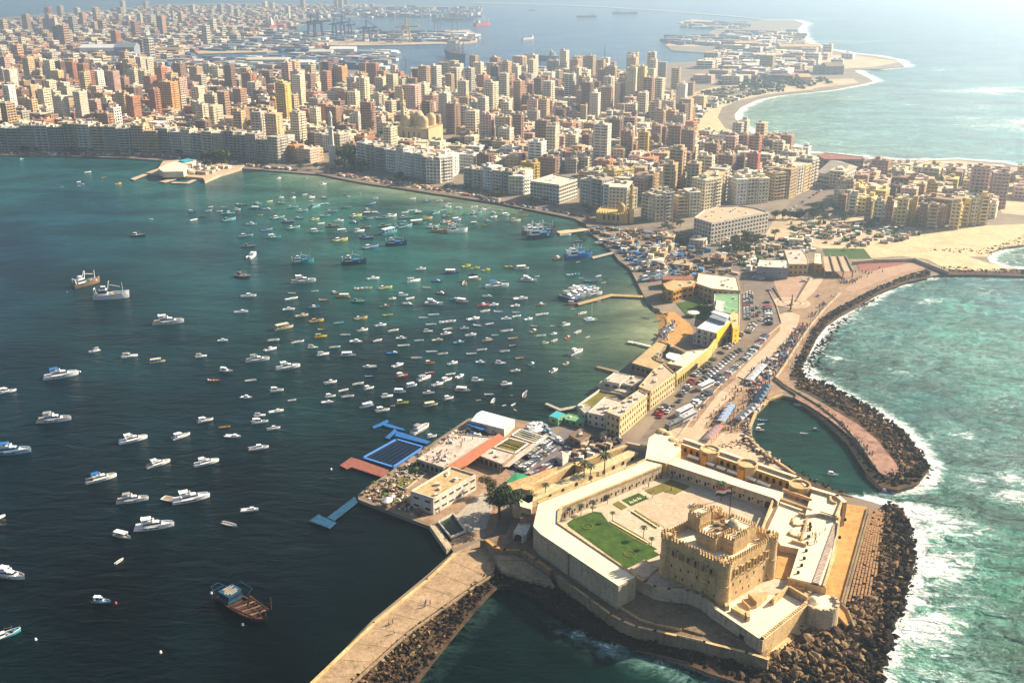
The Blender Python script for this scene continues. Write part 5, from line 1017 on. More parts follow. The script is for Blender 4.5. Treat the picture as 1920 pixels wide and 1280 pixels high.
# hotel & buildings at the neck
ZE = lambda X, Y, z: P(1320 + X / 3.2, 240 + Y / 3.2, z)
Z9 = lambda X, Y, z: P(900 + X / 3.2, 220 + Y / 3.2, z)
block('long white hotel with stepped front and rows of windows facing the sun', [(1285, 608), (1390, 640), (1530, 612), (1732, 572), (1650, 548), (1560, 535), (1430, 540), (1340, 565)], 17, 1.6, 'offwhite', 'pale_slab', 5, 3.4, 2.0, 1.6, 1, 'hotel', 'hotel', Z9, 12)
block('white four-storey office block with ribbon windows on the waterfront', [(302, 388), (440, 345), (585, 375), (475, 412)], 18, 1.6, 'offwhite', 'fort_roof', 5, 3.2, 2.4, 1.5, 1, 'office_block', 'office', Z9, 8)
block('dark-fronted low hall facing the esplanade', [(318, 835), (330, 790), (505, 795), (505, 845)], 9, 1.6, 'steel', 'fort_roof', 1, 8, 1, 1, .6, 'hall', 'hall', ZE, 9)
block('tan two-storey hall beside the dark-fronted hall', [(480, 730), (590, 730), (625, 780), (625, 820), (510, 820)], 9, 1.6, 'yellow', 'pink_roof', 2, 3, 1.6, 1.4, .4, 'hall', 'hall', ZE, 3)
block('golden brick hall between the tan hall and slatted canopy', [(665, 752), (705, 752), (712, 820), (660, 815)], 8.5, 1.6, 'golden', 'fort_roof', 2, 3, 1.2, 1.2, .4, 'hall', 'hall', ZE, 1)
t = thing('slatted_canopy', 'large slatted terrace canopy on beams facing the esplanade', 'canopy', ZE(800, 820, 1.6)); q = [ZE(710, 770, 8.5), ZE(850, 770, 8.5), ZE(892, 860, 6.0), ZE(725, 860, 6.0)]; b = MB(); b.face(q); b.face([v - Vector((0, 0, .15)) for v in q[::-1]]); b.build('cover', 'pale_slab', t)
b = MB()
for k in range(4): z = Vector((0, 0, .4)); b.beam(q[0].lerp(q[1], k / 3) + z, q[3].lerp(q[2], k / 3) + z, .7, .9)
for k in range(4): p = q[3].lerp(q[2], k / 3); b.box(p.x, p.y, 1.6, .6, .6, 5); p = q[0].lerp(q[1], k / 3); b.box(p.x, p.y, 1.6, .6, .6, 7)
b.build('beams', 'wood', t)
t = thing('memorial_wall', 'long pale wall round the seaward terrace', 'wall', P(1660, 486, 1.6)); b = MB(); wallrun(b, [P(1600, 490, 4), P(1640, 486, 4), P(1716, 484, 4), P(1742, 494, 4), P(1778, 508, 4)], 1.2, 3, 1); b.build('wall', 'stone_grey', t)
sheet('sunken_court', [(1606, 492), (1640, 489), (1712, 487), (1690, 496), (1640, 506), (1612, 508)], 1.72, 'red_wood')
hall = thing('pitched_roof_hall', 'large hall with a dark grey pitched roof near the far beach', 'hall', ZE(800, 300, 1.6)); q = [ZE(690, 265, 13), ZE(820, 285, 13), ZE(915, 235, 13), ZE(820, 205, 13)]; b = MB(); b.prism(q, 1.6); b.build('wall', 'offwhite', hall)
b = MB(); r0, r1 = (q[0] + q[3]) / 2 + Vector((0, 0, 7)), (q[1] + q[2]) / 2 + Vector((0, 0, 7)); g = [v + (v - (r0 + r1) / 2).xy.to_3d() * .12 for v in q]; b.face([g[0], g[1], r1, r0]); b.face([r0, r1, g[2], g[3]]); b.face([g[1], g[2], r1]); b.face([g[0], r0, g[3]]); b.build('roof', 'concrete', hall)
b = MB(); 
for a, c in ((q[0], q[1]), (q[1], q[2])):
    d = (c - a).normalized(); n = Vector((d.y, -d.x, 0))
    for z in (3, 7):
        for k in range(8): p = a.lerp(c, (k + .5) / 8); b.box(p.x + n.x * .05, p.y + n.y * .05, z, 2.4, .3, 2.4, math.atan2(d.y, d.x))
b.build('windows', 'glass', hall, 'stuff')
block('long brown building with a flat roof on the edge of the far beach', [(680, 165), (725, 150), (955, 175), (958, 192), (720, 190)], 12, 1.6, 'stone_dark', 'red_wood', 2, 4, 2, 1.6, .6, 'school_building', 'building', ZE, 4)
# stone seats / kerbs along the promenade
def kerbline(name, label, pts, h=.7, w_=.6, m='stone_grey', z=1.6): b = MB(); wallrun(b, [P(x, y, z + h) for x, y in pts], w_, h + .2); return tag(b.build(name, m), label, 'low wall')
kerbline('sea_wall', 'long low sea wall between the crowded promenade and the rocks', [(1575, 548), (1548, 575), (1520, 608), (1498, 640), (1474, 678), (1455, 706)], 1.0, .8)
kerbline('cove_wall', 'curved low wall along the inner edge of the sheltered cove', [(1466, 738), (1440, 748), (1417, 770), (1405, 800), (1410, 826), (1440, 852), (1490, 886)], .9, 1.0, 'stone')
kerbline('kerb_wall', 'low kerb wall between the road and the pale promenade', [(1262, 830), (1300, 780), (1330, 742), (1360, 712), (1402, 674), (1438, 630), (1466, 606), (1456, 572), (1440, 540)], .5, .5, 'pale_slab')
kerbline('mole_wall', 'low wall at the root of the curved mole', [(1455, 706), (1475, 722), (1500, 736), (1540, 760), (1580, 792), (1612, 828), (1640, 870)], .9, .9, 'stone_dark', 2.2)
kerbline('kerb_wall', 'dark kerb on the left edge of the slab walkway by the esplanade', [(1519, 520), (1492, 564)], .6, .6, 'brown_paving')
kerbline('kerb_wall', 'short dark kerb on the left of the esplanade', [(1450, 538), (1466, 562)], .6, .6, 'brown_paving')
for i, (x, y, h) in enumerate(((1484, 572, 6.0), (1482, 583, 4.0))):
    t = thing('monument', ('dark slim monument in the centre of the round plaza', 'smaller dark statue on a plinth below the round plaza')[i], 'monument', P(x, y, 1.7)); p = P(x, y, 1.7); b = MB(); b.cyl((p.x, p.y), 1.5, 1.7, 2.6, 8); b.build('plinth', 'stone_grey', t); b = MB(); b.cyl((p.x, p.y), .6, 2.6, 2.6 + h, 8, r1=.25); b.build('shaft', 'black', t)
# breakwater rampart end buttress near the fort & statue ruins
t = thing('ruined_wall', 'broken stone rampart stub between the breakwater and the fort rampart', 'ruin', P(930, 1040, 1.6)); b = MB(); b.prism([P(926, 1040, 4.6), P(945, 1033, 4.6), P(985, 1048, 4.2), P(1030, 1082, 4.0), P(1040, 1098, 3.0), P(985, 1086, 3.0), P(940, 1070, 3.4)], 0); b.build('wall', 'stone_dark', t)
# market tents on the promenade
for nm, cl, pts in (('blue and white', 'blue_light', [(1352, 789), (1372, 757)]), ('blue', 'blue_dark', [(1420, 752), (1440, 720)]), ('grey', 'steel', [(1384, 786), (1418, 756)]), ('red and white', 'red', [(1326, 822), (1350, 796)]), ('white', 'white', [(1404, 712), (1432, 682)])):
    a, c = P(*pts[0], 4), P(*pts[1], 4); N = 5
    for k in range(N):
        p = a.lerp(c, (k + .5) / N); t = thing('market_tent', f'{nm} market tent, {(ORD[k] or "first ").strip()} from the fort end of its row', 'tent', (p.x, p.y, 1.6), 'market tents on the promenade')
        rz = math.atan2((c - a).y, (c - a).x); b = MB(); L = (c - a).length / N * .46; e = Vector((math.cos(rz), math.sin(rz), 0)); n = Vector((-e.y, e.x, 0)); q = [p - e * L - n * 2, p + e * L - n * 2, p + e * L + n * 2, p - e * L + n * 2]
        top_ = p + Vector((0, 0, 1.0)); 
        for i in range(4): b.face([q[i], q[(i + 1) % 4], top_], (i % 2) if ' and ' in nm else 0)
        b.build('canopy', [cl, 'white'], t); b = MB(); [b.box(v.x, v.y, 1.6, .12, .12, 2.4) for v in q]; b.build('post', 'steel', t)
# ================================================================ THE CITY
PALC = {'brown': (.33, .20, .13), 'dark brown': (.20, .125, .09), 'red-brown': (.40, .19, .11), 'orange': (.55, .30, .12), 'tan': (.50, .36, .21), 'cream': (.66, .57, .40), 'white': (.68, .64, .56),
        'grey': (.40, .355, .29), 'pink': (.64, .42, .33), 'yellow': (.66, .50, .20), 'ochre': (.60, .42, .12), 'pale grey': (.54, .48, .385), 'dark grey': (.20, .20, .20), 'red': (.45, .13, .075)}
GLC = (.02, .022, .026)
def lattice(W, G, T, x, y, z0, w_, d_, h, rz, c, rr, style=0, bay=3.2, fh=3.1, full=True, c2=None, flush=.35):
    "apartment block: dark core G, floor bands and piers W, roof T - real relief, no painted windows"
    ca, sa = math.cos(rz), math.sin(rz); tc = lambda a, b: (x + ca * a - sa * b, y + sa * a + ca * b)
    nf = max(2, int(round(h / fh))); fh = h / nf; c2 = c2 or c
    G.box(x, y, z0, w_ - 2 * flush, d_ - 2 * flush, h - .3, rz, 0, GLC if full else None, bottom=False)
    W.box(x, y, z0, w_, d_, fh * .45, rz, 0, c, bottom=False)
    bandh = fh * rr.uniform(.46, .58)
    for k in range(1, nf):
        W.box(x, y, z0 + k * fh - bandh * .35, w_, d_, bandh, rz, 0, c2 if style == 3 else c, bottom=False)
    W.box(x, y, z0 + h - fh * .3, w_ + .3, d_ + .3, fh * .3 + .5, rz, 0, c, bottom=False)
    nb = max(2, int(round(w_ / bay))); nd = max(2, int(round(d_ / bay))); pw = rr.uniform(.9, 1.5)
    if style == 1:   # blank side walls
        for s in (-1, 1): p = tc(s * (w_ / 2 - .4), 0); W.box(*p, z0, .8, d_ + .04, h, rz, 0, c, bottom=False)
    for i in range(nb + 1):
        a = -w_ / 2 + w_ * i / nb; a = max(-w_ / 2 + pw / 2, min(w_ / 2 - pw / 2, a))
        if style == 2 and 0 < i < nb and i % 2: continue
        for s in (-1, 1):
            p = tc(a, s * (d_ / 2 - .2)); W.box(*p, z0, pw, .44, h, rz, 0, c, bottom=False)
    if style != 1:
        for i in range(nd + 1):
            a = -d_ / 2 + d_ * i / nd; a = max(-d_ / 2 + pw / 2, min(d_ / 2 - pw / 2, a))
            for s in (-1, 1):
                p = tc(s * (w_ / 2 - .2), a); W.box(*p, z0, .44, pw, h, rz, 0, c, bottom=False)
    if full and nf > 3:   # balconies
        for i in range(nb):
            if rr.random() < .45:
                a = -w_ / 2 + w_ * (i + .5) / nb; s = -1
                p = tc(a, s * (d_ / 2 + .55))
                for k in range(1, nf): W.box(*p, z0 + k * fh - .15, w_ / nb * .8, 1.1, 1.05, rz, 0, c2)
        if rr.random() < .6:
            for k in range(1, nf): p = tc(w_ / 2 + .5, rr.choice((-.25, .25)) * d_ * 0); W.box(*p, z0 + k * fh - .15, 1.0, d_ * .35, 1.05, rz, 0, c2)
    rc = tuple(min(.9, v * k) for v, k in zip((.58, .49, .37), [rr.uniform(.6, 1.25)] * 3))
    T.box(x, y, z0 + h + .1, w_ - .6, d_ - .6, .12, rz, 0, rc, bottom=False)
    kq = rr.uniform(.7, 1.3)
    for k in range(rr.randint(2, 6) if full else rr.randint(1, 3)):
        p = tc(rr.uniform(-.38, .38) * w_, rr.uniform(-.38, .38) * d_); T.box(*p, z0 + h + .2, rr.uniform(1.2, w_ * .3), rr.uniform(1.2, d_ * .3), rr.uniform(.8, 3.0), rz, 0, tuple(v * kq for v in rc))
    if rr.random() < .5: p = tc(rr.uniform(-.3, .3) * w_, rr.uniform(-.3, .3) * d_); T.box(*p, z0 + h + .2, 4, 3.4, 3.4, rz, 0, c)
CITY = []; OCC = []
def occupied(x, y, r):
    for a, b, c in OCC:
        if (a - x) ** 2 + (b - y) ** 2 < (r + c) ** 2: return True
    return False
def hero(px, py, ytop, wpx, colour, ratio=.9, rot=None, style=None, kind='tower', grow=1.0, x_=None):
    p = P(px, py, 1.5); s = FOC / math.hypot(p.x, p.y, CAMH)
    d = math.atan2(CAMH, math.hypot(p.x, p.y)); h = (py - ytop) / s / math.cos(d) * grow
    w_ = wpx / s * .78; rz = rad(R.uniform(-32, -14)) if rot is None else rad(rot)
    dd = w_ * ratio; p = P(px, py, 1.5) + Vector((0, dd * .55, 0)); OCC.append((p.x, p.y, max(w_, dd) * .62))
    CITY.append(dict(x=p.x, y=p.y, w=w_, d=dd, h=max(6, h), rz=rz, c=colour, st=R.choice((0, 0, 1, 2)) if style is None else style, hero=True))
C1 = [(875, 620, 445, 85, 'orange'), (805, 640, 480, 50, 'red-brown'), (680, 560, 465, 85, 'dark brown'), (655, 635, 560, 40, 'yellow'), (735, 640, 570, 50, 'white'), (1085, 680, 560, 105, 'cream'), (990, 700, 635, 50, 'cream'),
 (1380, 700, 540, 70, 'dark brown'), (1415, 640, 520, 40, 'orange'), (1465, 660, 450, 70, 'ochre'), (1765, 590, 480, 55, 'red-brown'), (345, 560, 470, 60, 'cream'), (85, 580, 470, 60, 'tan'), (145, 560, 500, 40, 'pink'),
 (40, 390, 300, 50, 'pink'), (85, 310, 245, 50, 'orange'), (115, 265, 205, 30, 'cream'), (180, 405, 335, 55, 'red-brown'), (240, 180, 110, 26, 'pink'), (262, 180, 92, 26, 'pink'), (284, 180, 108, 26, 'pink'), (370, 430, 335, 60, 'red-brown'), (430, 410, 350, 40, 'yellow'),
 (500, 430, 370, 60, 'tan'), (640, 440, 340, 75, 'brown'), (715, 440, 370, 45, 'brown'), (835, 420, 335, 30, 'pink'), (1130, 400, 350, 110, 'cream'), (1560, 470, 395, 65, 'red-brown'), (530, 600, 495, 70, 'brown'), (1700, 620, 545, 55, 'tan'),
 (1350, 590, 500, 60, 'brown'), (1230, 640, 580, 70, 'tan'), (1580, 640, 570, 60, 'red-brown'), (430, 100, 130 - 20, 20, 'cream'), (1010, 560, 500, 50, 'brown'), (1140, 560, 480, 50, 'tan'), (960, 530, 470, 50, 'brown'), (300, 470, 380, 50, 'yellow'), (560, 480, 400, 40, 'brown'), (250, 520, 430, 50, 'ochre'), (930, 130, 75, 26, 'tan'), (610, 130, 85, 30, 'tan'), (720, 135, 80, 25, 'cream'), (775, 130, 85, 40, 'cream'), (815, 128, 90, 22, 'tan'), (890, 125, 70, 14, 'tan'), (660, 130, 90, 24, 'cream'),
 (60, 560, 450, 40, 'brown'), (170, 470, 420, 40, 'brown'), (20, 480, 400, 40, 'red-brown'), (210, 560, 490, 50, 'tan')]
for a in C1: hero(a[0] * .3646, a[1] * .3646, a[2] * .3646, a[3] * .3646, a[4])
C2 = [(30, 470, 335, 55, 'tan'), (105, 480, 355, 70, 'orange'), (210, 510, 390, 55, 'red-brown'), (275, 480, 340, 65, 'red-brown'), (382, 450, 345, 35, 'cream'), (365, 500, 420, 35, 'red-brown'), (435, 550, 460, 50, 'orange'), (120, 590, 480, 50, 'red-brown'),
 (185, 700, 595, 60, 'white'), (250, 720, 540, 75, 'brown'), (302, 600, 490, 35, 'cream'), (650, 400, 330, 85, 'tan'), (1030, 400, 300, 75, 'tan'), (955, 510, 400, 80, 'brown'), (1045, 510, 400, 45, 'dark brown'), (640, 485, 435, 60, 'dark brown'), (710, 485, 435, 60, 'brown'), (780, 488, 430, 60, 'dark grey'), (850, 490, 440, 60, 'brown'),
 (1085, 530, 440, 40, 'red-brown'), (1205, 400, 320, 80, 'pale grey'), (1370, 360, 295, 60, 'pink'), (1450, 380, 320, 75, 'brown'), (1505, 385, 325, 40, 'brown'), (1610, 350, 280, 65, 'tan'), (1600, 560, 365, 60, 'cream'), (1655, 530, 360, 45, 'yellow'), (1700, 540, 370, 40, 'cream'), (1375, 630, 440, 62, 'dark brown'), (1475, 600, 460, 70, 'brown'),
 (1180, 640, 525, 65, 'pink'), (1245, 540, 470, 50, 'red-brown'), (1100, 690, 580, 65, 'grey'), (1130, 740, 640, 55, 'tan'), (1185, 790, 680, 65, 'pale grey'), (1450, 870, 655, 95, 'pale grey'), (1590, 800, 660, 55, 'pale grey'), (1662, 840, 690, 65, 'ochre'), (1540, 720, 640, 28, 'yellow'), (1295, 790, 700, 70, 'cream'), (1355, 660, 550, 40, 'tan'),
 (1805, 690, 580, 75, 'orange'), (685, 690, 545, 70, 'brown'), (820, 590, 540, 45, 'pink'), (910, 640, 570, 55, 'tan'), (1488, 640, 575, 36, 'white'), (1020, 760, 600, 60, 'brown'), (570, 590, 500, 70, 'brown'), (500, 570, 495, 50, 'dark brown'), (880, 500, 430, 50, 'cream'), (1240, 660, 570, 50, 'dark brown'), (1370, 800, 700, 50, 'dark brown'),
 (1750, 500, 410, 50, 'tan'), (1760, 430, 330, 50, 'grey'), (1830, 460, 360, 50, 'tan'), (970, 600, 530, 50, 'brown'), (1060, 600, 500, 50, 'brown'), (740, 640, 560, 50, 'red-brown'), (1320, 560, 450, 50, 'brown'), (1420, 540, 430, 45, 'dark brown'), (1160, 500, 400, 45, 'orange'), (450, 470, 420, 50, 'brown'), (550, 460, 400, 50, 'tan'), (1545, 560, 440, 40, 'brown'), (1850, 700, 600, 60, 'grey'), (1900, 640, 560, 60, 'brown'), (1760, 760, 660, 50, 'brown'), (870, 740, 660, 70, 'cream'), (930, 730, 640, 40, 'tan'), (600, 700, 600, 50, 'brown'), (100, 660, 560, 40, 'dark brown'), (40, 640, 545, 50, 'brown')]
for a in C2: hero(600 + a[0] * .3646, a[1] * .3646, a[2] * .3646, a[3] * .3646, a[4])
C4 = [(1575, 235, 120, 75, 'red-brown'), (1500, 235, 140, 55, 'red-brown'), (1430, 230, 145, 55, 'brown'), (1370, 230, 150, 45, 'dark brown'), (1790, 285, 160, 80, 'cream'), (1562, 365, 245, 55, 'dark brown'), (1640, 375, 230, 80, 'red'), (1485, 360, 230, 85, 'tan'), (1225, 385, 225, 90, 'brown'), (1175, 395, 325, 55, 'tan'), (1305, 340, 285, 70, 'brown'),
 (1055, 215, 120, 50, 'dark brown'), (1185, 190, 70, 45, 'grey'), (1060, 190, 60, 70, 'brown'), (740, 240, 100, 10, 'tan'), (550, 335, 255, 90, 'grey'), (450, 330, 215, 90, 'grey'), (1720, 260, 200, 40, 'brown')]
for a in C4:
    if a[3] > 20: hero(900 + a[0] / 3.2, 220 + a[1] / 3.2, 220 + a[2] / 3.2, a[3] / 3.2, a[4])
C5 = [(830, 500, 410, 60, 'brown'), (890, 530, 415, 60, 'cream'), (945, 480, 395, 55, 'tan'), (985, 560, 450, 45, 'tan'), (1045, 575, 450, 60, 'cream'), (1110, 575, 450, 50, 'brown'), (1185, 590, 440, 70, 'yellow'), (1250, 580, 450, 45, 'ochre'), (1310, 600, 470, 50, 'brown'), (1372, 612, 475, 62, 'tan'), (1430, 605, 485, 45, 'brown'), (1508, 610, 470, 65, 'yellow'), (1570, 592, 465, 45, 'ochre'), (1620, 588, 440, 50, 'cream'), (1675, 585, 430, 55, 'yellow'),
 (870, 405, 345, 60, 'yellow'), (925, 400, 345, 40, 'yellow'), (970, 395, 340, 45, 'ochre'), (1070, 425, 350, 70, 'tan'), (1130, 430, 355, 45, 'brown'), (1180, 440, 360, 50, 'brown'), (1240, 445, 355, 50, 'tan'), (1300, 445, 350, 45, 'brown'), (1365, 475, 345, 70, 'ochre'), (1440, 470, 380, 40, 'brown'), (1490, 470, 385, 55, 'tan'), (1655, 455, 270, 120, 'pink'), (1770, 485, 300, 105, 'pink'), (1040, 370, 310, 50, 'brown'), (1270, 350, 300, 60, 'brown'), (1100, 350, 305, 60, 'tan')]
for a in C5: hero(1320 + a[0] / 3.2, 240 + a[1] / 3.2, 240 + a[2] / 3.2, a[3] / 3.2, a[4], kind='block', style=0 if 'pink' == a[4] else None)
# corniche front: rows of linked blocks following the shore road
def front(pts, hpx, n, cols, dep=16):
    A = [P(x, y, 1.5) for x, y in pts]; L = [0]
    for a, c in zip(A, A[1:]): L.append(L[-1] + (c - a).length)
    for k in range(n):
        s = L[-1] * (k + .5) / n; i = max(j for j in range(len(A) - 1) if L[j] <= s); a, c = A[i], A[i + 1]; p = a.lerp(c, (s - L[i]) / (L[i + 1] - L[i])); d = (c - a).normalized()
        px, py = PX(p); sc = FOC / p.length if False else FOC / math.hypot(p.x, p.y, CAMH); h = hpx / sc / math.cos(math.atan2(CAMH, p.y)) * R.uniform(.86, 1.12); w_ = L[-1] / n * R.uniform(.86, .98)
        rz = math.atan2(d.y, d.x); nn = Vector((-d.y, d.x, 0)); q = p + nn * dep / 2; OCC.append((q.x, q.y, max(w_, dep) * .5))
        CITY.append(dict(x=q.x, y=q.y, w=w_, d=dep * R.uniform(.9, 1.1), h=h, rz=rz, c=R.choice(cols), st=R.choice((0, 0, 2)), hero=True))
front([(-60, 283), (0, 284), (150, 285), (300, 289)], 42, 14, ('grey', 'pale grey', 'tan', 'grey'))
front([(300, 287), (420, 296), (525, 306)], 42, 11, ('pale grey', 'grey', 'grey', 'cream'))
front([(668, 312), (740, 324), (826, 344)], 42, 9, ('pale grey', 'grey', 'white', 'grey'))
front([(826, 345), (862, 325)], 40, 2, ('white',)); front([(868, 348), (940, 360), (982, 366)], 36, 6, ('pale grey', 'grey', 'white')); front([(984, 366), (1000, 350)], 33, 1, ('cream',))
front([(1085, 382), (1130, 391), (1172, 400)], 46, 4, ('pale grey', 'grey', 'white')); front([(1174, 400), (1184, 386)], 42, 1, ('cream',))
front([(1200, 408), (1232, 416), (1262, 413)], 46, 4, ('tan', 'pale grey', 'cream')); front([(1268, 408), (1312, 406)], 40, 2, ('tan', 'cream'))
front([(1318, 396), (1340, 392), (1368, 372)], 62, 3, ('tan', 'grey', 'cream')); front([(1378, 384), (1440, 380)], 40, 3, ('cream', 'pale grey', 'white')); front([(1448, 376), (1480, 372), (1530, 350)], 50, 5, ('pale grey', 'cream', 'tan'))
front([(530, 300), (580, 306), (606, 300)], 24, 3, ('pink', 'tan', 'orange')); front([(1083, 342), (1142, 350)], 22, 3, ('tan', 'cream')); front([(1150, 352), (1188, 346)], 28, 2, ('ochre', 'yellow')); front([(590, 280), (640, 285)], 28, 3, ('white', 'pale grey'))
front([(986, 344), (1012, 338)], 30, 2, ('yellow', 'ochre')); front([(700, 275), (760, 280), (860, 290)], 14, 6, ('white', 'cream')); front([(870, 310), (930, 318)], 18, 4, ('cream', 'tan'))
# keep-outs: hotel, office, mosques, squares
for x, y, r in ((1310, 425, 30), (1350, 415, 30), (1400, 410, 35), (1430, 400, 25), (1040, 355, 32), (1070, 350, 22), (782, 262, 60), (882, 250, 34), (1192, 398, 20), (1540, 335, 38), (1575, 320, 38), (1590, 298, 40), (645, 300, 20), (1385, 430, 30), (620, 290, 14), (1470, 430, 45), (1500, 415, 40)):
    p = P(x, y, 0); OCC.append((p.x, p.y, r))
def fill(poly, spacing, rot, h0, h1, ptower, ht0, ht1, cols, size, skip=.06, x0=None):
    pts = [P(x, y, 0) for x, y in poly]; pl = [(p.x, p.y) for p in pts]; ca, sa = math.cos(rad(rot)), math.sin(rad(rot))
    X = [p[0] for p in pl]; Y = [p[1] for p in pl]; cx, cy = sum(X) / len(X), sum(Y) / len(Y); rr_ = max(max(X) - min(X), max(Y) - min(Y)) * .75; n = int(rr_ / spacing) + 1
    for i in range(-n, n):
        for j in range(-n, n):
            u = i * spacing + (i // 4) * spacing * .35; v = j * spacing * .9 + (j // 3) * spacing * .4
            x = cx + ca * u - sa * v + R.uniform(-2, 2); y = cy + sa * u + ca * v + R.uniform(-2, 2)
            if not inpoly(x, y, pl) or R.random() < skip: continue
            q = PX((x, y, 1.5))
            if not (-60 < q[0] < 1980): continue
            w_ = size * R.uniform(.72, 1.12); d_ = size * R.uniform(.7, 1.05)
            if occupied(x, y, size * .42): continue
            tw = R.random() < ptower; h = R.uniform(ht0, ht1) if tw else R.uniform(h0, h1)
            CITY.append(dict(x=x, y=y, w=w_ * (.85 if tw else 1), d=d_ * (.85 if tw else 1), h=h, rz=rad(rot + R.uniform(-4, 4)), c=R.choice(cols), st=R.choice((0, 0, 1, 2)), hero=False))
mixc = ('brown', 'tan', 'cream', 'red-brown', 'tan', 'pale grey', 'brown', 'cream', 'tan', 'white', 'pink', 'cream', 'dark brown', 'pale grey')
fill([(-80, 280), (0, 268), (300, 274), (525, 290), (600, 284), (668, 300), (760, 306), (870, 326), (1000, 336), (1090, 330), (1200, 372), (1300, 385), (1330, 372), (1300, 300), (1290, 262), (1200, 235), (800, 225), (400, 215), (-80, 215)], 21, -22, 9, 18, .13, 26, 44, mixc, 16.5)
fill([(-80, 214), (400, 214), (800, 224), (1200, 234), (1290, 262), (1310, 240), (1240, 190), (1230, 150), (1000, 146), (850, 160), (760, 170), (330, 166), (250, 140), (-80, 140)], 25, -24, 10, 24, .2, 30, 52, mixc, 18)
fill([(250, 140), (340, 134), (760, 148), (850, 158), (760, 168), (330, 165)], 28, -24, 5, 11, .02, 20, 26, ('cream', 'tan', 'white', 'brown', 'pale grey'), 20, .2)
fill([(1290, 262), (1300, 300), (1330, 372), (1440, 372), (1530, 340), (1500, 300), (1440, 276), (1380, 266), (1320, 262)], 20, -28, 10, 18, .16, 22, 34, mixc, 16)
fill([(-80, 138), (330, 122), (370, 93), (480, 77), (540, 58), (560, 38), (700, 14), (300, 16), (0, 48), (-80, 60)], 46, -20, 8, 20, .035, 35, 60, ('cream', 'tan', 'brown', 'pale grey', 'tan', 'brown', 'red-brown', 'grey'), 25, .25)
fill([(1480, 300), (1560, 312), (1700, 322), (1840, 345), (1600, 368), (1560, 340), (1500, 330)], 24, -30, 6, 12, .05, 16, 22, ('cream', 'tan', 'pink', 'white', 'brown'), 18, .3)
fill([(1560, 395), (1590, 370), (1740, 375), (1860, 395), (1820, 420), (1740, 425)], 26, -30, 12, 20, .1, 22, 28, ('yellow', 'tan', 'cream', 'brown'), 20, .25)
fill([(1300, 130), (1340, 104), (1420, 70), (1490, 60), (1495, 90), (1600, 112), (1610, 126), (1500, 148), (1380, 162), (1300, 170)], 55, -25, 8, 16, .06, 22, 32, ('cream', 'tan', 'white', 'pink', 'pale grey'), 34, .35)
fill([(1230, 180), (1330, 180), (1300, 235), (1250, 240)], 28, -25, 5, 10, .1, 15, 25, ('cream', 'tan', 'white'), 20, .35)
fill([(1540, 422), (1600, 424), (1520, 448), (1470, 448), (1400, 445), (1440, 425)], 24, -25, 4, 8, 0, 9, 10, ('cream', 'tan', 'white'), 13, .3)
fill([(1405, 445), (1480, 450), (1500, 470), (1440, 476), (1390, 462)], 18, -15, 4, 8, 0, 9, 10, ('cream', 'white', 'tan'), 12, .15)
fill([(1180, 440), (1240, 430), (1330, 470), (1380, 508), (1250, 512), (1200, 490), (1170, 460)], 21, -20, 3, 6, 0, 9, 10, ('cream', 'brown', 'tan', 'grey'), 11, .35)
fill([(1560, 330), (1700, 326), (1850, 345), (1880, 400), (1820, 424), (1620, 424), (1580, 400)], 22, -30, 8, 16, .1, 18, 24, ('yellow', 'tan', 'cream', 'cream', 'pink', 'brown'), 16, .12)
fill([(1850, 330), (1920, 330), (2000, 360), (1980, 400), (1880, 380)], 30, -25, 8, 14, .1, 16, 20, ('pink', 'cream', 'tan'), 20, .3)
# far estate blocks and warehouses
for d in CITY: d['r'] = FOC / math.hypot(d['x'], d['y'], CAMH); d['area'] = d['r'] ** 2 * d['w'] * (d['h'] + d['d'] * .4); d['px'] = PX((d['x'], d['y'], 1.5 + d['h'] / 2))
CITY = [d for d in CITY if d['px'][0] > -30 and d['px'][0] < 1960]
CITY.sort(key=lambda d: -(d['area'] * (1.6 if d['hero'] else 1)))
MARKS = [('the domed mosque', 782, 255), ('the slender white minaret', 625, 262), ('the long white hotel', 1370, 420), ('the white office block', 1042, 355), ('the small golden mosque', 1160, 405), ('the pitched-roof hall', 1570, 322),
         ('the yacht club quay', 350, 310), ('the large pink tower block', 1837, 350), ('the single-domed mosque', 905, 240), ('the left edge of the photo', 0, 240), ('the harbour quay with cranes', 640, 90), ('the far curved beach', 1400, 215), ('the tall grey slatted tower', 1128, 280), ('the shore tree clump', 650, 290)]
items = []; GV = {}
for i, d in enumerate(CITY[:300]):
    rr = random.Random(1000 + i); kf = rr.uniform(.82, 1.2); c = tuple(v * kf for v in PALC[d['c']]); tall = d['h'] > 27
    t = thing('apartment_tower' if tall else 'apartment_block', '', 'tower block' if tall else 'apartment block', (d['x'], d['y'], 1.5), 'city apartment buildings')
    W, G, T = MB(), MB(), MB(); big = d['area'] > 700
    lattice(W, G, T, d['x'], d['y'], 1.5, d['w'], d['d'], d['h'], d['rz'], c, rr, d['st'], bay=rr.uniform(2.8, 3.8), full=True, c2=tuple(min(.8, v * 1.25) for v in c))
    W.build('wall', 'facade', t); G.build('window_glass', 'glass', t); T.build('roof', 'roof', t)
    px, py = PX((d['x'], d['y'], 1.5))
    hw = 'very tall' if d['h'] > 48 else 'tall' if tall else 'mid-rise' if d['h'] > 16 else 'low'
    items.append((t, f"{hw} {d['c']} apartment {'tower' if tall else 'block'}" + {0: '', 1: ' with blank sides', 2: ' with banded floors', 3: ''}[d['st']], px, py))
autolabel(items, MARKS)
W, G, T = MB(), MB(), MB()
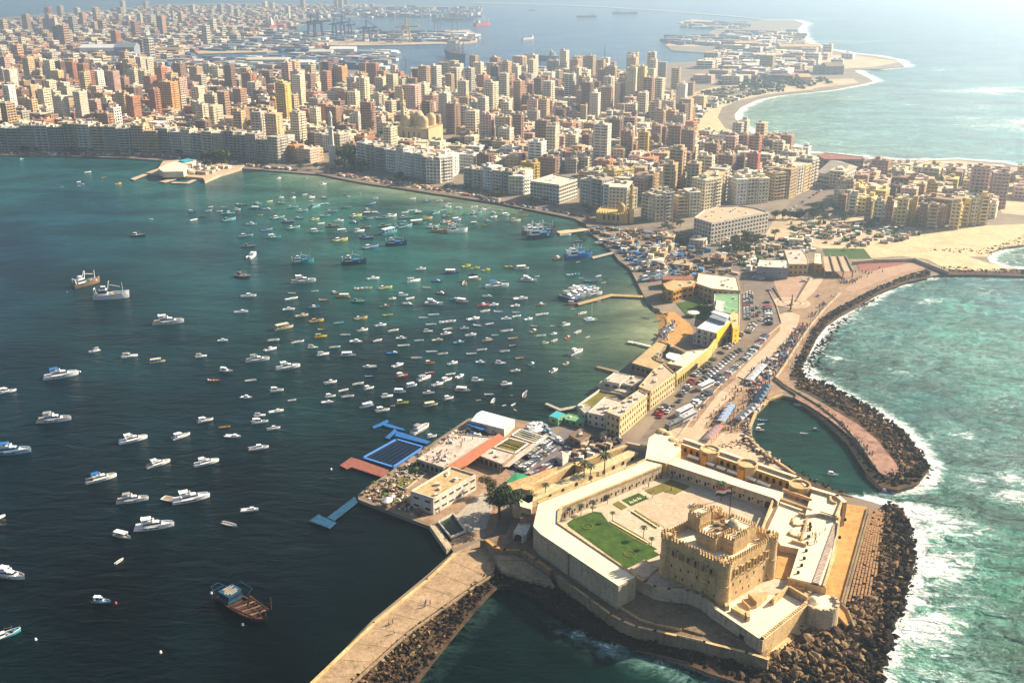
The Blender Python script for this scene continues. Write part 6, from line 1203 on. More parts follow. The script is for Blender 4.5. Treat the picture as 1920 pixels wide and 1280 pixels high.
for i, d in enumerate(CITY[300:]):
    rr = random.Random(5000 + i); kf = rr.uniform(.75, 1.25); c = tuple(v * kf for v in PALC[d['c']])
    lattice(W, G, T, d['x'], d['y'], 1.5, d['w'], d['d'], d['h'], d['rz'], c, rr, d['st'], bay=4.2 if d['y'] < 2200 else 9, fh=3.3 if d['y'] < 2200 else 6, full=False)
for b, n, m in ((W, 'city_walls', 'facade'), (G, 'city_window_glass', 'glass'), (T, 'city_roofs', 'roof')):
    o = b.build(n, m, kind='stuff'); o['label'] = 'mass of further apartment buildings filling the city streets'
print('CITY', len(CITY), len(W.f))

# ---- mosques
def minaret(t, x, y, z, h, r, m='stone'):
    b = MB(); b.box(x, y, z, r * 2.2, r * 2.2, h * .35, .4); b.cyl((x, y), r, z + h * .35, z + h * .68, 8, r1=r * .85); b.cyl((x, y), r * 1.5, z + h * .66, z + h * .69, 12); b.cyl((x, y), r * .7, z + h * .69, z + h * .88, 8); b.cyl((x, y), r * 1.0, z + h * .86, z + h * .88, 10); b.dome((x, y, z + h * .88), r * .65, 10, 5, h * .09, onion=.3); b.cyl((x, y), .15, z + h * .95, z + h, 5); return b.build('minaret', m, t)
def mosque(label, px, py, w_, d_, h, domes, mins, rot, m='pale_yellow'):
    p = P(px, py, 1.5); t = thing('mosque', label, 'mosque', (p.x, p.y, 1.5)); ca, sa = math.cos(rad(rot)), math.sin(rad(rot)); q = lambda a, b: (p.x + ca * a - sa * b, p.y + sa * a + ca * b)
    b = MB(); b.box(p.x, p.y, 1.5, w_, d_, h, rad(rot)); 
    for s in (-1, 1): x, y = q(s * w_ * .36, 0); b.box(x, y, 1.5, w_ * .2, d_ * 1.1, h * .86, rad(rot))
    b.build('wall', m, t); b = MB()
    merlons(b, [Vector((*q(-w_ / 2, -d_ / 2), 1.5 + h)), Vector((*q(w_ / 2, -d_ / 2), 1.5 + h)), Vector((*q(w_ / 2, d_ / 2), 1.5 + h)), Vector((*q(-w_ / 2, d_ / 2), 1.5 + h)), Vector((*q(-w_ / 2, -d_ / 2), 1.5 + h))], 2, 1, .5, 1.6); b.build('battlement', m, t)
    b = MB()
    for s in (-1, 1):
        for k in range(6):
            x, y = q((k - 2.5) * w_ / 6.6, s * (d_ / 2 + .02)); b.box(x, y, 4, 1.5, .3, h * .55, rad(rot)); x, y = q(s * (w_ / 2 + .02), (k - 2.5) * d_ / 6.6)
    b.build('windows', 'void', t, 'stuff')
    for a, c, r in domes: x, y = q(a * w_, c * d_); b = MB(); b.cyl((x, y), r, 1.5 + h, 1.5 + h + r * 1.0, 16); b.dome((x, y, 1.5 + h + r), r * .98, 16, 7, r * 1.35, onion=.12); b.cyl((x, y), .15, 1.5 + h + r * 2.3, 1.5 + h + r * 3, 5); b.build('dome', m, t)
    for a, c, hh, r in mins: x, y = q(a * w_, c * d_); minaret(t, x, y, 1.5, hh, r, m)
    return t
mosque('large pale golden mosque with four domes and a minaret among the towers', 786, 262, 46, 40, 17, [(-.25, -.25, 6), (.25, -.25, 6), (-.25, .25, 6.5), (.25, .25, 6.5), (0, 0, 7.5)], [(-.52, .1, 62, 2.6)], -22)
mosque('golden mosque with one tall pointed dome and small minaret', 884, 262, 30, 26, 14, [(0, .1, 8.5), (.4, -.3, 3)], [(.6, -.2, 34, 1.8)], -22, 'stone')
g = mosque('small golden flat mosque with an open courtyard by the fishing harbour', 1150, 414, 26, 18, 8, [(.25, 0, 3.2)], [(.58, -.15, 34, 1.7)], -18, 'yellow')
t = thing('minaret_tower', 'slender white minaret rising above the green shore trees', 'minaret', P(624, 308, 1.5)); p = P(624, 308, 1.5); minaret(t, p.x, p.y, 1.5, 58, 2.8, 'offwhite')
p = P(444 + 600, 172, 1.5)
for nm, lb, px, py, yt in (('antenna_mast', 'thin lattice mast rising behind the orange towers', 762, 155, 112), ('antenna_mast', 'thin lattice mast above the roofs on the right of the city', 1132, 158, 92)):
    p = P(px, py, 1.5); s = FOC / math.hypot(p.x, p.y, CAMH); h = (py - yt) / s; t = thing(nm, lb, 'mast', p); b = MB()
    for k in range(3): a = k * 2.09; b.beam((p.x + 2.2 * math.cos(a), p.y + 2.2 * math.sin(a), 1.5), (p.x, p.y, 1.5 + h), .7, .7)
    b.build('lattice', 'steel', t)
# ---- yacht club quay on the corniche
ZC = lambda X, Y, z: P(200 + X / 2.743, 220 + Y / 2.743, z)
t = thing('yacht_club_quay', 'stone quay with low pavilions projecting from the corniche', 'quay', ZC(380, 280, 0)); b = MB(); b.prism([ZC(200, 285, 2.4), ZC(265, 262, 2.4), ZC(290, 225, 2.4), ZC(480, 210, 2.4), ZC(640, 240, 2.4), ZC(715, 240, 2.4), ZC(690, 262, 2.4), ZC(580, 295, 2.4), ZC(505, 328, 2.4), ZC(495, 312, 2.4)], -1); b.build('quay', 'pale_slab', t)
for i, q in enumerate(([(265, 262), (330, 232), (415, 245), (395, 278), (290, 280)], [(330, 232), (400, 215), (460, 220), (440, 240), (380, 240)])):
    b = MB(); b.prism([ZC(x, y, 8.5 - i) for x, y in q], 2.4); b.build('pavilion', 'fort_roof' if not i else 'offwhite', t)
b = MB(); b.prism([ZC(370, 222, 8.6), ZC(415, 212, 8.6), ZC(455, 218, 8.6), ZC(400, 230, 8.6)], 8.3); b.build('awning', 'teal', t)
b = MB(); b.prism([ZC(430, 262, 2.6), ZC(560, 268, 2.6), ZC(540, 285, 2.6), ZC(430, 275, 2.6)], 2.3); b.build('sand_court', 'golden_sand', t)
pier('yacht_club_jetty', 'left pale jetty arm of the yacht club quay', [[(205, 285), (215, 292), (140, 322), (120, 316)]], 'pale_slab', ZC, 1.2); pier('yacht_club_jetty', 'middle pale jetty arm of the yacht club quay', [[(360, 308), (380, 312), (300, 335), (270, 330)]], 'pale_slab', ZC, 1.2); pier('yacht_club_jetty', 'right pale jetty arm of the yacht club quay', [[(440, 320), (462, 322), (420, 340), (330, 338), (340, 332), (410, 334)]], 'pale_slab', ZC, 1.2)
# ================================================================ TREES AND PALMS
def leafcloud(blobs, n, size, rr):
    b = MB()
    for _ in range(n):
        x, y, z, r, rz_ = blobs[rr.randrange(len(blobs))]
        a, c = rr.uniform(0, 6.28), rr.uniform(-1, 1); q = rr.uniform(.55, 1.05); s = math.sqrt(1 - c * c)
        p = Vector((x + r * q * s * math.cos(a), y + r * q * s * math.sin(a), z + rz_ * q * c)); e = size * rr.uniform(.5, 1.3)
        u = Vector((rr.uniform(-1, 1), rr.uniform(-1, 1), rr.uniform(-.6, .6))).normalized(); v = u.cross(Vector((rr.uniform(-1, 1), rr.uniform(-1, 1), rr.uniform(-1, 1)))).normalized()
        b.face([p - u * e - v * e * .5, p + u * e * .2 - v * e * .7, p + u * e + v * e * .1, p + u * e * .1 + v * e * .8], 0)
    return b
def treemeshes(seed, dense, size, r=1.0):
    rr = random.Random(seed); bl = [(0, 0, .62, .30, .26)] + [(rr.uniform(-.3, .3), rr.uniform(-.3, .3), rr.uniform(.45, .85), rr.uniform(.12, .24), rr.uniform(.1, .18)) for _ in range(8)]
    cr = leafcloud(bl, dense, size, rr)
    tb = MB(); tb.cyl((0, 0), .035, 0, .45, 6, r1=.02)
    for k in range(4): a = k * 1.6 + rr.random(); tb.beam((0, 0, .35), (.22 * math.cos(a), .22 * math.sin(a), .62), .02, .02)
    return cr.data('crown', 'leaf'), tb.data('trunk', 'bark')
TM = [treemeshes(k, 420, .05) for k in range(3)]; BIGT = treemeshes(11, 3600, .022)
def crownm(me, m): q = me.copy(); q.materials.clear(); q.materials.append(M[m]); return q
TV = [(crownm(a, m), b, w) for a, b in TM for m, w in (('leaf', 'green'), ('leaf_dark', 'dark green'), ('leaf_dry', 'dusty'))]
tit = []
def tree(px, py, h, v=None, label=None, z=1.5, wd=1.0, name='tree', me=None):
    p = P(px, py, z); t = thing(name, label or '', 'tree', p, None if label else 'street and park trees'); cm, tm, wn = me or TV[R.randrange(9) if v is None else v]
    t.rotation_euler.z = R.uniform(0, 6)
    for m_, nm, k in ((cm, 'crown', wd), (tm, 'trunk', wd)): o = bpy.data.objects.new(nm, m_); col.objects.link(o); o.parent = t; o.scale = (h * k, h * k, h)
    if not label: tit.append((t, f'{"tall" if h > 11 else "small" if h < 6 else "mid-sized"} {wn} tree', px, py))
tree(936, 972, 14, label='big dark green tree beside the fort wall and pale terrace', wd=1.35, z=2, me=(crownm(BIGT[0], 'leaf_dark'), BIGT[1], ''))
tree(918, 925, 8, label='dusty green tree at the edge of the club above the big tree', z=2, me=(crownm(BIGT[0], 'leaf_dry'), BIGT[1], ''))
tree(956, 950, 7, label='small dark tree right of the big tree by the fort turret', z=3, me=(crownm(BIGT[0], 'leaf'), BIGT[1], ''))
for x, y, h, n in ((655, 308, 17, 9), (640, 318, 12, 6), (672, 318, 11, 5), (406, 309, 17, 7), (412, 306, 15, 5), (1395, 460, 9, 8), (1380, 475, 7, 8), (1415, 452, 8, 5), (1262, 425, 7, 6), (1470, 412, 8, 7), (1520, 408, 8, 10), (1545, 400, 8, 6), (1590, 412, 7, 4), (1190, 385, 7, 4), (1170, 330, 8, 4), (1640, 425, 6, 5), (1745, 420, 7, 4), (1500, 460, 5, 4),
                    (1420, 165, 9, 12), (1460, 158, 9, 12), (1345, 178, 8, 7), (720, 258, 10, 6), (860, 275, 9, 6), (1130, 340, 8, 4), (1640, 325, 6, 4), (1700, 335, 6, 4), (1600, 470, 4, 3), (330, 285, 8, 4), (150, 288, 7, 8), (60, 287, 7, 8), (240, 289, 7, 8), (480, 310, 7, 5), (560, 317, 7, 6), (740, 340, 7, 6), (850, 360, 7, 5), (930, 372, 7, 6), (1010, 385, 7, 4), (1100, 402, 6, 4), (1290, 460, 6, 5), (1240, 595, 4, 2), (1325, 575, 5, 4), (1100, 455, 5, 2), (1340, 500, 5, 3), (1330, 446, 6, 5)):
    for _ in range(n): tree(x + R.gauss(0, 14), y + R.gauss(0, 3.5), h * R.uniform(.75, 1.2), wd=R.uniform(1, 1.4))
autolabel(tit, MARKS + [('the yellow restaurant', 1335, 620), ('the esplanade', 1480, 530), ('the green lawn', 1588, 478)])
# palms
pb = MB()
for k in range(16):
    a = k * .3927 + .1; up = .35 if k % 2 else .1
    prev = None
    for i in range(6):
        t_ = i / 5; r = t_ * .34; z = .92 + up * math.sin(t_ * 2.2) * .28 - t_ * t_ * .14; w_ = .045 * math.sin(.25 + t_ * 2.7)
        c = Vector((r * math.cos(a), r * math.sin(a), z)); s = Vector((-math.sin(a), math.cos(a), 0)) * w_
        if prev: pb.face([prev[0] - prev[1], c - s, c, prev[0]]); pb.face([prev[0], c, c + s, prev[0] + prev[1]])
        prev = (c, s)
PC = pb.data('crown', 'leaf_dark'); tb = MB(); tb.cyl((0, 0), .028, 0, .93, 7, r1=.02); PT = tb.data('trunk', 'bark')
pit = []
for X, Y, z, h in ((440, 810, 8.9, 6), (825, 650, 8.9, 9), (890, 640, 8.9, 7), (1030, 590, 8.9, 10), (795, 1000, 9, 5), (910, 960, 9, 5), (680, 1010, 9, 4), (1060, 880, 9, 4), (1420, 1220, 9, 5), (1500, 1310, 9, 4), (1110, 1050, 9, 4)):
    p = Z1(X, Y, z); t = thing('palm_tree', '', 'palm tree', p, 'palms inside the fort')
    for m_, nm in ((PC, 'crown'), (PT, 'trunk')): o = bpy.data.objects.new(nm, m_); col.objects.link(o); o.parent = t; o.scale = (h, h, h)
    pit.append((t, ('tall' if h > 6 else 'small') + ' palm tree in the ' + ('lane outside the west wing' if z < 9 else 'fort garden'), 940 + X / 5.333, 780 + Y / 5.333))
autolabel(pit, [('the arched gate wall', 1200, 832), ('the west corner of the lawn', 1062, 980), ('the keep', 1300, 1020)])
p = P(1352, 938, 9); t = thing('palm_tree', 'tall palm tree standing alone behind the keep in the shaded court', 'palm tree', p)
for m_, nm in ((PC, 'crown'), (PT, 'trunk')): o = bpy.data.objects.new(nm, m_); col.objects.link(o); o.parent = t; o.scale = (8, 8, 8)
# ================================================================ CARS, BUSES, PEOPLE
for nm, c in (('white', (.75, .75, .75)), ('silver', (.42, .43, .45)), ('black', (.02, .02, .022)), ('grey', (.13, .135, .14)), ('red', (.38, .03, .02)), ('dark blue', (.03, .05, .13)), ('beige', (.45, .38, .28))): M['car ' + nm] = mat('car_paint_' + nm.replace(' ', '_'), c, rough=.28, var=.05, spec=.6)
def extr(b, prof, w_, mi, x0=0, wt=None):
    "profile in x,z extruded over y; wt = half width at each profile point"
    n = len(prof); L = [(x, -(wt[i] if wt else w_), z) for i, (x, z) in enumerate(prof)]; Rr = [(x, (wt[i] if wt else w_), z) for i, (x, z) in enumerate(prof)]
    b.face(L, mi); b.face(Rr[::-1], mi)
    for i in range(n): j = (i + 1) % n; b.face([L[j], L[i], Rr[i], Rr[j]], mi)
def carmesh(cn, kind):
    b = MB()
    if kind == 'car':
        extr(b, [(-2.15, .35), (2.15, .35), (2.2, .62), (2.0, .78), (1.05, .92), (-1.55, .95), (-2.15, .85)], .86, 0)
        extr(b, [(1.1, .9), (.45, 1.38), (-1.0, 1.42), (-1.75, .93)], .7, 1, wt=[.82, .64, .64, .8]); b.box(-.3, 0, 1.385, 1.35, 1.22, .07, 0, 0)
        ws = ((-1.35, .33), (1.35, .33))
    elif kind == 'van':
        extr(b, [(-2.4, .4), (2.3, .4), (2.4, .9), (2.0, 1.15), (1.5, 1.95), (-2.4, 2.0)], .95, 0); b.box(-.3, 0, 1.25, 3.3, 1.94, .5, 0, 1); extr(b, [(2.04, 1.15), (1.55, 1.85), (1.5, 1.85), (1.95, 1.15)], .82, 1); ws = ((-1.6, .36), (1.6, .36))
    else:
        extr(b, [(-5.6, .5), (5.5, .5), (5.7, 1.2), (5.5, 3.0), (5.1, 3.15), (-5.6, 3.15)], 1.25, 0); b.box(-.1, 0, 1.65, 10.4, 2.54, .85, 0, 1); b.box(5.56, 0, 1.5, .2, 2.1, 1.2, 0, 1); b.box(0, 0, 3.12, 2.2, 1.5, .3, 0, 0); b.box(-3, 0, 3.12, 1.5, 1.3, .25, 0, 0); ws = ((-3.5, .5), (3.6, .5))
    for x, r in ws:
        for s in (-1, 1):
            y = s * {'car': .8, 'van': .86, 'bus': 1.15}[kind]; n = 10
            ring = [(x + r * math.cos(2 * math.pi * k / n), r + r * math.sin(2 * math.pi * k / n)) for k in range(n)]; A = [(q[0], y - .12, q[1]) for q in ring]; B_ = [(q[0], y + .12, q[1]) for q in ring]
            b.face(A, 2); b.face(B_[::-1], 2)
            for k in range(n): j = (k + 1) % n; b.face([A[j], A[k], B_[k], B_[j]], 2)
    return b.data(kind, ['car ' + cn, 'glass', 'rubber'])
CM = {}
cit = []
def car(p, rz, cn=None, kind='car', z=1.6):
    cn = cn or R.choice(('white', 'white', 'silver', 'silver', 'black', 'black', 'grey', 'grey', 'dark blue', 'silver', 'grey', 'white', 'red', 'beige'))
    if (cn, kind) not in CM: CM[(cn, kind)] = carmesh(cn, kind)
    o = bpy.data.objects.new({'car': 'parked_car', 'van': 'parked_van', 'bus': 'tour_bus'}[kind], CM[(cn, kind)]); col.objects.link(o); o.location = (p.x, p.y, z); o.rotation_euler.z = rz
    tag(o, '', kind, 'vehicles parked near the fort' if kind != 'bus' else 'buses on the fort road'); cit.append((o, f'{cn} {kind}', *PX((p.x, p.y, z)))); return o
def carrow(pts, n, ang, skip=.08, kinds=('car',), z=1.6):
    A = [P(x, y, 1.6) for x, y in pts]; L = [0]
    for a, c in zip(A, A[1:]): L.append(L[-1] + (c - a).length)
    for k in range(n):
        if R.random() < skip: continue
        s = L[-1] * (k + .5) / n; i = max(j for j in range(len(A) - 1) if L[j] <= s); a, c = A[i], A[i + 1]; p = a.lerp(c, (s - L[i]) / (L[i + 1] - L[i])); d = c - a
        car(p, math.atan2(d.y, d.x) + rad(ang + R.uniform(-4, 4)), None, R.choice(kinds), z)
carrow([(1392, 655), (1376, 664), (1346, 690), (1330, 704), (1310, 722)][::1], 15, 70); carrow([(1350, 664), (1376, 640), (1392, 624)], 9, 70); carrow([(1402, 625), (1414, 605)], 6, 80)
carrow([(1401, 600), (1400, 570), (1399, 548)], 17, 90, .05); carrow([(1409, 600), (1408, 572), (1405, 548)], 14, 90, .15); carrow([(1441, 610), (1440, 586), (1437, 566)], 12, 90, .05, ('car', 'car', 'van'))
carrow([(1344, 722), (1370, 698), (1404, 668), (1424, 645), (1436, 628)], 34, 75, .03, ('car', 'car', 'car', 'van')); carrow([(1336, 712), (1350, 703)], 4, 60)
carrow([(1298, 762), (1312, 748), (1330, 738)], 7, 75, 0, ('van', 'car')); carrow([(1236, 772), (1248, 760)], 4, 60, 0); carrow([(1274, 744), (1286, 730), (1300, 712)], 6, 60); carrow([(1300, 706), (1318, 692), (1340, 672)], 8, 60, .1); carrow([(1322, 700), (1336, 690)], 4, 75)
carrow([(1414, 520), (1430, 524)], 5, 80, .2); carrow([(1250, 775), (1262, 762)], 3, 0)
for x, y, a in ((1428, 600, 60), (1418, 592, 100), (1426, 585, 70), (1415, 612, 60), (1536, 555, 40), (1507, 528, 10), (1443, 545, 120), (1275, 752, 60), (1288, 700, 50), (1420, 577, 95), (1318, 762, 60)): car(P(x, y, 1.6), rad(a))
for x, y in ((1232, 775), (1238, 781), (1243, 774)): car(P(x, y, 1.6), rad(70), 'red')
for x, y, c in ((1323, 727, 'white'), (1283, 775, 'white'), (1264, 800, 'grey'), (1290, 786, 'silver')): car(P(x, y, 1.6), rad(46), c, 'bus')
# club car park: three rows, and boats' yard
for a, c, n in (((960, 878), (1030, 828), 17), ((976, 884), (1040, 838), 15), ((1000, 890), (1046, 862), 11), ((992, 893), (1038, 868), 11)): carrow([a, c], n, 85, .08)
for x, y in ((1116, 845), (1122, 850), (1130, 843), (1080, 862), (1088, 858), (1062, 842), (990, 1003)): car(P(x, y, 1.6), rad(20), z=1.6)
carrow([(1620, 420), (1690, 432)], 14, 90, .05, z=1.66); carrow([(900, 374), (1060, 400), (1160, 420)], 26, 0, .25); carrow([(20, 287), (280, 292), (400, 303), (560, 320)], 34, 0, .2); carrow([(1480, 395), (1560, 345)], 12, 0, .2)
VM = [('the yellow restaurant', 1335, 620), ('the long yellow house', 1180, 780), ('the club car park kiosk', 1055, 850), ('the round plaza', 1484, 572), ('the bend of slab walkway circles', 1366, 724), ('the white office block', 1042, 375), ('the yacht club quay', 340, 318), ('the green lawn by the far terrace', 1600, 470), ('the esplanade', 1460, 530), ('the road wall with dark openings', 1290, 690)]
autolabel(cit, VM)
# people
def person(mats, stride=.12):
    b = MB()
    for s in (-1, 1): b.cyl((s * stride, s * .08), .075, 0, .45, 6, 1, r1=.085); b.cyl((s * stride * .6, s * .09), .085, .44, .86, 6, 1, r1=.11)
    v = []
    for z, rx, ry in ((.82, .13, .17), (.98, .11, .15), (1.2, .13, .19), (1.4, .12, .22), (1.48, .06, .08)):
        v.append([(rx * math.cos(k * math.pi / 4), ry * math.sin(k * math.pi / 4), z) for k in range(8)])
    i = len(b.v)
    for g in v: b.v.extend(g)
    for a in range(4):
        for k in range(8): j = (k + 1) % 8; b.f.append((i + a * 8 + k, i + a * 8 + j, i + (a + 1) * 8 + j, i + (a + 1) * 8 + k)); b.m.append(0); b.c.append(None)
    for s in (-1, 1): b.beam((0, s * .22, 1.4), (.05 * s, s * .27, 1.1), .09, .09, 0); b.beam((.05 * s, s * .27, 1.1), (.12, s * .25, .82), .07, .07, 2)
    b.cyl((0, 0), .05, 1.45, 1.56, 6, 2); b.dome((0, 0, 1.64), .105, 8, 3, .13, 3); b.cyl((0, 0), .07, 1.52, 1.64, 8, 2, r1=.105)
    return b.data('person', mats)
PM = {}
for cn, c in (('red', (.45, .05, .04)), ('white', (.7, .7, .68)), ('black', (.02, .02, .02)), ('blue', (.06, .12, .35)), ('brown', (.2, .1, .06)), ('yellow', (.6, .45, .08))):
    M['cloth ' + cn] = mat('cloth_' + cn, c, rough=.9); PM[cn] = person(['cloth ' + cn, 'black' if cn != 'black' else 'navy', 'skin', 'black'])
ppl = []
def crowd(poly, n, z=1.62, clus=None):
    pl = [(P(x, y, z).x, P(x, y, z).y) for x, y in poly]; X = [p[0] for p in pl]; Y = [p[1] for p in pl]; g = 0
    cs = []
    while len(cs) < max(2, n // 6):
        x, y = R.uniform(min(X), max(X)), R.uniform(min(Y), max(Y))
        if inpoly(x, y, pl): cs.append((x, y))
    k = 0
    while k < n and g < n * 50:
        g += 1; c = R.choice(cs); x, y = c[0] + R.gauss(0, 3), c[1] + R.gauss(0, 3)
        if inpoly(x, y, pl): ppl.append((x, y, z)); k += 1
crowd([(1470, 640), (1500, 610), (1545, 565), (1575, 545), (1540, 580), (1500, 632), (1478, 672), (1455, 702), (1430, 745), (1410, 760), (1400, 740), (1440, 690)], 300)
crowd([(1340, 800), (1380, 760), (1420, 720), (1436, 735), (1410, 775), (1395, 812), (1350, 815)], 90); crowd([(1300, 820), (1340, 770), (1390, 715), (1440, 660), (1470, 640), (1440, 690), (1380, 760), (1340, 810)], 110)
crowd([(1480, 690), (1500, 660), (1530, 620), (1575, 575), (1600, 560), (1580, 572), (1530, 612), (1490, 672), (1475, 712)], 90, 2.2); crowd([(1500, 738), (1560, 775), (1620, 830), (1670, 885), (1650, 880), (1600, 825), (1540, 770)], 60, 2.45)
crowd([(1560, 520), (1650, 500), (1700, 495), (1640, 515), (1580, 540)], 50, 1.7); crowd([(640, 332), (780, 354), (940, 378), (930, 370), (780, 348), (650, 326)], 120, 1.65); crowd([(0, 290), (280, 292), (560, 321), (560, 316), (280, 288), (0, 287)], 70, 1.6)
crowd([(1095, 985), (1560, 1000), (1500, 1090), (1480, 1060)], 0); crowd([(1170, 900), (1270, 880), (1330, 930), (1220, 970)], 16, 9.15); crowd([(1500, 990), (1560, 990), (1535, 1080), (1500, 1060)], 14, 11.75); crowd([(1230, 648), (1250, 612), (1262, 600), (1272, 612), (1250, 640)], 24, 1.65)
crowd([(1080, 1008), (1210, 1060), (1190, 1078), (1100, 1020)], 0); crowd([(780, 862), (860, 812), (900, 825), (835, 872)], 22, 5.35); crowd([(700, 925), (780, 880), (830, 960), (780, 970)], 18, 1.65); crowd([(700, 1170), (860, 1050), (900, 1070), (720, 1210)], 6, 2.4)
ppl.sort(key=lambda p: p[0] ** 2 + p[1] ** 2); names = list(PM)
for x, y, z in ppl[:300]:
    cn = R.choice(names); o = bpy.data.objects.new('person', PM[cn]); col.objects.link(o); o.location = (x, y, z); o.rotation_euler.z = R.uniform(0, 6.3); px, py = PX((x, y, z))
    wh = 'inside the fort' if z > 8 else 'on the club roof or terrace' if px < 960 and py > 780 else 'on the breakwater' if py > 1000 else 'on the curved mole' if z > 2.4 else 'on the crowded promenade'
    tag(o, f'tiny standing figure in {cn} clothes {wh}', 'person', 'people ' + wh)
b = MB()
for x, y, z in ppl[300:]:
    a = R.uniform(0, 6.3); c = R.choice(((.45, .05, .04), (.7, .7, .68), (.02, .02, .02), (.06, .12, .35), (.2, .1, .06)))
    b.box(x, y, z, .3, .4, .85, a, 0, (.03, .03, .05)); b.box(x, y, z + .85, .3, .5, .6, a, 0, c); b.box(x, y, z + 1.48, .2, .2, .26, a, 0, (.1, .06, .04))
o = b.build('distant_crowd', 'facade', kind='stuff'); o['label'] = 'crowd of tiny people along the shore and promenade'
# ================================================================ BOATS
for nm, c in (('b', (.02, .16, .42)), ('t', (.05, .30, .33)), ('g', (.42, .42, .03)), ('n', (.20, .13, .09)), ('o', (.60, .24, .05)), ('y', (.62, .40, .03)), ('d', (.03, .035, .04)), ('c', (.62, .54, .38)), ('r', (.50, .06, .04)), ('D', (.01, .035, .10)), ('e', (.03, .35, .22)), ('l', (.34, .52, .68))): M['hull ' + nm] = mat('hull_paint_' + nm, c, rough=.4, var=.2, scale=.6, spec=.5)
M['hull w'] = M['gel']; M['deckwood'] = mat('teak_deck', (.40, .26, .15), rough=.8, var=.25, scale=1)
M['interior'] = mat('boat_interior', (.30, .30, .28), rough=.8, var=.3, scale=1); M['smoke'] = mat('smoked_glass', (.02, .03, .045), rough=.12, var=.1, spec=.6)
CN = {'w': 'white', 'b': 'blue', 't': 'teal', 'g': 'yellow-green', 'n': 'brown', 'o': 'orange', 'y': 'yellow', 'd': 'dark', 'c': 'cream', 'r': 'red', 'D': 'dark blue', 'e': 'green', 'l': 'pale blue'}
def hullm(b, L, B, H, rise, mi=0, deck=1, well=0.0, flare=.75, n=9, bowpow=2.2, stern=.9):
    S = []
    for i in range(n + 1):
        t = i / n; x = -L / 2 + L * t; wv = B / 2 * (1 - max(0, (t - .4) / .6) ** bowpow) * (stern + (1 - stern) * min(1, t * 3)); wv = max(wv, .02)
        z = H * (1 + rise * t ** 2.2 + .08 * (1 - t) ** 2); rk = (t > .85) * (t - .85) * L * .0
        S.append([(x + rk, -wv, z), (x - .02 * L * t, -wv * flare, .0), (x - .04 * L * t, 0, -.35), (x - .02 * L * t, wv * flare, .0), (x + rk, wv, z), (x, wv * .86, z + .0), (x, wv * .86, z - .12 - well), (x, -wv * .86, z - .12 - well), (x, -wv * .86, z)])
    i0 = len(b.v)
    for s in S: b.v.extend(s)
    for i in range(n):
        for k, mm in ((0, mi), (1, mi), (2, mi), (3, mi), (4, mi), (5, mi), (6, deck), (7, mi), (8, mi)):
            j = (k + 1) % 9; a = i0 + i * 9; b.f.append((a + k, a + 9 + k, a + 9 + j, a + j)); b.m.append(mm); b.c.append(None)
    b.f.append(tuple(i0 + k for k in (0, 1, 2, 3, 4, 5, 6, 7, 8))); b.m.append(mi); b.c.append(None)
def cabin(b, x0, x1, w0, w1, z0, z1, slant, mi, mg=2, band=True, slb=.2):
    p = [(x0, -w0, z0), (x1, -w1, z0), (x1, w1, z0), (x0, w0, z0)]; h = z1 - z0
    q = [(x0 + slb, -w0 * .88, z1), (x1 - slant, -w1 * .82, z1), (x1 - slant, w1 * .82, z1), (x0 + slb, w0 * .88, z1)]
    b.mesh(p + q, [(0, 1, 5, 4), (1, 2, 6, 5), (2, 3, 7, 6), (3, 0, 4, 7), (4, 5, 6, 7)], mi)
    if band:
        f = lambda a, c, t: tuple(u + (v - u) * t for u, v in zip(a, c)); o = .03
        lo = [f(a, c, .42) for a, c in zip(p, q)]; hi = [f(a, c, .84) for a, c in zip(p, q)]; cx = (x0 + x1) / 2
        ex = lambda v: (v[0] + (o if v[0] > cx else -o) * 1.2, v[1] + (o if v[1] > 0 else -o) * 1.2, v[2])
        b.mesh([ex(v) for v in lo + hi], [(0, 1, 5, 4), (1, 2, 6, 5), (2, 3, 7, 6)], mg)
